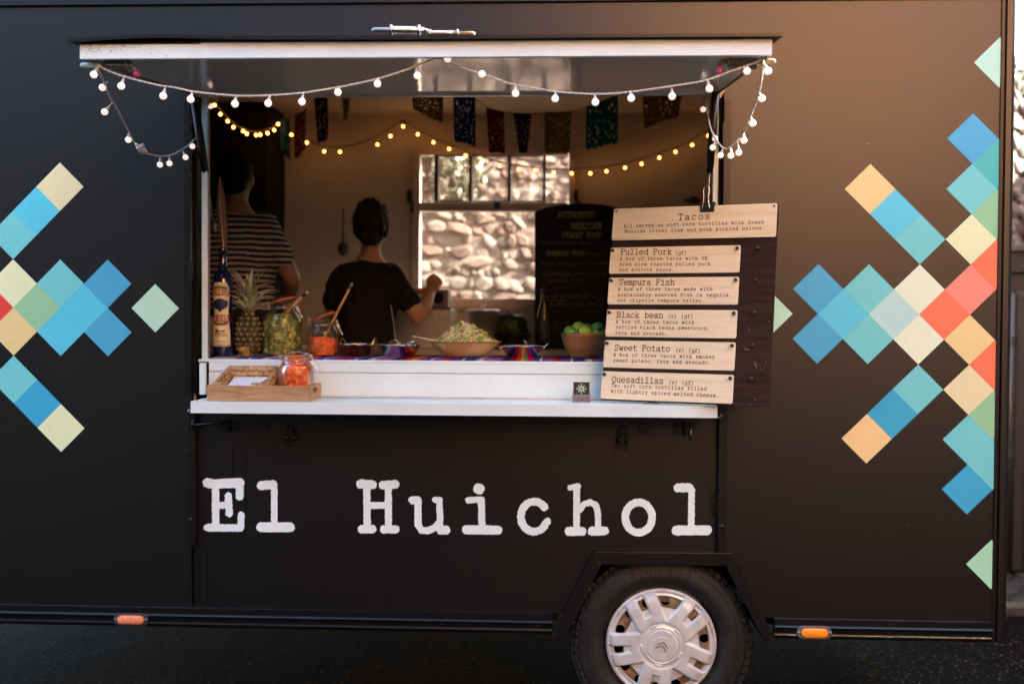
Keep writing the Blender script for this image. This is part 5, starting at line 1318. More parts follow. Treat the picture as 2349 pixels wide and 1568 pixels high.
def blade(mb, p0, az, lean, L, w, curl):
    n = 7; d = Vector((math.cos(az), math.sin(az), 0)); sd_ = Vector((-d.y, d.x, 0))
    for i in range(n + 1):
        t_ = i / n; th = lean + curl * t_ * t_
        c_ = p0 + d * (L * t_ * math.sin(th)) + Vector((0, 0, L * t_ * math.cos(th)))
        ww = w * (1 - t_) ** .7 * (.75 + .6 * t_); nr = d * math.cos(th) - Vector((0, 0, math.sin(th)))
        mb.v += [tuple(c_ - sd_ * ww + nr * -ww * .35), tuple(c_ + nr * ww * .1), tuple(c_ + sd_ * ww - nr * ww * .35)]
    for i in range(n):
        for j in range(2): a = i * 3 + j; mb.f.append((a, a + 1, a + 4, a + 3))
    return mb
top_ = pc + Vector((0, 0, H_ - .004))
for k in range(34):
    t_ = k / 34; az = k * 2.39996; lean = .08 + .95 * (1 - t_); L = .065 + .125 * t_ ** .8 * rr.uniform(.82, 1.0)
    mb = blade(MB(), top_ + Vector((math.cos(az) * .012 * (1 - t_), math.sin(az) * .012 * (1 - t_), .028 * t_)), az, lean * rr.uniform(.75, 1), L, .0135 + .004 * t_, rr.uniform(.15, .7))
    o = mb.build('crown_leaf', LFM[k % 3 == 2], PI_, smooth=True, fix=False); s_ = o.modifiers.new("thick", 'SOLIDIFY'); s_.thickness = .0012

# --- clip-top jars
GL = glass("jar glass", (.975, .985, .975), refl=.5)
ORUB = mat("orange rubber ring", lin(228, 125, 50), rough=.45)
WIRE = CHROME
def jar_shell(c, prof, name_parent, seg=40):
    out = prof; inn = [(max(.0005, r - .0032), h + (.004 if i == 0 else 0)) for i, (r, h) in enumerate(prof)]
    return MB().lathe([(.0005, 0)] + out + inn[::-1] + [(.0005, .004)], c, seg).build('glass_body', GL, name_parent, smooth=True)
def lid(t, ctr, r, tilt_axis, ang):
    """glass lid with its rubber ring, tilted"""
    M_ = Matrix.Translation(ctr) @ Matrix.Rotation(ang, 4, tilt_axis)
    mb = MB().lathe([(.0005, .012), (r * .55, .012), (r * .72, .0085), (r * .97, .006), (r, .003), (r, -.001), (r * .93, -.002), (r * .82, -.002), (r * .80, -.013), (r * .6, -.016), (.0005, -.016)], (0, 0, 0), 36)
    mb.v = [tuple(M_ @ Vector(v)) for v in mb.v]; mb.build('lid', GL, t, smooth=True)
    mb = MB().lathe([(r * .84, -.0025), (r * 1.03, -.0025), (r * 1.05, -.0045), (r * 1.03, -.0065), (r * .84, -.0065)], (0, 0, 0), 36, closed=True)
    mb.v = [tuple(M_ @ Vector(v)) for v in mb.v]; mb.build('rubber_ring', ORUB, t, smooth=True)
    return M_
def wire_clip(t, c, r, zn, side, lift=0.0):
    """neck wire, hinge loop and lever"""
    MB().torus(c + Vector((0, 0, zn)), r + .0015, .0013, (0, 0, 1), 40, 6).build('neck_wire', WIRE, t, smooth=True)
    a = c + Vector((side * (r + .002), -.010, zn)); b = c + Vector((side * (r + .002), .010, zn))
    out = Vector((side * .012, 0, -.008)); dn = Vector((side * .016, -.004, -.034))
    MB().tube(smooth_path([a + Vector((0, 0, .022)), a + Vector((side * .004, 0, .010)), a + out * .4, a + out + dn * .6, a + out + dn, b + out + dn, b + out + dn * .6, b + out * .4, b + Vector((side * .004, 0, .010)), b + Vector((0, 0, .022))], 5), .0013, 6).build('lever_wire', WIRE, t, smooth=True)
    MB().tube(smooth_path([a + Vector((0, 0, .001)), a + Vector((side * .008, -.003, .006)), a + Vector((side * .012, 0, -.004)), a + Vector((side * .017, 0, -.018)), b + Vector((side * .017, 0, -.018)), b + Vector((side * .012, 0, -.004)), b + Vector((side * .008, .003, .006)), b], 5), .0013, 6).build('lever_wire', WIRE, t, smooth=True)
    a = c + Vector((-side * (r + .002), -.012, zn)); b = a + Vector((0, .024, 0))
    MB().tube(smooth_path([a, a + Vector((-side * .007, 0, .005)), a + Vector((-side * .004, 0, .020 + lift)), b + Vector((-side * .004, 0, .020 + lift)), b + Vector((-side * .007, 0, .005)), b], 5), .0013, 6).build('hinge_wire', WIRE, t, smooth=True)
WOODL = wood("pale spoon wood", (.52, .32, .17), (.40, .23, .11), 20, (6, 6, 1.2), bump=.05)
# big jar of jalapenos
jc = base(648, .30); k_ = .432e-3 * 4.10 / 4.08
JB_ = thing('storage_jar', 'large clip-top glass jar full of green sliced jalapenos with its lid ajar', 'jar', tuple(jc))
jp = [(.070, 0), (.077, .003), (.0795, .012), (.0795, .140), (.0775, .158), (.066, .178), (.0545, .190), (.0515, .197), (.0505, .206), (.0535, .208), (.0535, .213), (.051, .214)]
jar_shell(jc, jp, JB_)
PICK = cells("pickled jalapeno mass", [lin(140, 140, 55), lin(115, 120, 45), lin(160, 158, 75), lin(90, 95, 35), lin(178, 178, 98)], 55, rough=.25, spec=.6)
MB().lathe([(.0005, .005), (.072, .005), (.0745, .012), (.0745, .138), (.071, .155), (.060, .172), (.0005, .178)], jc, 36).build('pickle_mass', PICK, JB_, smooth=True)
JAL = [mat("jalapeno slice", lin(160, 165, 68), rough=.2, spec=.7, var=.2, vscale=60), mat("jalapeno slice dark", lin(108, 118, 42), rough=.2, spec=.7, var=.2, vscale=60), mat("jalapeno slice pale", lin(205, 208, 125), rough=.2, spec=.7)]
rr = random.Random(21)
sl_m = []
for i, m in enumerate(JAL):
    mb = MB().torus((0, 0, 0), .0075, .0022, (0, 0, 1), 14, 5)
    mb.torus((0, 0, 0), .0035, .0012, (0, 0, 1), 8, 4); mb.box(-.007, .007, -.0007, .0007, -.001, .001)
    sl_m.append(mb.mesh('pickle_slice', m, smooth=True))
for k in range(150):
    a = rr.uniform(math.pi * .98, math.pi * 2.02); z = rr.uniform(.012, .160); R_ = (.0728 if z < .14 else .0728 - (z - .14) * .55)
    p_ = jc + Vector((math.cos(a) * R_, math.sin(a) * R_, z))
    o = link('pickle_slice', sl_m[rr.choice((0, 0, 1, 1, 2))], JB_)
    d = Vector((math.cos(a), math.sin(a), 0)) + Vector((rr.gauss(0, .5), rr.gauss(0, .5), rr.gauss(0, .5)))
    o.matrix_basis = Matrix.Translation(p_) @ Vector((0, 0, 1)).rotation_difference(d.normalized()).to_matrix().to_4x4() @ Matrix.Diagonal((rr.uniform(.8, 1.25), rr.uniform(.6, 1.1), 1, 1))
mb = MB(); write(mb, "KILNER", lambda u, v: jc + Vector((math.sin(u / .081 - .55) * .0800, -math.cos(u / .081 - .55) * .0800, .112 + v - 6 * (u - .026) ** 2)), .013, 6.2, .5)
mb.build('moulded_lettering', mat("moulded glass", (.16, .16, .09), rough=.15, spec=.9), JB_, fix=False)
lid(JB_, jc + Vector((.004, .0, .236)), .0515, 'Y', math.radians(-15))
wire_clip(JB_, jc, .0525, .200, 1, .006)
def stick(name, label, a, b, r, band, tipm, flat=1.0, cat='spoon'):
    a, b = Vector(a), Vector(b); d = (b - a).normalized(); t = thing(name, label, cat, tuple(a))
    MB().tube([a, a + d * .004, b - d * .030], [r * .8, r, r], 14, flat=flat).build('handle', WOODL, t, smooth=True)
    MB().tube([b - d * .0298, b - d * .010], r * 1.01, 14, flat=flat).build('band', band, t, smooth=True)
    MB().tube([b - d * .0098, b - d * .003, b], [r, r * .9, r * .5], 14, flat=flat).build('tip', WOODL, t, smooth=True)
    e = a; MB().ball(e - d * .012, r * 1.9, 12, 8, .6).build('spoon_bowl', WOODL, t, smooth=True)
    return t
stick('wooden_spoon', 'wooden spoon with a black band leaning out of the jalapeno jar', jc + Vector((-.02, .01, .15)), at(706, 669, .27), .0078, mat("black band", (.02, .02, .02), rough=.5), None)
# carrot salsa jar
def carrot_jar(c, s, label, full, ajar):
    t = thing('storage_jar', label, 'jar', tuple(c))
    jp = [(.056, 0), (.0615, .003), (.0637, .010), (.0637, .092), (.0615, .108), (.055, .118), (.0505, .123), (.0500, .136), (.0525, .138), (.0525, .143), (.050, .144)]
    jp = [(r * s, h * s) for r, h in jp]
    jar_shell(c, jp, t)
    hh = (.139 if full else .078) * s
    mass = cells("carrot salsa mass" + str(full), [lin(236, 98, 22), lin(245, 128, 36), lin(226, 76, 20), lin(205, 46, 22), lin(246, 146, 60), lin(235, 110, 28)], 120 if not full else 90, rough=.25, spec=.6, stretch=(1, 1, 1.6))
    pr = [(.0005, .005), (.056 * s, .005), (.0592 * s, .012), (.0592 * s, min(hh, .092 * s))] + ([(.057 * s, .108 * s), (.050 * s, .117 * s), (.0465 * s, .123 * s), (.0460 * s, .139 * s)] if full else []) + [(.0005, hh + .004)]
    MB().lathe(pr, c, 36).build('salsa_mass', mass, t, smooth=True)
    rr = random.Random(33 + full); cm_ = [mat("carrot shred", lin(236, 118, 40), rough=.3, spec=.6), mat("carrot shred red", lin(200, 58, 34), rough=.3, spec=.6), mat("carrot shred pale", lin(246, 165, 92), rough=.3, spec=.6)]
    for i in range(3):
        mb = MB()
        for k in range(90):
            a = rr.uniform(math.pi * .95, math.pi * 2.05); z = rr.uniform(.010, hh); R_ = .0592 * s
            if full and z > .092 * s: R_ = float(np.interp(z / s, [.092, .108, .117, .123, .14], [.0592, .057, .050, .0465, .046])) * s
            p_ = c + Vector((math.cos(a) * R_, math.sin(a) * R_, z)); d = Vector((-math.sin(a), math.cos(a), rr.gauss(0, .8))).normalized() * rr.uniform(.004, .011); e_ = Vector((math.cos(a), math.sin(a), 0)) * .0006
            mb.tube([p_ - d, p_ + e_ + d.cross(e_) * 200, p_ + d], rr.uniform(.0008, .0016), 5)
        mb.build('salsa_shreds', cm_[i], t, smooth=True)['kind'] = 'stuff'
    return t
c2 = base(741, .29)
J2 = carrot_jar(c2, 1.0, 'clip-top glass jar of orange carrot salsa on the counter with its lid ajar', 0, True)
lid(J2, c2 + Vector((-.002, 0, .168)), .0505, 'Y', math.radians(-23)); wire_clip(J2, c2, .0515, .131, 1, .010)
stick('wooden_spoon', 'flat wooden spatula with a grey band standing in the carrot salsa jar', c2 + Vector((.0, .005, .07)), at(808, 649, .28), .0085, mat("grey band", (.09, .10, .11), rough=.5), None, .6, 'spatula')

# --- pans and bowls on the blanket
def bowl(name, label, cat, x, Y, r, h, rb, m, wall=.002, curve=.75, mi=None, seg=48, rimr=None):
    c = base(x, Y); c.z = CT + .006; t = thing(name, label, cat, tuple(c))
    n = 12; out = [(rb + (r - rb) * (i / n) ** curve, h * (i / n)) for i in range(n + 1)]
    MB().lathe([(.0005, 0)] + out + [(r - wall * .3, h + wall * .6)] + [(max(.001, a - wall), b + (wall if i == 0 else 0)) for i, (a, b) in list(enumerate(out))[::-1]] + [(.0005, wall)], c, seg).build('bowl_wall', m, t, smooth=True)
    if rimr: MB().torus(c + Vector((0, 0, h)), r, rimr, (0, 0, 1), seg, 8).build('rim', mi or m, t, smooth=True)
    return t, c
COP = mat("hammered copper", (.30, .13, .055), rough=.32, metal=1, var=.3, vscale=40, bump=.5, bscale=90)
BRASS = mat("brass", (.48, .34, .10), rough=.28, metal=1)
t, c = bowl('karahi_pan', 'small hammered copper pan with two brass loop handles', 'pan', 818, .29, .0745, .049, .048, COP, mi=CHROME, rimr=.0028)
MB().lathe([(.0005, .04), (.062, .043)], c, 32).build('filling', mat("dark salsa", (.05, .02, .01), rough=.3, spec=.6), t, smooth=True)
for a, s_ in ((-.35, 1), (math.pi - .6, 1)):
    d = Vector((math.cos(a), math.sin(a), 0)); sd_ = Vector((-d.y, d.x, 0)); q = c + d * .076 + Vector((0, 0, .040))
    MB().tube(smooth_path([q - sd_ * .014 + Vector((0, 0, -.012)), q - sd_ * .015 + d * .006 + Vector((0, 0, .010)), q + d * .012 + Vector((0, 0, .034)), q + sd_ * .015 + d * .006 + Vector((0, 0, .010)), q + sd_ * .014 + Vector((0, 0, -.012))], 6), .0036, 10).build('handle', BRASS, t, smooth=True)
t, c = bowl('karahi_pan', 'shiny steel pan mirroring the blanket, beside the copper pan', 'pan', 916, .29, .086, .046, .052, CHROME, mi=CHROME, rimr=.0022)
MB().lathe([(.0005, .038), (.074, .041)], c, 32).build('filling', mat("dark salsa", ()), t, smooth=True)
for a in (math.pi * .62, -.85):
    d = Vector((math.cos(a), math.sin(a), 0)); sd_ = Vector((-d.y, d.x, 0)); q = c + d * .083 + Vector((0, 0, .046))
    MB().tube(smooth_path([q - sd_ * .024 + Vector((0, 0, -.010)), q - sd_ * .020 + d * .012 + Vector((0, 0, .010)), q + d * .024 + Vector((0, 0, .018)), q + sd_ * .020 + d * .012 + Vector((0, 0, .010)), q + sd_ * .024 + Vector((0, 0, -.010))], 6), .0032, 10).build('handle', CHROME, t, smooth=True)
t, c = bowl('karahi_pan', 'shiny steel pan with a spoon in it, beside the bowl of limes', 'pan', 1197, .29, .0885, .046, .052, CHROME, mi=CHROME, rimr=.0022)
MB().lathe([(.0005, .038), (.076, .041)], c, 32).build('filling', mat("dark salsa", ()), t, smooth=True)
for a in (math.pi, 0):
    d = Vector((math.cos(a), math.sin(a), 0)); sd_ = Vector((-d.y, d.x, 0)); q = c + d * .083 + Vector((0, 0, .044))
    MB().tube(smooth_path([q - sd_ * .022 + Vector((0, 0, -.012)), q - sd_ * .020 + d * .010, q + d * .026 + Vector((0, 0, .013)), q + sd_ * .020 + d * .010, q + sd_ * .022 + Vector((0, 0, -.012))], 6), .0032, 10).build('handle', CHROME, t, smooth=True)
a, b = at(1202, 781, .27), at(1214, 799, .28)
sp3 = thing('spoon', 'steel spoon standing in the steel pan beside the limes', 'spoon', tuple(b)); MB().tube([a, a.lerp(b, .4), b + Vector((.01, 0, -.012))], [.0055, .0035, .0025], 10, flat=.5).build('handle', STEEL, sp3, smooth=True)
MB().ball(b + Vector((.014, 0, -.018)), .014, 12, 8, .3).build('spoon_bowl', STEEL, sp3, smooth=True)
# wooden salad bowl and slaw
BAM = cells("bamboo veneer patches", [(.72, .47, .17), (.80, .58, .25), (.62, .37, .12), (.84, .64, .32)], 14, rough=.35, spec=.5, bump=0)
t, SB = bowl('salad_bowl', 'wide pale wooden bowl heaped with slaw', 'bowl', 1066, .30, .147, .062, .075, BAM, wall=.004, curve=.7, mi=mat("bowl rim wood", (.30, .16, .07), rough=.4), rimr=.003)
sc_ = mat("slaw heart", lin(150, 165, 100), rough=.5, var=.4, vscale=120)
rr = random.Random(8)
SLAW = thing('slaw', 'heap of shredded green and carrot slaw in the wide pale bowl', 'slaw', tuple(SB + Vector((0, 0, .05))))
SLAW['kind'] = 'stuff'
def sh(r): return .062 + .073 * max(0, 1 - (r / .112) ** 1.5) if r < .112 else .060
MB().lathe([(.0005, sh(0) - .006), (.02, sh(.02) - .006), (.05, sh(.05) - .006), (.08, sh(.08) - .006), (.11, .060), (.138, .056)], SB, 28).build('slaw_heart', sc_, SLAW, smooth=True)
for nm, rgb, n in (("pale green", (214, 222, 165), 480), ("mid green", (150, 184, 100), 380), ("dark green", (88, 128, 58), 230), ("orange", (238, 148, 66), 110), ("purple pink", (205, 90, 100), 30), ("white", (245, 243, 220), 330)):
    mb = MB(); m = mat("slaw " + nm, lin(*rgb), rough=.4, spec=.5)
    for k in range(n):
        r_ = .128 * math.sqrt(rr.random()); a = rr.uniform(0, 6.283); p_ = SB + Vector((math.cos(a) * r_, math.sin(a) * r_, sh(r_) + rr.uniform(-.006, .004)))
        d = Vector((rr.gauss(0, 1), rr.gauss(0, 1), rr.gauss(0, .6))).normalized(); L = rr.uniform(.007, .017); s_ = d.orthogonal().normalized() * rr.uniform(.0018, .0040); b_ = d.cross(s_).normalized() * rr.uniform(-.004, .004)
        mb.add([p_ - d * L - s_, p_ - d * L + s_, p_ + s_ + b_, p_ - s_ + b_, p_ + d * L + s_ * .6, p_ + d * L - s_ * .6], [(0, 1, 2, 3), (3, 2, 4, 5)])
    mb.build('slaw_shreds', m, SLAW, fix=False)['kind'] = 'stuff'
# tongs resting on its rim
tg = thing('tongs', 'steel serving tongs resting on the rim of the slaw bowl', 'tongs', tuple(at(1000, 780, .28)))
for k, (dy, dz) in enumerate(((-.012, 0), (.010, .004))):
    a, b = at(948, 773 - k * 2, .27 + dy), at(1020, 786 - k * 2, .29 + dy)
    MB().tube([a, a.lerp(b, .25), a.lerp(b, .6), b], [.004, .0065, .006, .004], 10, flat=.4).build('arm', STEEL, tg, smooth=True)
a, b = at(946, 772, .27), at(958, 775, .272); MB().tube([a, b], .006, 10).build('grip', WOODL, tg, smooth=True)
# limes
TEAK = wood("acacia bowl", (.34, .155, .065), (.19, .075, .03), 9, (1.2, 1.2, 7), rough=.35, spec=.5)
t, LB = bowl('fruit_bowl', 'dark acacia bowl with pale triangle inlays, full of limes', 'bowl', 1341, .24, .0975, .098, .052, TEAK, wall=.006, curve=.55)
for (x0, y0, x1, y1, x2, y2) in ((1314, 822, 1335, 821, 1324, 795), (1344, 822, 1380, 816, 1352, 810), (1330, 826, 1348, 827, 1342, 812)):
    pass
inl = mat("pale inlay", (.55, .33, .16), rough=.35)
def on_bowl(x, y):
    # point of the bowl's outside under a survey point
    o_ = Vector(CAM); d = (at(x, y, .2) - o_)
    best = None
    for k in range(400):
        s_ = .95 + k * .0006 * 1.0; p_ = o_ + d * s_; h_ = p_.z - LB.z
        if 0 < h_ < .098:
            r_ = .052 + (.0975 - .052) * (h_ / .098) ** .55
            if math.hypot(p_.x - LB.x, p_.y - LB.y) < r_: return p_ - d.normalized() * .0008
    return None
for tri in (((1315, 811), (1334, 811), (1325, 790)), ((1340, 823), (1366, 816), (1350, 810))):
    q = [on_bowl(x, y) for x, y in tri]
    if all(q): MB().poly3(q, (0, -1, 0), .0012).build('inlay', inl, t)
LIME = [mat("lime skin", lin(150, 185, 62), rough=.32, spec=.5, var=.25, vscale=30, bump=.3, bscale=500), mat("lime skin dark", lin(78, 122, 42), rough=.32, spec=.5, var=.3, vscale=30, bump=.3, bscale=500), mat("lime skin mid", lin(116, 156, 50), rough=.32, spec=.5, var=.3, vscale=30, bump=.3, bscale=500)]
for k, (x, y, Y, m, lb) in enumerate(((1563, 706, .20, 1, 'dark green lime at the edge of the heap nearest the steel pan'), (1624, 676, .27, 2, 'lime at the top of the heap behind the bright ones'), (1666, 702, .185, 0, 'brightest green lime at the front of the heap'), (1752, 680, .25, 1, 'large dark lime beside the menu board in the bowl'), (1735, 733, .215, 0, 'lime low in the bowl beside the menu board'), (1608, 737, .21, 0, 'lime sunk behind the rim at the front of the bowl'), (1680, 690, .31, 1, 'lime at the back of the bowl'), (1778, 722, .25, 2, 'lime half hidden behind the menu board edge'))):
    p_ = at(782.7 + x * .3353, 525.9 + y * .3353, Y); R_ = .0272
    lm = thing('lime', lb, 'lime', tuple(p_), 'limes heaped in the acacia bowl')
    a = Vector((random.Random(k).gauss(0, 1), random.Random(k + 9).gauss(0, 1), .3)).normalized()
    mb = MB().lathe([(.0005, -1.10), (.12, -1.06), (.35, -.94), (.7, -.70), (.93, -.38), (1, 0), (.93, .38), (.7, .70), (.35, .94), (.16, 1.06), (.12, 1.10), (.0005, 1.11)], (0, 0, 0), 22)
    M_ = Matrix.Translation(p_) @ Vector((0, 0, 1)).rotation_difference(a).to_matrix().to_4x4() @ Matrix.Scale(R_, 4); mb.v = [tuple(M_ @ Vector(v)) for v in mb.v]
    mb.build('fruit', LIME[m], lm, smooth=True)
    mb = MB().lathe([(.0005, 1.10), (.10, 1.10), (.10, 1.15), (.0005, 1.16)], (0, 0, 0), 8); mb.v = [tuple(M_ @ Vector(v)) for v in mb.v]; mb.build('stem_button', mat("lime stem", (.25, .22, .08), rough=.8), lm)

# ---------------------------------------------------------------- tray on the ledge: basket, napkins, jar
LZ = LEDGE + .0012
TRM = wood("mango wood", (.46, .29, .155), (.30, .165, .075), 7, (1.3, 5, 9), rough=.5, spec=.3, bump=.1)
tx0, tx1 = at(474, 905, -.185).x, at(708, 905, -.185).x; ty0, ty1 = -.185, .012; th = .057
TR = thing('serving_tray', 'rectangular mango wood tray with cut-out hand holes on the ledge', 'tray', ((tx0 + tx1) / 2, -.09, LZ))
MB().box(tx0, tx1, ty0, ty0 + .011, LZ, LZ + th).build('side_board', TRM, TR, bevel=.0015)
MB().box(tx0, tx1, ty1 - .011, ty1, LZ, LZ + th).build('side_board', TRM, TR, bevel=.0015)
MB().box(tx0 + .011, tx1 - .011, ty0 + .0112, ty1 - .0112, LZ + .002, LZ + .010).build('base_board', TRM, TR)
def end_board(x0, x1):
    ys_ = np.linspace(ty0 + .0112, ty1 - .0112, 60); zs = np.linspace(LZ - .002, LZ + th + .002, 30); A, B = np.meshgrid(ys_, zs)
    ym, zm = (ty0 + ty1) / 2, LZ + .036
    slot = np.hypot(np.maximum(np.abs(A - ym) - .026, 0), B - zm) - .0095
    F = np.maximum(np.maximum(LZ - B, B - LZ - th), -slot); F[:, 0] = np.maximum(F[:, 0], -.001)
    p_, f = fill_field(F, ys_, zs); mb = MB(); mb.add([(x0, a, b) for a, b in p_], f)
    o = mb.build('end_board', TRM, TR, fix=False); s_ = o.modifiers.new("thick", 'SOLIDIFY'); s_.thickness = x1 - x0; s_.offset = 1 if o.data.polygons[0].normal.x < 0 else -1; 
    s_.offset = -1 if o.data.polygons[0].normal.x < 0 else 1
    return o
end_board(tx0, tx0 + .011); end_board(tx1 - .011, tx1)
# woven basket with high back and low open front
STRAW = mat("water hyacinth weave", (.46, .29, .145), rough=.7, spec=.3, var=.35, vscale=45, bump=.3, bscale=200)
STRAW2 = mat("water hyacinth rim", (.40, .25, .13), rough=.7, spec=.3, var=.35, vscale=60, bump=.3, bscale=200)
bz = LZ + .0105
bx0, bx1 = at(490, 870, -.165).x, at(613, 870, -.165).x; by0, by1 = -.165, -.022
hf, hb = .066, .108
BK = thing('wicker_basket', 'woven water hyacinth napkin basket with a cut-down front, in the tray', 'basket', ((bx0 + bx1) / 2, -.09, bz))
rr = random.Random(6)
def lump(mb, c, d, up, L, r):
    d = Vector(d).normalized(); up = Vector(up)
    sd_ = d.cross(up).normalized(); pts = [c + d * (L * (i / 4 - .5)) for i in range(5)]
    mb.tube([p_ + sd_ * (r * .25 * math.sin(math.pi * i / 4)) for i, p_ in enumerate(pts)], [r * .35, r * .9, r, r * .9, r * .35], 6)
def woven(name, p0, p1, h0, h1, xa=0, xb=1):
    """wall of plaited rows from p0 to p1, heights h0..h1"""
    p0, p1 = Vector(p0), Vector(p1); d = p1 - p0; L = d.length; mb = MB(); nrow = 6
    for j in range(nrow):
        n = int(L / .021)
        for i in range(n):
            t_ = (i + .5 + .5 * (j % 2)) / n
            if t_ > 1 or not (xa <= t_ <= xb): continue
            h = h0 + (h1 - h0) * t_; z = h * (j + .5) / nrow
            lump(mb, p0 + d * t_ + Vector((0, 0, z)), d.normalized() + Vector((0, 0, .35 * (-1) ** j)), (0, 0, 1), L / n * 1.3, h / nrow * .62)
    return mb.build(name, STRAW, BK, smooth=True)
F0, F1, K0, K1 = (bx0, by0, bz), (bx1, by0, bz), (bx0 + .012, by1, bz), (bx1 - .005, by1, bz)
woven('woven_front', F0, F1, hf - .018, hf - .018, 0, .24); woven('woven_front', F0, F1, hf - .018, hf - .018, .72, 1)
woven('woven_back', K0, K1, hb, hb); woven('woven_side', F0, K0, hf - .014, hb); woven('woven_side', F1, K1, hf - .014, hb)
MB().box(bx0 + .004, bx1 - .004, by0, by1, bz, bz + .004).build('basket_base', STRAW2, BK)
def rim(p0, p1):
    p0, p1 = Vector(p0), Vector(p1); d = p1 - p0; n = max(2, int(d.length / .0075)); mb = MB()
    for i in range(n): lump(mb, p0 + d * ((i + .5) / n), d.normalized() + Vector((.0, .5, .6)), (1, .3, 0), .0135, .0048)
    mb.tube([p0, p1], .0042, 6); return mb.build('rim', STRAW2, BK, smooth=True)
v = lambda p_, h: Vector(p_) + Vector((0, 0, h))
rim(v(F0, hf - .014), v(F0, hf - .014).lerp(v(F1, hf - .014), .25)); rim(v(F0, hf - .014).lerp(v(F1, hf - .014), .71), v(F1, hf - .014)); rim(v(F0, hf - .014), v(K0, hb)); rim(v(F1, hf - .014), v(K1, hb)); rim(v(K0, hb), v(K1, hb))
NP = thing('napkin_stack', 'stack of white paper napkins in the woven basket', 'napkins', ((bx0 + bx1) / 2, -.09, bz + .004))
NM = mat("white tissue paper", (.72, .74, .77), rough=.9, spec=.1, bump=.15, bscale=90)
for k in range(7):
    zf = bz + .006 + k * .0052; zb_ = bz + .012 + k * .0088
    X0, X1 = bx0 + .016 + rr.uniform(-.001, .001), bx1 - .016 + rr.uniform(-.003, .001)
    yf, ybk = by0 - .004 + rr.uniform(-.001, .001), by1 - .012
    tx_ = .30 ; 
    mb = MB(); nn = 5
    for i in range(nn + 1):
        s_ = i / nn; Y = yf + (ybk - yf) * s_; z = zf + (zb_ - zf) * s_; sh_ = .030 * s_
        a_ = bx0 + (bx1 - bx0) * (.26 - .10 * s_) + sh_ * .1; b_ = bx0 + (bx1 - bx0) * (.70 + .16 * s_)
        for x in (a_, b_):
            for q in (0, .0042): mb.v.append((x, Y, z + q + .0006 * math.sin(9 * s_ + k)))
    for i in range(nn):
        a = i * 4; mb.f += [(a, a + 4, a + 6, a + 2), (a + 1, a + 3, a + 7, a + 5), (a, a + 1, a + 5, a + 4), (a + 2, a + 6, a + 7, a + 3)]
    mb.f += [(0, 2, 3, 1), (nn * 4, nn * 4 + 1, nn * 4 + 3, nn * 4 + 2)]
    mb.build('napkin', NM, NP, bevel=.0005)
c3 = Vector((at(679, 870, -.085).x, -.085, LZ + .0105))
J3 = carrot_jar(c3, 1.04, 'closed clip-top jar of carrot salsa standing in the wooden tray', 1, False)
lid(J3, c3 + Vector((0, 0, .1575)), .0515, 'Y', 0); wire_clip(J3, c3, .0535, .137, 1)
MB().torus(c3 + Vector((0, 0, .128)), .0525, .0011, (0, 0, 1), 40, 6).build('neck_wire', WIRE, J3, smooth=True)

# ---------------------------------------------------------------- menu board leaning on the ledge
P_TL, P_TR, P_BR, P_BL = Vector((.235, .201, 2.030)), Vector((.833, -.018, 2.027)), Vector((.780, -.171, 1.279)), Vector((.181, .047, 1.281))
P_TL, P_TR, P_BR, P_BL = (Vector(CAM) + (p_ - Vector(CAM)) * .965 for p_ in (P_TL, P_TR, P_BR, P_BL))
mu = (P_BR - P_BL).normalized(); mn = (P_TL - P_BL).cross(mu).normalized()
if mn.y > 0: mn = -mn
mv = mu.cross(mn).normalized()
if mv.z < 0: mv = -mv
MW, MH = .637 * .965, .766 * .965
MO = P_BL - Vector((0, 0, .001))
def bp3(u, v, n=0.): return MO + mu * u + mv * v + mn * n
def hit(x, y):
    """place on the board's face under a survey point"""
    o_ = Vector(CAM); d = at(x, y, 0) - o_; s_ = (MO - o_).dot(mn) / d.dot(mn); p_ = o_ + d * s_ - MO; return p_.dot(mu), p_.dot(mv)
BOARDM = mat("dark stained board", (.031, .0165, .0115), rough=.55, spec=.06, var=.3, vscale=6, stretch=(1, 1, 8), bump=.06, bscale=60)
MENU = thing('menu_board', 'dark menu board with pale wooden plaques leaning at the end of the ledge', 'menu board', tuple(MO))
bm_ = MB().obox(bp3(MW / 2, MH / 2, -.004), mu, mv, mn, MW, MH, .008).build('backboard', BOARDM, MENU, bevel=.001)
PLQ = wood("birch plaque", (.74, .645, .455), (.675, .555, .365), 5, (1, 1, 12), rough=.5, spec=.3, bump=.06)
PEG = mat("dark peg", (.022, .017, .014), rough=.45)
def zm(x, y): return (2230 + x * .52283) / 1.6354, (720 + y * .52283) / 1.6354
def rrect(w, h, r, n=5):
    P = []
    for cx_, cy_, a0 in ((w - r, r, -90), (w - r, h - r, 0), (r, h - r, 90), (r, r, 180)):
        for i in range(n + 1): a = math.radians(a0 + 90 * i / n); P.append((cx_ + r * math.cos(a), cy_ + r * math.sin(a)))
    return P
def peg(u, v, L=.017, par=MENU):
    MB().tube([bp3(u, v, .0005), bp3(u, v, L * .5), bp3(u, v, L * .52), bp3(u, v, L), bp3(u, v, L + .0015)], [.0042, .0042, .0062, .0062, .004], 14).build('peg', PEG, par, smooth=True)
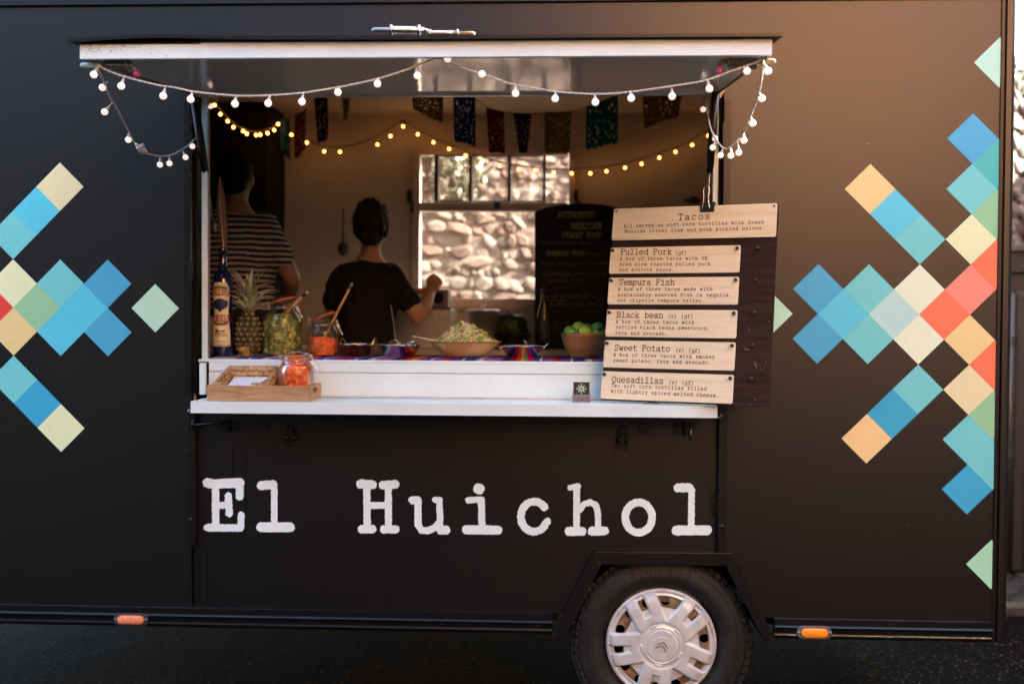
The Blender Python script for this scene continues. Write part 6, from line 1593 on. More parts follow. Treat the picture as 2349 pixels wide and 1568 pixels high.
def plaque(tl, tr, bl, lines, pegs):
    u0, v1 = hit(*zm(*tl)); u1, _ = hit(*zm(*tr)); _, v0 = hit(*zm(*bl)); _, vr = hit(*zm(*tr)); v1 = (v1 + vr) / 2
    w, h = u1 - u0, v1 - v0
    g = group_part('plaque', MENU)
    P = rrect(w, h, .007); n = len(P); mb = MB(); th_ = .004
    mb.v = [tuple(bp3(u0 + a, v0 + b, .0006)) for a, b in P] + [tuple(bp3(u0 + a, v0 + b, th_)) for a, b in P]
    mb.f = [tuple(range(n))[::-1], tuple(range(n, 2 * n))] + [(i, (i + 1) % n, n + (i + 1) % n, n + i) for i in range(n)]
    mb.build('panel', PLQ, g, bevel=.0008)
    mb = MB()
    for text, (x, y), (xe, ye), cap in lines:
        a, va = hit(*zm(x, y)); b, vb = hit(*zm(xe, ye)); k = len(text)
        adv = (b - a) / (cap / 7) / (k - .2)
        sl = (vb - va) / (b - a)
        mb = MB(); write(mb, text, lambda u, v, a=a, va=va, sl=sl: bp3(a + u, va + v + sl * u, .0045), cap, adv, .45 if cap > .015 else .52)
        mb.build('lettering', INK, g, fix=False)
    for side in pegs:
        peg(u0 + (.011 if side < 0 else w - .011), v1 - .013)
    return u0, v1, w, h
S_ = .52283 / 1.6354
plaque((140, 125), (1312, 82), (124, 350), [("Tacos", (600, 205), (832, 198), .0235), ("All served on soft corn tortillas with fresh", (210, 258), (1216, 229), .0118), ("Mexican street slaw and pink pickled onions.", (217, 295), (1222, 271), .0118)], ())
for x, y in ((157, 143), (1288, 104)):
    u, v = hit(*zm(x, y)); MB().lathe([(.0045, 0), (.0045, .001), (.003, .002), (.0005, .0022)], (0, 0, 0), 12)
    MB().tube([bp3(u, v, .0042), bp3(u, v, .0052), bp3(u, v, .0056)], [.0042, .0042, .0028], 12).build('screw', PEG, MENU, smooth=True)
plaque((118, 398), (1049, 388), (106, 588), [("Pulled Pork", (188, 452), (550, 450), .0215), ("(gf)", (577, 452), (660, 451), .0135), ("A box of three tacos with UK", (182, 492), (811, 488), .0118), ("bred slow roasted pulled pork", (181, 531), (832, 529), .0118), ("and achiote sauce.", (177, 570), (572, 570), .0118)], (-1, 1))
plaque((107, 614), (1038, 613), (92, 807), [("Tempura Fish", (175, 668), (570, 669), .0215), ("A box of three tacos made with", (169, 708), (846, 709), .0118), ("sustainably sourced fish in tequila", (167, 749), (962, 752), .0118), ("and chipotle tempura batter.", (163, 788), (792, 793), .0118)], (-1, 1))
plaque((92, 843), (1026, 850), (77, 1037), [("Black bean", (159, 901), (488, 905), .0215), ("(v)", (527, 905), (588, 906), .0135), ("(gf)", (620, 906), (706, 908), .0135), ("A box of three tacos with", (153, 942), (716, 948), .0118), ("refried black beans,sweetcorn,", (152, 981), (828, 990), .0118), ("feta and avocado.", (149, 1022), (525, 1029), .0118)], (-1, 1))
plaque((76, 1063), (1013, 1080), (62, 1257), [("Sweet Potato", (143, 1137), (537, 1146), .0215), ("(v)", (580, 1148), (641, 1150), .0135), ("(gf)", (673, 1150), (759, 1152), .0135), ("A box of three tacos with smokey", (136, 1179), (863, 1195), .0118), ("sweet potato, feta and avocado.", (135, 1219), (835, 1236), .0118)], (-1, 1))
plaque((58, 1284), (1000, 1314), (44, 1482), [("Quesadillas", (124, 1364), (490, 1376), .0215), ("(v)", (531, 1378), (593, 1380), .0135), ("(gf)", (624, 1381), (710, 1384), .0135), ("Two soft corn tortillas filled", (121, 1399), (804, 1424), .0118), ("with lightly spiced melted cheese.", (118, 1439), (893, 1472), .0118)], (-1, 1))
for x, y in ((1170, 408), (1160, 636), (1150, 870), (1138, 1103), (1125, 1342)): peg(*hit(*zm(x, y)), .013)
# scratches down to pale wood on the bare strip
mb = MB()
for (x0_, y0_, x1_, y1_) in ((1098, 970, 1110, 1002), (1155, 1215, 1160, 1262), (1150, 1225, 1161, 1255), (1140, 1210, 1158, 1250), (1068, 1118, 1110, 1132), (1070, 1122, 1095, 1138), (1240, 920, 1256, 932), (1228, 1205, 1230, 1228), (1145, 1470, 1156, 1496), (1112, 1515, 1118, 1530), (1190, 1260, 1192, 1272)):
    a, b = hit(*zm(x0_, y0_)), hit(*zm(x1_, y1_)); d = Vector((b[0] - a[0], b[1] - a[1], 0)).normalized() * .0011; q = (-d.y, d.x)
    mb.add([bp3(a[0] - q[0] * .3, a[1] - q[1] * .3, .0006), bp3(b[0] - q[0], b[1] - q[1], .0006), bp3(b[0] + q[0], b[1] + q[1], .0006), bp3(a[0] + q[0] * .3, a[1] + q[1] * .3, .0006)], [(0, 1, 2, 3)])
mb.build('scratches', mat("bare wood scratch", (.22, .13, .09), rough=.8), MENU, fix=False)['kind'] = 'stuff'
# binder clip gripping its top edge
u, v = hit(1623, 478)
BC = thing('binder_clip', 'black binder clip with wire arms gripping the top of the menu board', 'clip', tuple(bp3(u, MH, 0)))
cl = []
hw = .026
pr = [(-.013, 0.012), (-.009, .014), (.009, .014), (.013, .012), (.0068, -.024), (.0058, -.024), (.0118, .011), (.008, .0128), (-.008, .0128), (-.0118, .011), (-.0098, -.024), (-.0108, -.024)]
mb = MB(); n = len(pr); mb.v = [tuple(bp3(u - hw, MH + b, a)) for a, b in pr] + [tuple(bp3(u + hw, MH + b, a)) for a, b in pr]
mb.f = [tuple(range(n))[::-1], tuple(range(n, 2 * n))] + [(i, (i + 1) % n, n + (i + 1) % n, n + i) for i in range(n)]
mb.build('clip_body', mat("black clip enamel", (.014, .012, .011), rough=.3, spec=.6), BC)
for s_ in (1, -1):
    n0 = .010 * s_ + .001; W_ = .014
    pts = [(-W_, -.016, n0 + .004 * s_), (-W_ * .62, .026, n0 + .010 * s_), (-W_ * .8, .052, n0 + .012 * s_), (-W_ * .4, .068, n0 + .013 * s_), (W_ * .4, .068, n0 + .013 * s_), (W_ * .8, .052, n0 + .012 * s_), (W_ * .62, .026, n0 + .010 * s_), (W_, -.016, n0 + .004 * s_)]
    MB().tube(smooth_path([bp3(u + a + (-.004 if s_ > 0 else .005), MH + b, c_) for a, b, c_ in pts], 6), .0013, 8).build('wire_arm', CHROME, BC, smooth=True)

# card holder with printed cards
ch = at(1333, 925, -.105); ch.z = LZ; ch = Vector((ch.x, -.105, LZ))
CH = thing('card_holder', 'clear card holder with a dark business card bearing a beaded star', 'card holder', tuple(ch))
CLR = glass("clear acrylic", (.93, .93, .95), refl=.9)
w_ = .060
MB().box(ch.x - w_ / 2 - .004, ch.x + w_ / 2 + .004, -.113, -.110, LZ, LZ + .030).box(ch.x - w_ / 2 - .004, ch.x + w_ / 2 + .004, -.1099, -.085, LZ, LZ + .003).box(ch.x - w_ / 2 - .004, ch.x + w_ / 2 + .004, -.0876, -.085, LZ + .0032, LZ + .042).build('holder', CLR, CH)
MB().box(ch.x - w_ / 2 - .004, ch.x - w_ / 2 - .0015, -.1098, -.088, LZ + .0032, LZ + .030).box(ch.x + w_ / 2 + .0015, ch.x + w_ / 2 + .004, -.1098, -.088, LZ + .0032, LZ + .030).build('holder_side', CLR, CH)
CARD = mat("dark printed card", (.016, .011, .012), rough=.5)
MB().box(ch.x - w_ / 2, ch.x + w_ / 2, -.100, -.096, LZ + .0035, LZ + .0745).build('card', CARD, CH)
MB().box(ch.x - w_ / 2, ch.x + w_ / 2, -.1025, -.1002, LZ + .0035, LZ + .029).build('card_front', mat("grey printed card", (.28, .26, .28), rough=.5), CH)
cc = Vector((ch.x, -.1004, LZ + .050)); q = .0016
dots = []
for i in range(-9, 10):
    for j in range(-9, 10):
        a, b = abs(i), abs(j); d = a + b
        if (i + j) % 2: continue
        k = None
        if d <= 1: k = 'r'
        elif d <= 4: k = 'o' if d == 2 else 's'
        elif (a <= 1 or b <= 1) and d <= 9: k = 't' if max(a, b) < 8 else 'b'
        elif a == b and a <= 6: k = 'c'
        elif abs(a - b) == 2 and d in (6, 8): k = 'b'
        if max(a, b) == 9 and d <= 10: k = 'y'
        if k: dots.append((i, j, k))
for key in sorted({k for _, _, k in dots}):
    mb = MB()
    for i, j, k in dots:
        if k == key: x, z = cc.x + i * q * 1.25, cc.z + j * q * 1.25; mb.add([(x, cc.y, z - q), (x + q, cc.y, z), (x, cc.y, z + q), (x - q, cc.y, z)], [(0, 1, 2, 3)])
    mb.build('star_print', stick_mat(*VC[key]), CH, fix=False)
mb = MB(); write(mb, "El Huichol.", lambda a, b: Vector((ch.x - .017 + a, -.1030, LZ + .021 + b)), .0042, 6, .5)
mb.build('lettering', mat("pale print", (.6, .6, .6), rough=.5), CH, fix=False)
# blob of tape that holds the board's foot
p_ = at(1494, 922, -.13); p_.z = LZ
MB().lathe([(.030, 0), (.028, .002), (.012, .006), (.010, .014), (.004, .020), (.0005, .021)], (p_.x, p_.y, LZ), 18, sy=.5).build('suction_hook', glass("clear plastic hook", (.9, .85, .84), refl=1.2), None, smooth=True)
tag(bpy.data.objects['suction_hook'], 'small clear suction hook on the ledge at the foot of the menu board', 'hook')

# ---------------------------------------------------------------- inside: chalkboard, pots, machine
def cz(x, y): return (1900 + x * .4975) / 1.6354, (720 + y * .4975) / 1.6354
BYY = 1.68
pts = [(1226, 806), (1226, 486), (1250, 477), (1290, 469), (1335, 466), (1380, 469), (1420, 477), (1444, 486), (1444, 806)]
q = [at(x, y, BYY) for x, y in pts]
CBD = thing('chalkboard', 'arch-topped black chalkboard with faded yellow chalk writing standing on the back worktop', 'chalkboard', tuple(at(1335, 806, BYY)))
for v_ in (q[0], q[-1]): v_.z = WT + .001
MB().prism([(p_.x, p_.z) for p_ in q], 'y', BYY, BYY + .018).build('board', mat("chalkboard black", (.012, .010, .009), rough=.6, spec=.3, var=.4, vscale=5), CBD, bevel=.002)
CHK = mat("yellow chalk", (.62, .56, .18), rough=.95, spec=.05, var=.6, vscale=150); CHK2 = mat("faded chalk", (.24, .21, .09), rough=.95, spec=.05, var=.7, vscale=150)
rr = random.Random(3)
mb = MB()
for txt, x0, x1, y, cap in (("AUTHENTIC", 385, 660, 190, .027), ("MEXICAN", 485, 715, 277, .030), ("STREET FOOD", 415, 712, 342, .025)):
    a, b = at(*cz(x0, y), BYY), at(*cz(x1, y), BYY)
    mb = MB(); write(mb, txt, lambda u, v, a=a: Vector((a.x + u, BYY - .0012, a.z + v)), cap, (b.x - a.x) / len(txt) / cap * 7, .5, .4, 0, .5, rr)
    mb.build('chalk_lettering', CHK, CBD, fix=False)
mb = MB(); a = at(*cz(300, 478), BYY); write(mb, "EVENING FOOD", lambda u, v: Vector((a.x + u, BYY - .0012, a.z + v)), .022, 5.6, .45, .4, 0, .5, rr)
mb.build('chalk_lettering', CHK, CBD, fix=False)
mb = MB()
for x0, x1, y in ((258, 660, 398), (590, 740, 478), (262, 745, 552), (262, 745, 632), (320, 580, 680), (275, 680, 800), (690, 740, 820), (330, 720, 860), (360, 460, 1000), (370, 440, 1045)):
    x = x0
    while x < x1:      # scrawl too faded to read
        a = at(*cz(x, y), BYY); h_ = rr.uniform(.012, .022); st_ = [([(rr.uniform(0, .014), rr.uniform(0, h_)) for _ in range(3)], .0016) for _ in range(2)]
        xs = np.linspace(-.004, .02, 13); ys = np.linspace(-.004, .028, 15); p_, f = fill_field(seg_field(st_, *np.meshgrid(xs, ys)), xs, ys)
        mb.add([(a.x + u, BYY - .0012, a.z + v) for u, v in p_], f); x += rr.uniform(16, 24) * (2 if rr.random() < .15 else 1)
for x0, x1, y in ((280, 455, 822), (600, 715, 905)):
    a, b = at(*cz(x0, y), BYY), at(*cz(x1, y), BYY); mb.add([(a.x, BYY - .0012, a.z), (b.x, BYY - .0012, b.z), (b.x, BYY - .0012, b.z + .004), (a.x, BYY - .0012, a.z + .004)], [(0, 1, 2, 3)])
mb.build('chalk_scrawl', CHK2, CBD, fix=False)['kind'] = 'stuff'
# lidded pot
pc_ = at(1107, 800, 1.66); pc_.z = WT + .001; r_ = 37 * mpp(1.66); hp = at(1107, 714, 1.66).z - WT
POTM = mat('bright pot steel', (.80, .74, .70), rough=.3, metal=.85, var=.15, vscale=8)
PT = thing('stock_pot', 'tall steel stock pot with a flat lid on the back worktop', 'pot', tuple(pc_))
MB().lathe([(.0005, 0), (r_ * .97, 0), (r_, .006), (r_, hp - .004), (r_ * 1.03, hp - .002)], pc_, 36).build('pot_body', POTM, PT, smooth=True)
MB().lathe([(r_ * 1.06, hp), (r_ * 1.06, hp + .005), (r_ * .9, hp + .009), (.0005, hp + .012)], pc_, 36).build('lid', CHROME, PT, smooth=True)
MB().lathe([(.010, hp + .011), (.006, hp + .022), (.015, hp + .026), (.012, hp + .034), (.0005, hp + .035)], pc_, 16).build('lid_knob', CHROME, PT, smooth=True)
# greens in a dark bowl
gc = at(1170, 802, 1.68); gc.z = WT + .001; s_ = mpp(1.68)
GB = thing('mixing_bowl', 'large dark bowl on the back worktop holding a leafy cabbage', 'bowl', tuple(gc))
MB().lathe([(.0005, 0), (26 * s_, 0), (40 * s_, 14 * s_), (50 * s_, 32 * s_), (50.5 * s_, 33 * s_), (48.5 * s_, 33 * s_), (38 * s_, 15 * s_), (.0005, 4 * s_)], gc, 36).build('bowl_wall', mat("dark bowl", (.012, .012, .012), rough=.35), GB, smooth=True)
CG = thing('cabbage', 'dark green leafy cabbage in the large dark bowl', 'cabbage', tuple(gc + Vector((0, 0, .05))))
GLM = mat("cabbage leaf", (.030, .075, .018), rough=.5, var=.4, vscale=25, bump=.4, bscale=50)
rr = random.Random(17)
for k in range(16):
    a = rr.uniform(0, 6.28); el = rr.uniform(.2, 1.3); R_ = 38 * s_
    d = Vector((math.cos(a) * math.cos(el), math.sin(a) * math.cos(el), math.sin(el))); u_ = d.orthogonal().normalized(); v_ = d.cross(u_)
    mb = MB(); n = 8; cen = gc + Vector((0, 0, 42 * s_)) + Vector((d.x * .9, d.y * .7, d.z)) * R_ * .35; rl = R_ * rr.uniform(.75, 1.0)
    for i in range(n):
        for j in range(n):
            p_, q_ = (i / (n - 1) - .5) * 2, (j / (n - 1) - .5) * 2; e_ = p_ * p_ + q_ * q_
            mb.v.append(tuple(cen + u_ * p_ * rl + v_ * q_ * rl - d * (e_ * .4 * rl) + d * (.08 * rl * noise.noise(Vector((p_ * 3, q_ * 3, k))) + .55 * rl)))
    for i in range(n - 1):
        for j in range(n - 1):
            p_, q_ = ((i + .5) / (n - 1) - .5) * 2, ((j + .5) / (n - 1) - .5) * 2
            if p_ * p_ + q_ * q_ < 1.15 + .2 * noise.noise(Vector((p_ * 5, q_ * 5, k))): mb.f.append((i * n + j, (i + 1) * n + j, (i + 1) * n + j + 1, i * n + j + 1))
    o = mb.build('leaf', GLM, CG, smooth=True, fix=False); sd = o.modifiers.new("thick", 'SOLIDIFY'); sd.thickness = .0015
# steel warmer with a dark dial box on top
mc0, mc1 = at(905, 800, 1.62), at(1036, 706, 1.62)
WM = thing('food_warmer', 'steel food warmer with a small dial unit on top beside the window', 'food warmer', (mc0.x, 1.7, WT))
MB().box(mc0.x, mc1.x, 1.60, 1.95, WT + .001, mc1.z - .005).build('casing', STEEL, WM, bevel=.008)
MB().box(mc0.x - .006, mc1.x + .006, 1.594, 1.956, mc1.z - .0045, mc1.z + .004).build('top_edge', CHROME, WM, bevel=.003)
d0, d1 = at(962, 706, 1.66), at(1028, 664, 1.66)
MB().box(d0.x, d1.x, 1.66, 1.80, mc1.z + .0045, d1.z).build('dial_unit', mat("taupe plastic", (.20, .16, .13), rough=.5), WM, bevel=.008)
dc = at(1005, 683, 1.655); MB().lathe([(.0005, 0), (.030, 0), (.030, -.006), (.026, -.012), (.0005, -.013)], dc, 24, 'y').build('dial', RUBBER, WM, smooth=True)
oc = at(960, 672, 1.60); oc.z = mc1.z + .005
OB = thing('small_bowl', 'small bowl of orange carrot strips on the food warmer', 'bowl', tuple(oc))
MB().lathe([(.0005, 0), (.03, 0), (.052, .045), (.050, .045), (.028, .004), (.0005, .004)], oc + Vector((0, 0, .03)), 24).lathe([(.0005, 0), (.034, 0), (.034, .030), (.0005, .030)], oc, 20).build('bowl_wall', STEEL, OB, smooth=True)
CS = thing('carrot_strips', 'orange carrot strips piled in the small bowl', 'carrot'); CS.location = oc; CS['kind'] = 'stuff'
mb = MB()
for k in range(70):
    p_ = oc + Vector((rr.gauss(0, .02), rr.gauss(0, .02), .075 + rr.uniform(0, .022))); d = Vector((rr.gauss(0, 1), rr.gauss(0, 1), rr.gauss(0, .7))).normalized() * rr.uniform(.012, .026)
    mb.tube([p_ - d, p_ + d], .0028, 5)
mb.build('carrot_shreds', mat("carrot shred", ()), CS)['kind'] = 'stuff'
# clear bottle
bc = at(1246, 800, 1.54); bc.z = WT + .001; s_ = mpp(1.54)
CB = thing('glass_bottle', 'empty clear glass bottle with a blue stopper in front of the chalkboard', 'bottle', tuple(bc))
MB().lathe([(.0005, 0), (17 * s_, 0), (18 * s_, 4 * s_), (18 * s_, 60 * s_), (15 * s_, 82 * s_), (6.5 * s_, 112 * s_), (6 * s_, 132 * s_)], bc, 30).build('glass_body', glass("bottle glass", (.80, .80, .82), refl=2.2, rough=.12), CB, smooth=True)
MB().lathe([(6.5 * s_, 130 * s_), (7 * s_, 131 * s_), (7 * s_, 139 * s_), (.0005, 140 * s_)], bc, 16).build('stopper', mat("blue stopper", (.03, .05, .2), rough=.4), CB, smooth=True)
# utensils hanging on the back wall
for x, y0, y1, w, lb in ((787, 480, 535, 6, 'long dark ladle hanging on the back wall left of the woman'),):
    a, b = at(x, y0, 2.105), at(x, y1, 2.105)
    t = thing('ladle', lb, 'utensil', tuple(a)); MB().tube([a, a.lerp(b, .4), b], [.012, .008, .006], 8, flat=.5).build('handle', DKF, t, smooth=True)
    MB().ball(at(x - 1, 570, 2.095), .030, 14, 8, 1.4).build('ladle_bowl', DKF, t, smooth=True); MB().tube([b, at(x - 1, 560, 2.10)], .005, 8).build('neck', DKF, t, smooth=True)
a, b = at(1568, 460, 2.11), at(1606, 459, 2.11)
MB().box(a.x, b.x, 2.10, 2.118, a.z - .008, a.z + .008).box((a.x * .55 + b.x * .45) - .012, (a.x * .45 + b.x * .55) + .022, 2.085, 2.0995, a.z - .018, a.z + .020).build('window_stay', DKF, T, bevel=.003)
# white tub at the end of the counter
tc_ = at(482, 825, .44); tc_.z = CT + .0005
TB = thing('plastic_tub', 'white plastic tub half hidden behind the blue bottle', 'tub', tuple(tc_))
MB().lathe([(.0005, 0), (.048, 0), (.054, .15), (.0005, .15)], tc_, 28).build('tub_body', mat("white tub plastic", (.55, .56, .60), rough=.4), TB, smooth=True)
MB().lathe([(.057, .1505), (.057, .162), (.052, .166), (.0005, .166)], tc_, 28).build('lid', mat("white tub lid", (.6, .6, .62), rough=.4), TB, smooth=True)

# ---------------------------------------------------------------- the two people at work, backs to the hatch
def merged(mb, voxel=.011, it=6, fac=.5):
    """one continuous skin over the limbs"""
    me = mb.mesh('skin'); o = bpy.data.objects.new('skin', me); COL.objects.link(o)
    r = o.modifiers.new("r", 'REMESH'); r.mode = 'VOXEL'; r.voxel_size = voxel; r.use_smooth_shade = True
    s_ = o.modifiers.new("s", 'SMOOTH'); s_.factor = fac; s_.iterations = it
    dg = bpy.context.evaluated_depsgraph_get(); dg.update()
    out = bpy.data.meshes.new_from_object(o.evaluated_get(dg))
    bpy.data.objects.remove(o); bpy.data.meshes.remove(me)
    out.materials.clear()
    for p_ in out.polygons: p_.use_smooth = True
    return out
def ell(mb, c, rx, ry, rz, seg=20, rings=14):
    c = Vector(c); prof = [(max(1e-5, math.sin(math.pi * i / rings)), -math.cos(math.pi * i / rings)) for i in range(rings + 1)]
    n0 = len(mb.v); mb.lathe(prof, (0, 0, 0), seg)
    mb.v[n0:] = [tuple(c + Vector((v[0] * rx, v[1] * ry, v[2] * rz))) for v in mb.v[n0:]]
    return mb
def trunk(mb, rings, seg=22, dy=0.0):
    """stack of ellipses (centre, half width, half depth)"""
    b0 = len(mb.v)
    for c, a, b in rings:
        for k in range(seg):
            w = 2 * math.pi * k / seg; cx_ = math.copysign(abs(math.cos(w)) ** .85, math.cos(w)); sy_ = math.copysign(abs(math.sin(w)) ** .85, math.sin(w))
            mb.v.append((c[0] + a * cx_, c[1] + b * sy_, c[2]))
    for i in range(len(rings) - 1):
        for k in range(seg): mb.f.append((b0 + i * seg + k, b0 + i * seg + (k + 1) % seg, b0 + (i + 1) * seg + (k + 1) % seg, b0 + (i + 1) * seg + k))
    mb.f.append(tuple(b0 + k for k in range(seg))[::-1]); mb.f.append(tuple(b0 + (len(rings) - 1) * seg + k for k in range(seg)))
    return mb
def limb(mb, pts, rs):
    p_ = smooth_path(pts, 6); n = len(p_); r = list(np.interp(np.linspace(0, 1, n), np.linspace(0, 1, len(rs)), rs))
    mb.tube(p_, r, 14)
    for q, w in ((p_[0], r[0]), (p_[-1], r[-1])): ell(mb, q, w * .98, w * .98, w * .98, 12, 8)
    return mb
def hand(mb, wrist, palm, fwd, side, curl, r=.0088, thumb=1):
    """palm from WRIST to PALM, four fingers along FWD curling towards CURL, thumb off the side"""
    wrist, palm, fwd, side, curl = Vector(wrist), Vector(palm), Vector(fwd).normalized(), Vector(side).normalized(), Vector(curl).normalized()
    d = (palm - wrist)
    for k in range(4):
        o_ = side * (k - 1.5) * .0195
        mb.tube([wrist + o_ * .5, wrist + d * .5 + o_ * .9, palm + o_], [.014, .0145, .0125], 10)
        L = (.030, .034, .032, .025)[k]
        a = palm + o_; b = a + fwd * L; c_ = b + (fwd * .25 + curl).normalized() * L * .8; e_ = c_ + (curl - fwd * .9).normalized() * L * .62
        mb.tube([a - fwd * .01, a, a.lerp(b, .5), b, b.lerp(c_, .5), c_, e_], [r * 1.1, r * 1.12, r, r * 1.05, r * .93, r * .95, r * .7], 10)
    t0 = wrist + d * .35 + side * (thumb * .028); t1 = t0 + (side * thumb * .6 + d.normalized()).normalized() * .030; t2 = t1 + (d.normalized() + curl * .8 - side * thumb * .2).normalized() * .026
    mb.tube([wrist + d * .2 + side * thumb * .012, t0, t1, t2], [.013, .0125, .0105, .0075], 10)
SKIN = mat("warm skin", (.42, .22, .13), rough=.5, spec=.35, var=.08, vscale=20, sss=.08)
SKIN2 = mat("ruddy skin", (.27, .13, .08), rough=.5, spec=.35, var=.10, vscale=20, sss=.08)
FLZ = .55
def face_bits(g, hc, rx, ry, rz, m, eyem):
    for s_ in (-1, 1):
        MB().ball(hc + Vector((s_ * rx * .42, ry * .86, -rz * .02)), .0115, 12, 8).build('eye', eyem, g, smooth=True)
    mb = MB(); ell(mb, hc + Vector((0, ry * .93, -rz * .52)), .023, .008, .006, 12, 8); mb.build('mouth', mat("lips", (.30, .10, .08), rough=.4), g, smooth=True)
EYEM = mat("eye white", (.6, .58, .55), rough=.2)
# woman in the dark T-shirt
YW = 1.10
w3 = lambda x, y, Y=YW: at(x, y, Y)
hcw = w3(852, 521)
ar = [w3(895, 628), w3(922, 668), w3(954, 724, 1.10)]; fa = [w3(955, 726, 1.10), w3(972, 706, 1.17), w3(988, 668, 1.28)]
al = [w3(787, 630), w3(768, 670), w3(762, 712, 1.14)]; fl = [w3(763, 714, 1.15), w3(785, 733, 1.27), w3(812, 742, 1.40)]
tw = [(w3(838, 900), .165, .115), (w3(838, 850), .168, .12), (w3(840, 800), .140, .105), (w3(842, 760), .128, .095), (w3(843, 700), .140, .100), (w3(844, 650), .152, .100), (w3(845, 622), .140, .088), (w3(846, 610), .112, .076), (w3(848, 598), .078, .062), (w3(849, 590), .060, .055), (w3(850, 580), .052, .052)]
B = MB(); trunk(B, tw)
limb(B, [w3(850, 585), w3(851, 565), w3(852, 545, 1.11)], [.052, .048, .052])
ell(B, hcw, .074, .093, .108); ell(B, hcw + Vector((0, .035, -.045)), .052, .062, .062)
for s_ in (-1, 1): ell(B, hcw + Vector((s_ * .075, .0, -.012)), .010, .022, .030, 10, 8)
ell(B, hcw + Vector((0, .098, -.018)), .012, .018, .022, 10, 8)
limb(B, ar, [.050, .046, .041]); limb(B, fa, [.041, .040, .027]); limb(B, al, [.050, .046, .041]); limb(B, fl, [.041, .038, .026])
for s_ in (-1, 1): limb(B, [w3(838 + s_ * 34, 890), Vector((w3(838 + s_ * 36, 900).x, YW, 1.0)), Vector((w3(838 + s_ * 36, 900).x, YW, .62))], [.085, .06, .042]); ell(B, (w3(838 + s_ * 36, 900).x, YW + .05, .59), .042, .11, .038)
hand(B, w3(988, 668, 1.28), w3(996, 642, 1.31), (.35, .55, .35), (.55, -.2, -.35), (-.1, .5, -.85), .0098, -1)
hand(B, fl[-1], fl[-1] + Vector((.035, .065, .0)), (.4, .8, -.1), (.8, -.5, 0), (0, .3, -1), .0095, -1)
WO = thing('person', 'woman in a dark short-sleeved top with tied-up hair working with her back to the hatch', 'person', (w3(840, 800).x, YW, FLZ))
link('body', merged(B, .0095, 4), WO, SKIN)
S2 = MB(); g_ = .011
trunk(S2, [(w3(838, 812), .160, .118)] + [(c_, a + g_, b + g_) for c_, a, b in tw[2:8]] + [(w3(848, 600), .082, .070)])
limb(S2, [ar[0] - Vector((.02, 0, 0)), ar[0], ar[0].lerp(ar[1], .6), ar[1].lerp(ar[2], .40)], [.046, .054, .057, .060]); limb(S2, [al[0] + Vector((.02, 0, 0)), al[0], al[0].lerp(al[1], .6), al[1].lerp(al[2], .45)], [.046, .054, .057, .060])
TEE = mat("dark cotton top", (.014, .012, .012), rough=.9, spec=.15, var=.2, vscale=30, bump=.25, bscale=50)
me = merged(S2, .010, 5)
for v_ in me.vertices: v_.co += v_.normal * (.009 * noise.noise(Vector((v_.co.x * 9, v_.co.y * 9, v_.co.z * 16 + v_.co.x * 14))) + .004 * noise.noise(v_.co * 40))
link('top', me, WO, TEE)
L2 = MB(); trunk(L2, [(w3(838, 905), .178, .130), (w3(838, 850), .182, .134), (w3(840, 800), .160, .120), (w3(841, 780), .150, .112)])
for s_ in (-1, 1): limb(L2, [w3(838 + s_ * 34, 890), Vector((w3(838 + s_ * 36, 900).x, YW, 1.0)), Vector((w3(838 + s_ * 36, 900).x, YW, .66))], [.096, .072, .056])
link('trousers', merged(L2, .014, 4), WO, mat("grey work trousers", (.10, .085, .085), rough=.9, var=.2, vscale=30, bump=.2, bscale=60))
H2 = MB(); ell(H2, hcw + Vector((0, -.020, .020)), .086, .095, .110); ell(H2, hcw + Vector((.0, -.050, -.035)), .060, .056, .062)
rr = random.Random(31)
for k in range(26):
    a = rr.uniform(0, 6.28); e_ = rr.uniform(.35, 1.35); ell(H2, hcw + Vector((math.cos(a) * math.cos(e_) * .068, -.020 + math.sin(a) * math.cos(e_) * .07, .035 + math.sin(e_) * .082)), rr.uniform(.018, .032), .024, rr.uniform(.016, .028), 10, 8)
ell(H2, hcw + Vector((.012, -.045, .085)), .052, .045, .040)
me = merged(H2, .007, 1)
for v_ in me.vertices: v_.co += v_.normal * (.011 * noise.noise(Vector((v_.co.x * 60, v_.co.y * 60, v_.co.z * 25))))
HAIR = mat("dark brown hair", (.018, .010, .007), rough=.55, spec=.25, var=.5, vscale=40, stretch=(4, 4, 1), bump=.6, bscale=90)
hr = link('hair', me, WO, HAIR)
mb = MB(); bun = hcw + Vector((.014, -.050, .088))
for k in range(170):      # locks swept up from the nape and sides into the knot
    a = math.radians(rr.uniform(150, 390)); e_ = rr.uniform(-.55, .25); d = Vector((math.cos(a) * math.cos(e_), math.sin(a) * math.cos(e_), math.sin(e_)))
    p0 = hcw + Vector((d.x * .082, d.y * .088 - .018, d.z * .115 + .012))
    pts = [p0.lerp(bun, t_) for t_ in (0, .25, .5, .75, 1)]
    cen = hcw + Vector((0, -.015, .01))
    pts = [(lambda n_: cen + Vector((n_.x * .084, n_.y * .094, n_.z * .106)) * (1 + rr.uniform(-.03, .05)))((q - cen).normalized()) for q in pts]
    mb.tube(smooth_path(pts, 4), [.0022] + [.0034] * 14 + [.0026] * 2, 5)
for k in range(26):       # the knot itself
    a0 = rr.uniform(0, 6.28); n_ = Vector((rr.gauss(0, .6), rr.gauss(0, .6), 1)).normalized()
    mb.torus(bun + Vector((rr.gauss(0, .006), rr.gauss(0, .006), rr.uniform(-.008, .022))), rr.uniform(.014, .036), .0036, n_, 16, 5, math.degrees(a0), math.degrees(a0) + rr.uniform(120, 300))
mb.build('hair_lock', HAIR, hr, smooth=True)['kind'] = 'stuff'
mb = MB()
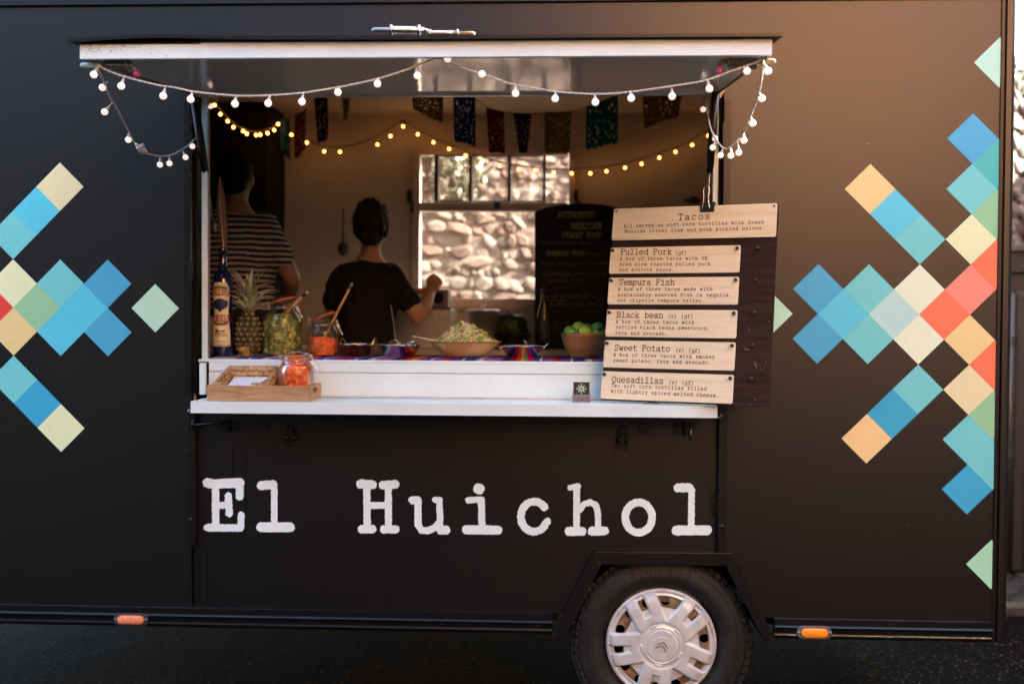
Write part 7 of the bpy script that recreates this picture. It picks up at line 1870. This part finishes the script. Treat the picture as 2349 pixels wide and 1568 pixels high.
for k in range(80):
    a = rr.uniform(0, 6.28); e_ = rr.uniform(-.5, 1.4); d = Vector((math.cos(a) * math.cos(e_), math.sin(a) * math.cos(e_), math.sin(e_))); p_ = hcw + Vector((d.x * .084, d.y * .09 - .02, d.z * .11 + .015))
    mb.tube(smooth_path([p_, p_ + d * .012 + Vector((0, 0, rr.uniform(-.02, .01))), p_ + d * rr.uniform(.010, .030) + Vector((rr.gauss(0, .008), 0, rr.uniform(-.05, .0)))], 4), .0007, 4)
mb.build('loose_strand', HAIR, hr)['kind'] = 'stuff'
face_bits(WO, hcw, .074, .093, .108, SKIN, EYEM)
mb = MB().tube(smooth_path([w3(896, 700, .985), w3(902, 735, .975), w3(906, 770, .965), w3(916, 800, .955)], 8), [.008, .009, .009, .010, .011] * 5, 8, flat=.25)
mb = MB().tube(smooth_path([w3(896, 700, .985), w3(902, 735, .975), w3(906, 770, .965), w3(916, 800, .955)], 8), .0085, 8, flat=.25)
mb.build('sunlit_apron_tie', mat("sunlit apron tape", (.66, .62, .58), rough=.9), WO, smooth=True)  # white strip for the sunlit rim of her apron, put in as cloth
# man in the striped T-shirt
YM = .95
m3 = lambda x, y, Y=YM: at(x, y, Y)
hcm = m3(541, 409)
ar = [m3(606, 516), m3(634, 566), m3(668, 638, .97)]; fa = [m3(669, 640, .97), m3(664, 672, 1.10), m3(640, 690, 1.24)]
al = [m3(484, 516), m3(452, 570), m3(436, 640, .97)]; fl = [m3(436, 642, .97), m3(456, 668, 1.12), m3(500, 684, 1.25)]
tm = [(m3(548, 860), .170, .125), (m3(548, 780), .175, .13), (m3(549, 690), .160, .118), (m3(549, 640), .158, .112), (m3(548, 580), .165, .118), (m3(546, 535), .172, .118), (m3(545, 512), .165, .105), (m3(544, 497), .125, .085), (m3(543, 484), .078, .068), (m3(542, 470), .060, .060)]
B = MB(); trunk(B, tm)
limb(B, [m3(542, 478), m3(541, 455), m3(541, 435, .96)], [.060, .057, .060])
ell(B, hcm, .077, .097, .116); ell(B, hcm + Vector((0, .036, -.05)), .056, .064, .066)
for s_ in (-1, 1): ell(B, hcm + Vector((s_ * .079, .0, -.012)), .011, .024, .033, 10, 8)
ell(B, hcm + Vector((0, .102, -.018)), .013, .02, .024, 10, 8)
limb(B, ar, [.055, .052, .046]); limb(B, fa, [.046, .044, .031]); limb(B, al, [.055, .052, .046]); limb(B, fl, [.046, .044, .031])
for s_ in (-1, 1): limb(B, [m3(548 + s_ * 40, 850), Vector((m3(548 + s_ * 42, 860).x, YM, 1.0)), Vector((m3(548 + s_ * 42, 860).x, YM, .62))], [.09, .065, .046]); ell(B, (m3(548 + s_ * 42, 860).x, YM + .05, .59), .045, .12, .04)
hand(B, fa[-1], fa[-1] + Vector((-.03, .07, 0)), (-.3, .8, -.1), (.8, .4, 0), (0, .3, -1), .0105, -1)
hand(B, fl[-1], fl[-1] + Vector((.05, .06, 0)), (.5, .7, -.1), (.7, -.6, 0), (0, .3, -1), .0105, 1)
MA = thing('person', 'man in a black and white striped T-shirt standing with his back to the hatch', 'person', (m3(548, 860).x, YM, FLZ))
link('body', merged(B, .010, 4), MA, SKIN2)
S2 = MB(); trunk(S2, [(m3(548, 712), .180, .135)] + [(c_, a + .012, b + .012) for c_, a, b in tm[2:8]] + [(m3(543, 491), .088, .080)])
limb(S2, [ar[0] - Vector((.02, 0, 0)), ar[0], ar[0].lerp(ar[1], .6), ar[1].lerp(ar[2], .36)], [.062, .068, .066, .067]); limb(S2, [al[0] + Vector((.02, 0, 0)), al[0], al[0].lerp(al[1], .6), al[1].lerp(al[2], .36)], [.062, .068, .066, .067])
me = merged(S2, .010, 5)
for v_ in me.vertices: v_.co += v_.normal * (.009 * noise.noise(Vector((v_.co.x * 8, v_.co.y * 9, v_.co.z * 13 + v_.co.x * 16))) + .003 * noise.noise(v_.co * 40))
link('shirt', me, MA, bands("striped jersey", 'Z', [(0, (.012, .011, .012)), (.52, (.30, .25, .235))], .0262, rough=.9, warp=.022, bump=.2, bscale=300))
L2 = MB(); trunk(L2, [(m3(548, 865), .185, .14), (m3(548, 780), .186, .14), (m3(549, 700), .174, .13)])
for s_ in (-1, 1): limb(L2, [m3(548 + s_ * 40, 850), Vector((m3(548 + s_ * 42, 860).x, YM, 1.0)), Vector((m3(548 + s_ * 42, 860).x, YM, .66))], [.10, .078, .060])
link('trousers', merged(L2, .014, 4), MA, mat("black work trousers", (.012, .012, .014), rough=.9))
H2 = MB(); ell(H2, hcm + Vector((0, -.018, .030)), .087, .100, .104); ell(H2, hcm + Vector((0, -.05, -.03)), .072, .062, .06)
me = merged(H2, .008, 3)
for v_ in me.vertices: v_.co += v_.normal * (.004 * noise.noise(v_.co * 55))
link('hair', me, MA, mat("black short hair", (.006, .0045, .004), rough=.7, spec=.1, bump=.6, bscale=120))
face_bits(MA, hcm, .077, .097, .116, SKIN2, EYEM)
